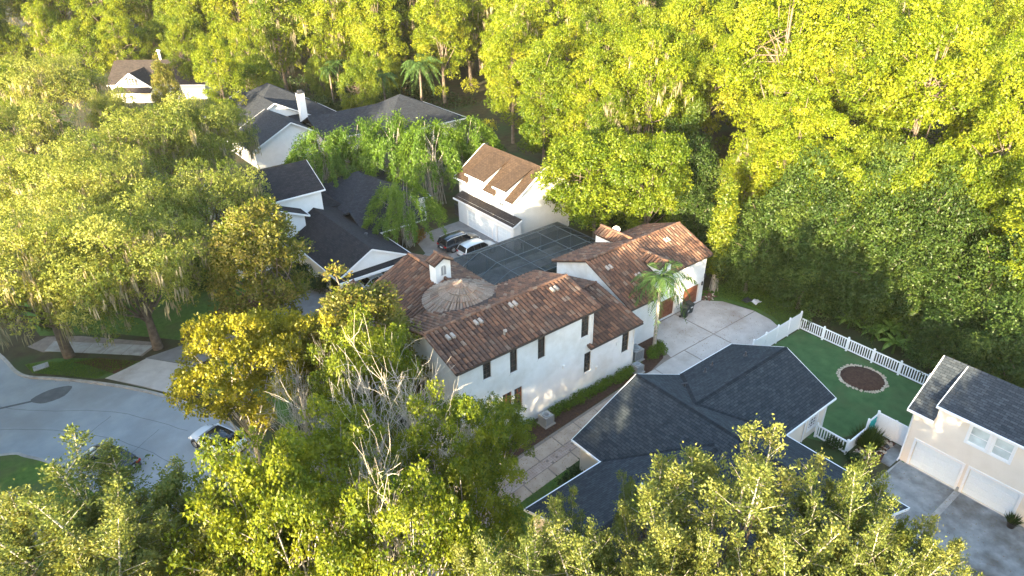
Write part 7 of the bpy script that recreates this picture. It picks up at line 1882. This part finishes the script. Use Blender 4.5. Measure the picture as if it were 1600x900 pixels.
def litter(name, n, line, w, mat, L, label):
    P = []
    for _ in range(n):
        k = gg.integers(0, len(line) - 1); t = gg.random(); a, b = line[k], line[k + 1]
        dx, dy = b[0] - a[0], b[1] - a[1]; l = math.hypot(dx, dy) + 1e-6; o = gg.normal(0, w)
        P.append((a[0] + dx * t - dy / l * o, a[1] + dy * t + dx / l * o, -.115 if abs(o) >= 0 else 0))
    P = np.array(P); D = gg.normal(size=P.shape) * np.array([1, 1, .15]); N = unit(gg.normal(0, .25, P.shape) + np.array([0, 0, 1.]))
    tag(put(name, leaf_mesh(name, P, D, N, L * gg.uniform(.6, 1.3, len(P)), L * .6, gg.random(len(P)), M[mat])), label, 'leaf litter', None, 'stuff')
litter('leaf_litter', 1500, strip(NE, -.35, 0)[0], .22, 'leaf_rust', .11, 'fallen brown leaves lying along the gutter of the road')
def scatter(n, x0, x1, y0, y1, zf, label):
    P = np.stack([gg.uniform(x0, x1, n), gg.uniform(y0, y1, n), np.zeros(n)], 1); P[:, 2] = zf(P[:, 0], P[:, 1])
    D = gg.normal(size=P.shape) * np.array([1, 1, .1]); N = unit(gg.normal(0, .2, P.shape) + np.array([0, 0, 1.]))
    tag(put('leaf_litter', leaf_mesh('leaf_litter', P, D, N, .09 * gg.uniform(.6, 1.3, n), .05, gg.random(n), M['leaf_rust'])), label, 'leaf litter', None, 'stuff')
scatter(900, 16, 36, 27.0, 31.2, lambda x, y: x * 0 + .04, 'fallen leaves and bark crumbs on the side path')
scatter(500, 31, 44.5, -3, 12, lambda x, y: x * 0 + .04, 'fallen leaves on the stained driveway of the cream house')
scatter(420, 44, 53, 28, 35.6, lambda x, y: x * 0 + .04, 'fallen leaves on the pale driveway by the wooden garage doors')
# ================================================================ fences
VG = 'white vinyl fences of the backyard'
fn = thing('privacy_fence', 'solid white vinyl fence between the curved driveway and backyard', 'fence', (51.0, 26.9, 0), 0, VG)
xs = [47.4 + 1.85 * k for k in range(5)]
for k, x in enumerate(xs):
    m = MB(); m.box(x - .07, x + .07, 26.83, 26.97, 0, 1.9); m.lathe([(.11, 1.9), (.11, 1.94), (.01, 2.02)], 4, (x, 26.9, 0), False); m.build('post', M['vinyl'], fn)
    if k < 4:
        for z in (.08, 1.66):
            m = MB(); m.box(x + .07, xs[k + 1] - .07, 26.87, 26.93, z, z + .14); m.build('rail', M['vinyl'], fn)
        nb = 9; w_ = (1.85 - .14) / nb
        for j in range(nb):
            m = MB(); a = x + .07 + w_ * j; m.box(a + .004, a + w_ - .004, 26.885, 26.915, .22, 1.66); m.build('board', M['vinyl'], fn)
pf = thing('picket_fence', 'long white picket fence between the green backyard and the wood', 'fence', (54.85, 20.0, 0), 0, VG)
ys = [26.85 - 2.32 * k for k in range(8)]
PK = None
for k, y in enumerate(ys):
    if k:
        m = MB(); m.box(54.78, 54.92, y - .07, y + .07, 0, 1.38); m.lathe([(.11, 1.38), (.11, 1.42), (.01, 1.50)], 4, (54.85, y, 0), False); m.build('post', M['vinyl'], pf)
    if k < 7:
        for z in (.14, 1.16):
            m = MB(); m.box(54.82, 54.88, ys[k + 1] + .07, y - .07, z, z + .11); m.build('rail', M['vinyl'], pf)
        for j in range(11):
            yy = y - 2.32 * (j + .5) / 11
            if PK is None:
                m = MB(); m.box(-.018, .018, -.042, .042, .25, 1.16); PK = m.mesh('picket', M['vinyl'])
            put('picket', PK, pf, (0, yy - 20.0, 0))
sp = thing('short_picket_railing', 'short white picket railing between the cream wall corner and grass clump', 'fence', (42.4, 16.4, 0), 0, VG)
for y in (17.75, 15.35):
    m = MB(); m.box(42.33, 42.47, y - .07, y + .07, 0, 1.3); m.lathe([(.11, 1.3), (.11, 1.34), (.01, 1.42)], 4, (42.4, y, 0), False); m.build('post', M['vinyl'], sp)
for z in (.1, 1.06):
    m = MB(); m.box(42.36, 42.44, 15.42, 17.68, z, z + .12); m.build('rail', M['vinyl'], sp)
for j in range(10): put('picket', PK, sp, (0, 17.55 - .21 * j - 16.4, -.06))
sf = thing('low_white_fence', 'low solid white fence running from the picket corner to the teal gate', 'fence', (43.6, 15.3, 0), 0, VG)
for j in range(9):
    m = MB(); m.box(42.5 + .262 * j, 42.5 + .262 * j + .254, 15.285, 15.315, .1, 1.05); m.build('board', M['vinyl'], sf)
m = MB(); m.box(42.48, 44.86, 15.25, 15.35, 1.05, 1.17); m.build('rail', M['vinyl'], sf)
gt = thing('garden_gate', 'white garden gate with teal swirls between two white posts', 'gate', (45.6, 15.3, 0))
for x in (44.95, 46.42):
    m = MB(); m.box(x - .07, x + .07, 15.23, 15.37, 0, 1.9); m.lathe([(.11, 1.9), (.11, 1.94), (.01, 2.02)], 4, (x, 15.3, 0), False); m.build('post', M['vinyl'], gt)
m = MB(); m.box(45.05, 46.32, 15.27, 15.33, .1, 1.75); m.build('gate_panel', M['vinyl'], gt)
for k in range(5):
    m = MB(); x = 45.25 + .21 * k
    m.tube([(x + .09 * math.sin(t * 1.9 + k), 15.25, .35 + .155 * t) for t in range(9)], [.045] * 9, 6); m.build('teal_swirl', M['teal'], gt)
wf = thing('tall_white_fence', 'tall solid white fence between the teal gate and cream house', 'fence', (46.42, 14.0, 0), 0, VG)
for j in range(13):
    m = MB(); y = 15.2 - .197 * j; m.box(46.40, 46.44, y - .192, y - .002, .1, 1.72); m.build('board', M['vinyl'], wf)
for z in (.05, 1.72):
    m = MB(); m.box(46.37, 46.47, 12.64, 15.22, z, z + .1); m.build('rail', M['vinyl'], wf)
m = MB(); m.box(46.35, 46.49, 13.9, 14.04, 0, 1.86); m.build('post', M['vinyl'], wf)

# ================================================================ stone-edged bed and rock garden
bed = thing('stone_ringed_bed', 'round brown mulch bed ringed with pale stones on the turf', 'garden bed', (52.05, 19.2, 0))
m = MB(); m.lathe([(1.75, 0.0), (1.72, .05), (.9, .11), (.05, .13)], 28); m.local('mulch', M['mulch'], bed)
STN = []
for k in range(4):
    m = MB(); g2 = random.Random(k)
    rows = [[(r * math.cos(6.283 * j / 7) * g2.uniform(.8, 1.2), r * math.sin(6.283 * j / 7) * g2.uniform(.7, 1.1), z) for j in range(7)] for r, z in ((.10, -.03), (.15, .05), (.09, .13))]
    m.grid(rows, False, True); m.poly(rows[-1]); STN.append(m.mesh('stone', M['stone']))
for k in range(88):
    a = 6.2832 * k / 88 + R.uniform(-.03, .03)
    for rr in (1.80, 1.93):
        if rr > 1.9 and R.random() < .3: continue
        put('stone', STN[k % 4], bed, (rr * math.cos(a) + R.uniform(-.05, .05), rr * math.sin(a) + R.uniform(-.05, .05), 0), (0, 0, R.uniform(0, 6)), (R.uniform(.4, .78),) * 3)
rg = thing('rock_garden', 'patch of loose brown and white stones beside the tall white fence', 'rock garden', (45.2, 14.1, 0))
m = MB(); m.prism([(-2.4, .9), (-1.2, 1.0), (1.1, 1.0), (1.1, -.55), (-1.5, -.9), (-2.7, -.6)], -.04, .022); m.local('gravel_bed', M['mulch_red'], rg)
ST2 = []
for me in STN:
    q = me.copy(); q.materials.clear(); q.materials.append(M['stone_grey']); ST2.append(q)
for k in range(150):
    x, y = R.uniform(-2.2, 1.05), R.uniform(-.6, .95)
    if math.hypot(x + .9, y - .65) < .4: continue
    put('pebble', (ST2 + STN[:1])[k % 5], rg, (x, y, .02), (0, 0, R.uniform(0, 6)), (R.uniform(.35, .85),) * 3)
m = MB(); m.box(.1, .5, -.45, -.2, .02, .1); m.local('drain_cover', M['metal_dark'], rg)

# ================================================================ machines, bins, pots
def ac_unit(loc, s, h, label, grey=False):
    t = thing('air_conditioner', label, 'air conditioner', loc, R.uniform(-.05, .05), 'air conditioner units along the white wall')
    m = MB(); m.box(-s - .12, s + .12, -s - .12, s + .12, 0, .07); m.local('pad', M['kerb'], t)
    m = MB()
    for k in range(4):
        a = math.pi / 4 + k * math.pi / 2; m.beam((s * 1.38 * math.cos(a), s * 1.38 * math.sin(a), .07), (s * 1.38 * math.cos(a), s * 1.38 * math.sin(a), h), .07, .07, (1, 0, 0))
    m.box(-s, s, -s, s, h - .07, h); m.box(-s, s, -s, s, .07, .14); m.local('casing', M['metal_grey'], t)
    m = MB()
    m.box(-s + .04, s - .04, -s + .04, s - .04, .12, h - .06); m.local('coil', M['metal_grey' if not grey else 'metal_dark'], t)
    for k in range(7):
        z = .2 + (h - .34) * k / 6
        m = MB(); m.box(-s - .005, s + .005, -s - .005, s + .005, z, z + .035); m.local('louvre', M['metal_grey'], t)
    m = MB(); m.lathe([(s * .80, h + .004), (s * .80, h + .02), (s * .3, h + .02)], 18); m.local('fan_opening', M['metal_dark'], t)
    m = MB()
    for k in range(3): m.lathe([(s * (.25 + .25 * k), h + .025), (s * (.25 + .25 * k) + .02, h + .045), (s * (.25 + .25 * k) - .02, h + .045)], 18)
    for k in range(4):
        a = k * math.pi / 4; m.beam((-s * .8 * math.cos(a), -s * .8 * math.sin(a), h + .05), (s * .8 * math.cos(a), s * .8 * math.sin(a), h + .05), .025, .02)
    m.local('fan_guard', M['alu'], t)
ac_unit((27.7, 31.75, .03), .42, .85, 'air conditioner on the mulch nearest the brown shuttered windows')
ac_unit((38.15, 31.9, .03), .38, .75, 'small pale air conditioner at the far end of the hedge')
ac_unit((39.4, 33.3, .03), .50, 1.15, 'tall grey air conditioner tucked in the wall corner by the palm', True)
def wheelie(loc, rz, label):
    t = thing('wheelie_bin', label, 'rubbish bin', loc, rz, 'dark bins by the garage pier')
    m = MB(); rows = [[(-a, -b, z), (a, -b, z), (a, b, z), (-a, b, z)] for a, b, z in ((.24, .27, .08), (.31, .36, 1.0), (.34, .39, 1.0), (.34, .39, 1.05))]
    m.grid(rows, False, True); m.poly(rows[0][::-1]); m.poly(rows[-1]); m.local('body', M['bin'], t)
    m = MB(); m.grid([[(-.34, -.42, 1.06), (.34, -.42, 1.06), (.34, .40, 1.09), (-.34, .40, 1.09)], [(-.28, -.36, 1.15), (.28, -.36, 1.15), (.28, .36, 1.18), (-.28, .36, 1.18)]], False, True); m.poly([(-.28, -.36, 1.15), (.28, -.36, 1.15), (.28, .36, 1.18), (-.28, .36, 1.18)]); m.local('lid', M['bin'], t)
    m = MB(); m.tube([(-.3, .44, 1.02), (.3, .44, 1.02)], [.025, .025], 6); m.local('handle', M['metal_dark'], t)
    for s in (-1, 1):
        m = MB(); m.tube([(s * .25, .30, .1), (s * .32, .30, .1)], [.12, .12], 10); m.local('wheel', M['tyre'], t)
    m = MB(); m.box(-.16, .16, -.385, -.37, .72, .84); m.local('sticker', M['plate'], t)
wheelie((48.25, 35.1, .03), .25, 'dark green wheelie bin on the left of the pair by the garage pier')
wheelie((49.2, 35.35, .03), -.1, 'dark green wheelie bin on the right of the pair by the garage pier')
pt_ = thing('potted_plant', 'spiky green plant in a black pot beside the right garage door', 'potted plant', (44.25, 5.15, .02))
m = MB(); m.lathe([(.20, 0), (.30, .45), (.33, .5), (.28, .5), (.27, .44), (.02, .43)], 16); m.local('pot', M['pot'], pt_)
o = put('foliage', make_grass_clump(130, M['leaf_dark'], .85, 260)['foliage'], pt_, (0, 0, .42), (0, 0, 0), (.75, .75, .75))
bp = thing('brick_pile', 'heap of leftover bricks and rubble at the garage wing corner', 'brick pile', (53.1, 36.0, 0))
for k in range(46):
    m = MB(); m.box(-.11, .11, -.06, .06, 0, .07)
    o = m.local('brick', M['rust_wood'] if k % 4 else M['stone'], bp); o.location = (R.gauss(0, .42), R.gauss(0, .3), .08 * (k // 14) + .01); o.rotation_euler = (R.uniform(-.2, .2), R.uniform(-.2, .2), R.uniform(0, 6))
for k, (x, y) in enumerate(((55.4, 33.0), (55.9, 32.3))):
    t = thing('plastic_sheet', ('dark crumpled sheet lying on the rough lawn', 'white crumpled sheet lying on the rough lawn')[k], 'plastic sheet', (x, y, .02))
    m = MB(); g3 = random.Random(k)
    m.grid([[(-.5 + .25 * i, -.35 + .23 * j, .02 + g3.uniform(0, .2)) for i in range(5)] for j in range(4)], False); m.local('sheet', M['metal_dark'] if k == 0 else M['vinyl'], t)
ut = thing('utility_cover', 'pale concrete utility cover set in the kerb island lawn', 'utility cover', (-2.2, 66.0, 0))
m = MB(); m.box(-.6, .6, -.45, .45, -.03, .085); m.local('frame', M['kerb'], ut); m = MB(); m.box(-.35, .35, -.25, .25, .08, .095); m.local('lid', M['metal_grey'], ut)
for k, (x, y) in enumerate(((61.3, 112.6), (62.3, 113.4))):
    t = thing('garden_pot', ('pale pot on the terrace behind the slate hip roof', 'white pot next to the pale one behind the slate roof')[k], 'pot', (x, y, 0)); m = MB(); m.lathe([(.3, 0), (.45, .6), (.5, .7), (.4, .7), (.38, .6)], 12); m.local('pot', M['trim_white' if k else 'blue'], t)
fg = thing('dark_gate', 'dark metal side gate at the left of the tan-roofed garage', 'gate', (45.2, 69.6, 0))
for k in range(8):
    m = MB(); m.box(45.17, 45.23, 68.5 + .22 * k, 68.56 + .22 * k, .1, 1.7); m.build('bar', M['metal_dark'], fg)
for z in (.15, 1.6):
    m = MB(); m.box(45.155, 45.245, 68.4, 70.2, z, z + .08); m.build('rail', M['metal_dark'], fg)

# ================================================================ cars
def car(label, loc, rz, paint, L=4.9, W=1.92, Ht=1.7, kind='suv', glassroof=False, group='parked cars'):
    """front towards +x; lofted body, glass house with roof and pillars, wheels, lamps"""
    t = thing('parked_car', label, 'car', loc, rz, group)
    h = W / 2; hb = .92 if kind == 'sedan' else 1.02          # belt height
    st = [(-.5, .80, .42, hb - .14), (-.485, .92, .30, hb - .02), (-.42, .985, .24, hb), (-.2, 1., .22, hb), (.05, 1., .22, hb), (.2, 1., .22, hb - .01), (.30, .985, .24, hb - .07), (.42, .93, .26, hb - .15), (.475, .82, .30, hb - .26), (.5, .66, .40, hb - .38)]
    rows = []
    for x, w, zb, zt in st:
        w *= h; half = [(w * .80, zb), (w * .97, zb + .12), (w, zb + (zt - zb) * .5), (w * .985, zt - .12), (w * .90, zt - .015), (w * .45, zt + .03)]
        rows.append([(x * L, -y, z) for y, z in half] + [(x * L, y, z) for y, z in half[::-1]])
    m = MB(); m.grid(rows, True, True); m.poly(rows[0][::-1]); m.poly(rows[-1]); m.local('body', paint, t)
    if kind == 'suv': gx = [(-.485, hb), (-.43, Ht - .12), (-.30, Ht), (.0, Ht), (.10, Ht - .05), (.245, hb - .01)]
    else: gx = [(-.40, hb - .01), (-.24, Ht - .10), (-.12, Ht), (.02, Ht), (.10, Ht - .07), (.27, hb - .03)]
    rows = []
    for x, z in gx:
        wb, wt = h * .90, h * (.90 - .21 * (z - hb) / (Ht - hb) if z > hb else .90)
        rows.append([(x * L, -wb, hb - .04), (x * L, -wt, max(z - .06, hb - .03)), (x * L, -wt * .86, z), (x * L, 0, z + .03), (x * L, wt * .86, z), (x * L, wt, max(z - .06, hb - .03)), (x * L, wb, hb - .04)])
    m = MB(); m.grid(rows, False); m.local('window_glass', M['glass_car'], t)
    def rp(i, f, dz=.014):
        r = rows[i]; return Vector(r[f]) + Vector((0, 0, dz))
    m = MB(); a, b = (1, 4)
    m.grid([[rp(i, f, .018 if 1 < f < 5 else .02) + (Vector((0, (-1 if f < 3 else 1) * .012, 0)) if f != 3 else Vector((0, 0, .004))) for f in ((1, 2, 3, 4, 5))] for i in range(a, b + 1)], True)
    m.local('roof', M['glass_car'] if glassroof else paint, t)
    for s, f, fb in ((-1, 1, 0), (1, 5, 6)):
        n_ = len(rows)
        for i, j in ((0, 1), (n_ - 1, n_ - 2)):
            m = MB(); m.beam(Vector(rows[i][f]) + Vector((0, s * .02, .01)), Vector(rows[j][f]) + Vector((0, s * .02, .01)), .09, .06); m.local('pillar', paint, t)
        m = MB()
        for i in range(1, n_ - 2): m.beam(Vector(rows[i][f]) + Vector((0, s * .02, .02)), Vector(rows[i + 1][f]) + Vector((0, s * .02, .02)), .06, .05)
        m.local('roof_rail', M['alu'] if kind == 'suv' else paint, t)
        for x in (-.22, -.02):
            m = MB(); r0 = rows[2]; m.beam((x * L, s * (h * .91), hb - .03), (x * L, s * (h * .725), Ht - .08), .07, .035, (1, 0, 0)); m.local('door_pillar', paint if kind != 'suv' else M['metal_dark'], t)
        m = MB(); m.box(.2 * L - .1, .2 * L + .1, min(s * h * .96, s * (h * .96 + .2)), max(s * h * .96, s * (h * .96 + .2)), hb - .02, hb + .14); m.local('wing_mirror', paint, t)
        for x in (-.30, .31):
            m = MB(); m.tube([(x * L, s * (h * .99 - .22), .35), (x * L, s * (h * .99 + .012), .35)], [.43, .43], 18, True, False); m.local('wheel_arch', M['metal_dark'], t)
            w_ = MB(); w_.tube([(x * L, s * (h - .2), .34), (x * L, s * (h + .02), .34)], [.345, .345], 18, True, True); wo = w_.local('wheel', M['tyre'], t)
            w_ = MB(); w_.lathe([(.0, 0), (.23, 0), (.23, .012), (.12, .03), (0, .03)], 12)
            r_ = w_.local('rim', M['rim'], wo); r_.location = (x * L, s * (h + .018), .34); r_.rotation_euler = (-s * math.pi / 2, 0, 0)
        m = MB(); m.box(.44 * L, .476 * L, min(s * h * .45, s * h * .86), max(s * h * .45, s * h * .86), hb - .43, hb - .30); m.local('headlight', M['lamp_clear'], t)
        m = MB(); m.box(-.502 * L, -.47 * L, min(s * h * .52, s * h * .90), max(s * h * .52, s * h * .90), hb - .22, hb - .06); m.local('tail_lamp', M['lamp_red'], t)
    m = MB(); m.box(.47 * L, .503 * L, -h * .45, h * .45, .42, .56); m.local('grille', M['metal_dark'], t)
    m = MB(); m.box(-.507 * L, -.49 * L, -.26, .26, .62, .75); m.local('number_plate', M['plate'], t)
    m = MB(); m.box(-.505 * L, -.47 * L, -h * .82, h * .82, .32, .48); m.local('bumper', M['metal_dark'], t)
    return t
car('black SUV parked on the grey driveway, nearest the bright bamboo', (40.4, 62.2, .02), .03, M['car_black'], 5.1, 2.0, 1.75)
car('pale silver SUV parked beside the black one on the driveway', (40.9, 59.2, .02), .02, M['car_silver'], 4.7, 1.9, 1.68)
car('white sedan with dark sunroof parked inside the open carport', (28.3, 60.0, .02), .05, M['car_white'], 4.7, 1.85, 1.45, 'sedan')
car('white car with black glass roof parked at the kerb below the mustard tree', (6.9, 45.6, -.125), math.pi / 2 + .42, M['car_white'], 4.75, 1.9, 1.46, 'sedan', True)
car('black car on the road almost hidden by the feathery yellow tree', (-.1, 48.6, -.125), math.pi / 2 + .5, M['car_black'], 4.8, 1.88, 1.48, 'sedan')
car('silver car at the left picture edge, half hidden by leaves', (-8.3, 47.0, .03), .7, M['car_silver'], 4.6, 1.85, 1.46, 'sedan')
# ================================================================ thin evening haze
hm = bpy.data.materials.new('evening_haze'); hm.use_nodes = True
hn = hm.node_tree; hn.nodes.clear()
ho = hn.nodes.new('ShaderNodeOutputMaterial'); hv = hn.nodes.new('ShaderNodeVolumePrincipled')
hv.inputs['Color'].default_value = (1.0, 0.97, 0.90, 1); hv.inputs['Density'].default_value = 0.00006; hv.inputs['Anisotropy'].default_value = 0.0
hn.links.new(hv.outputs[0], ho.inputs['Volume'])
m = MB(); m.box(-701.0, 901.0, -301.0, 1101.0, -1.2, 37.5)
tag(m.build('haze', hm), 'thin warm evening haze hanging over the wood', 'haze', None, 'stuff')
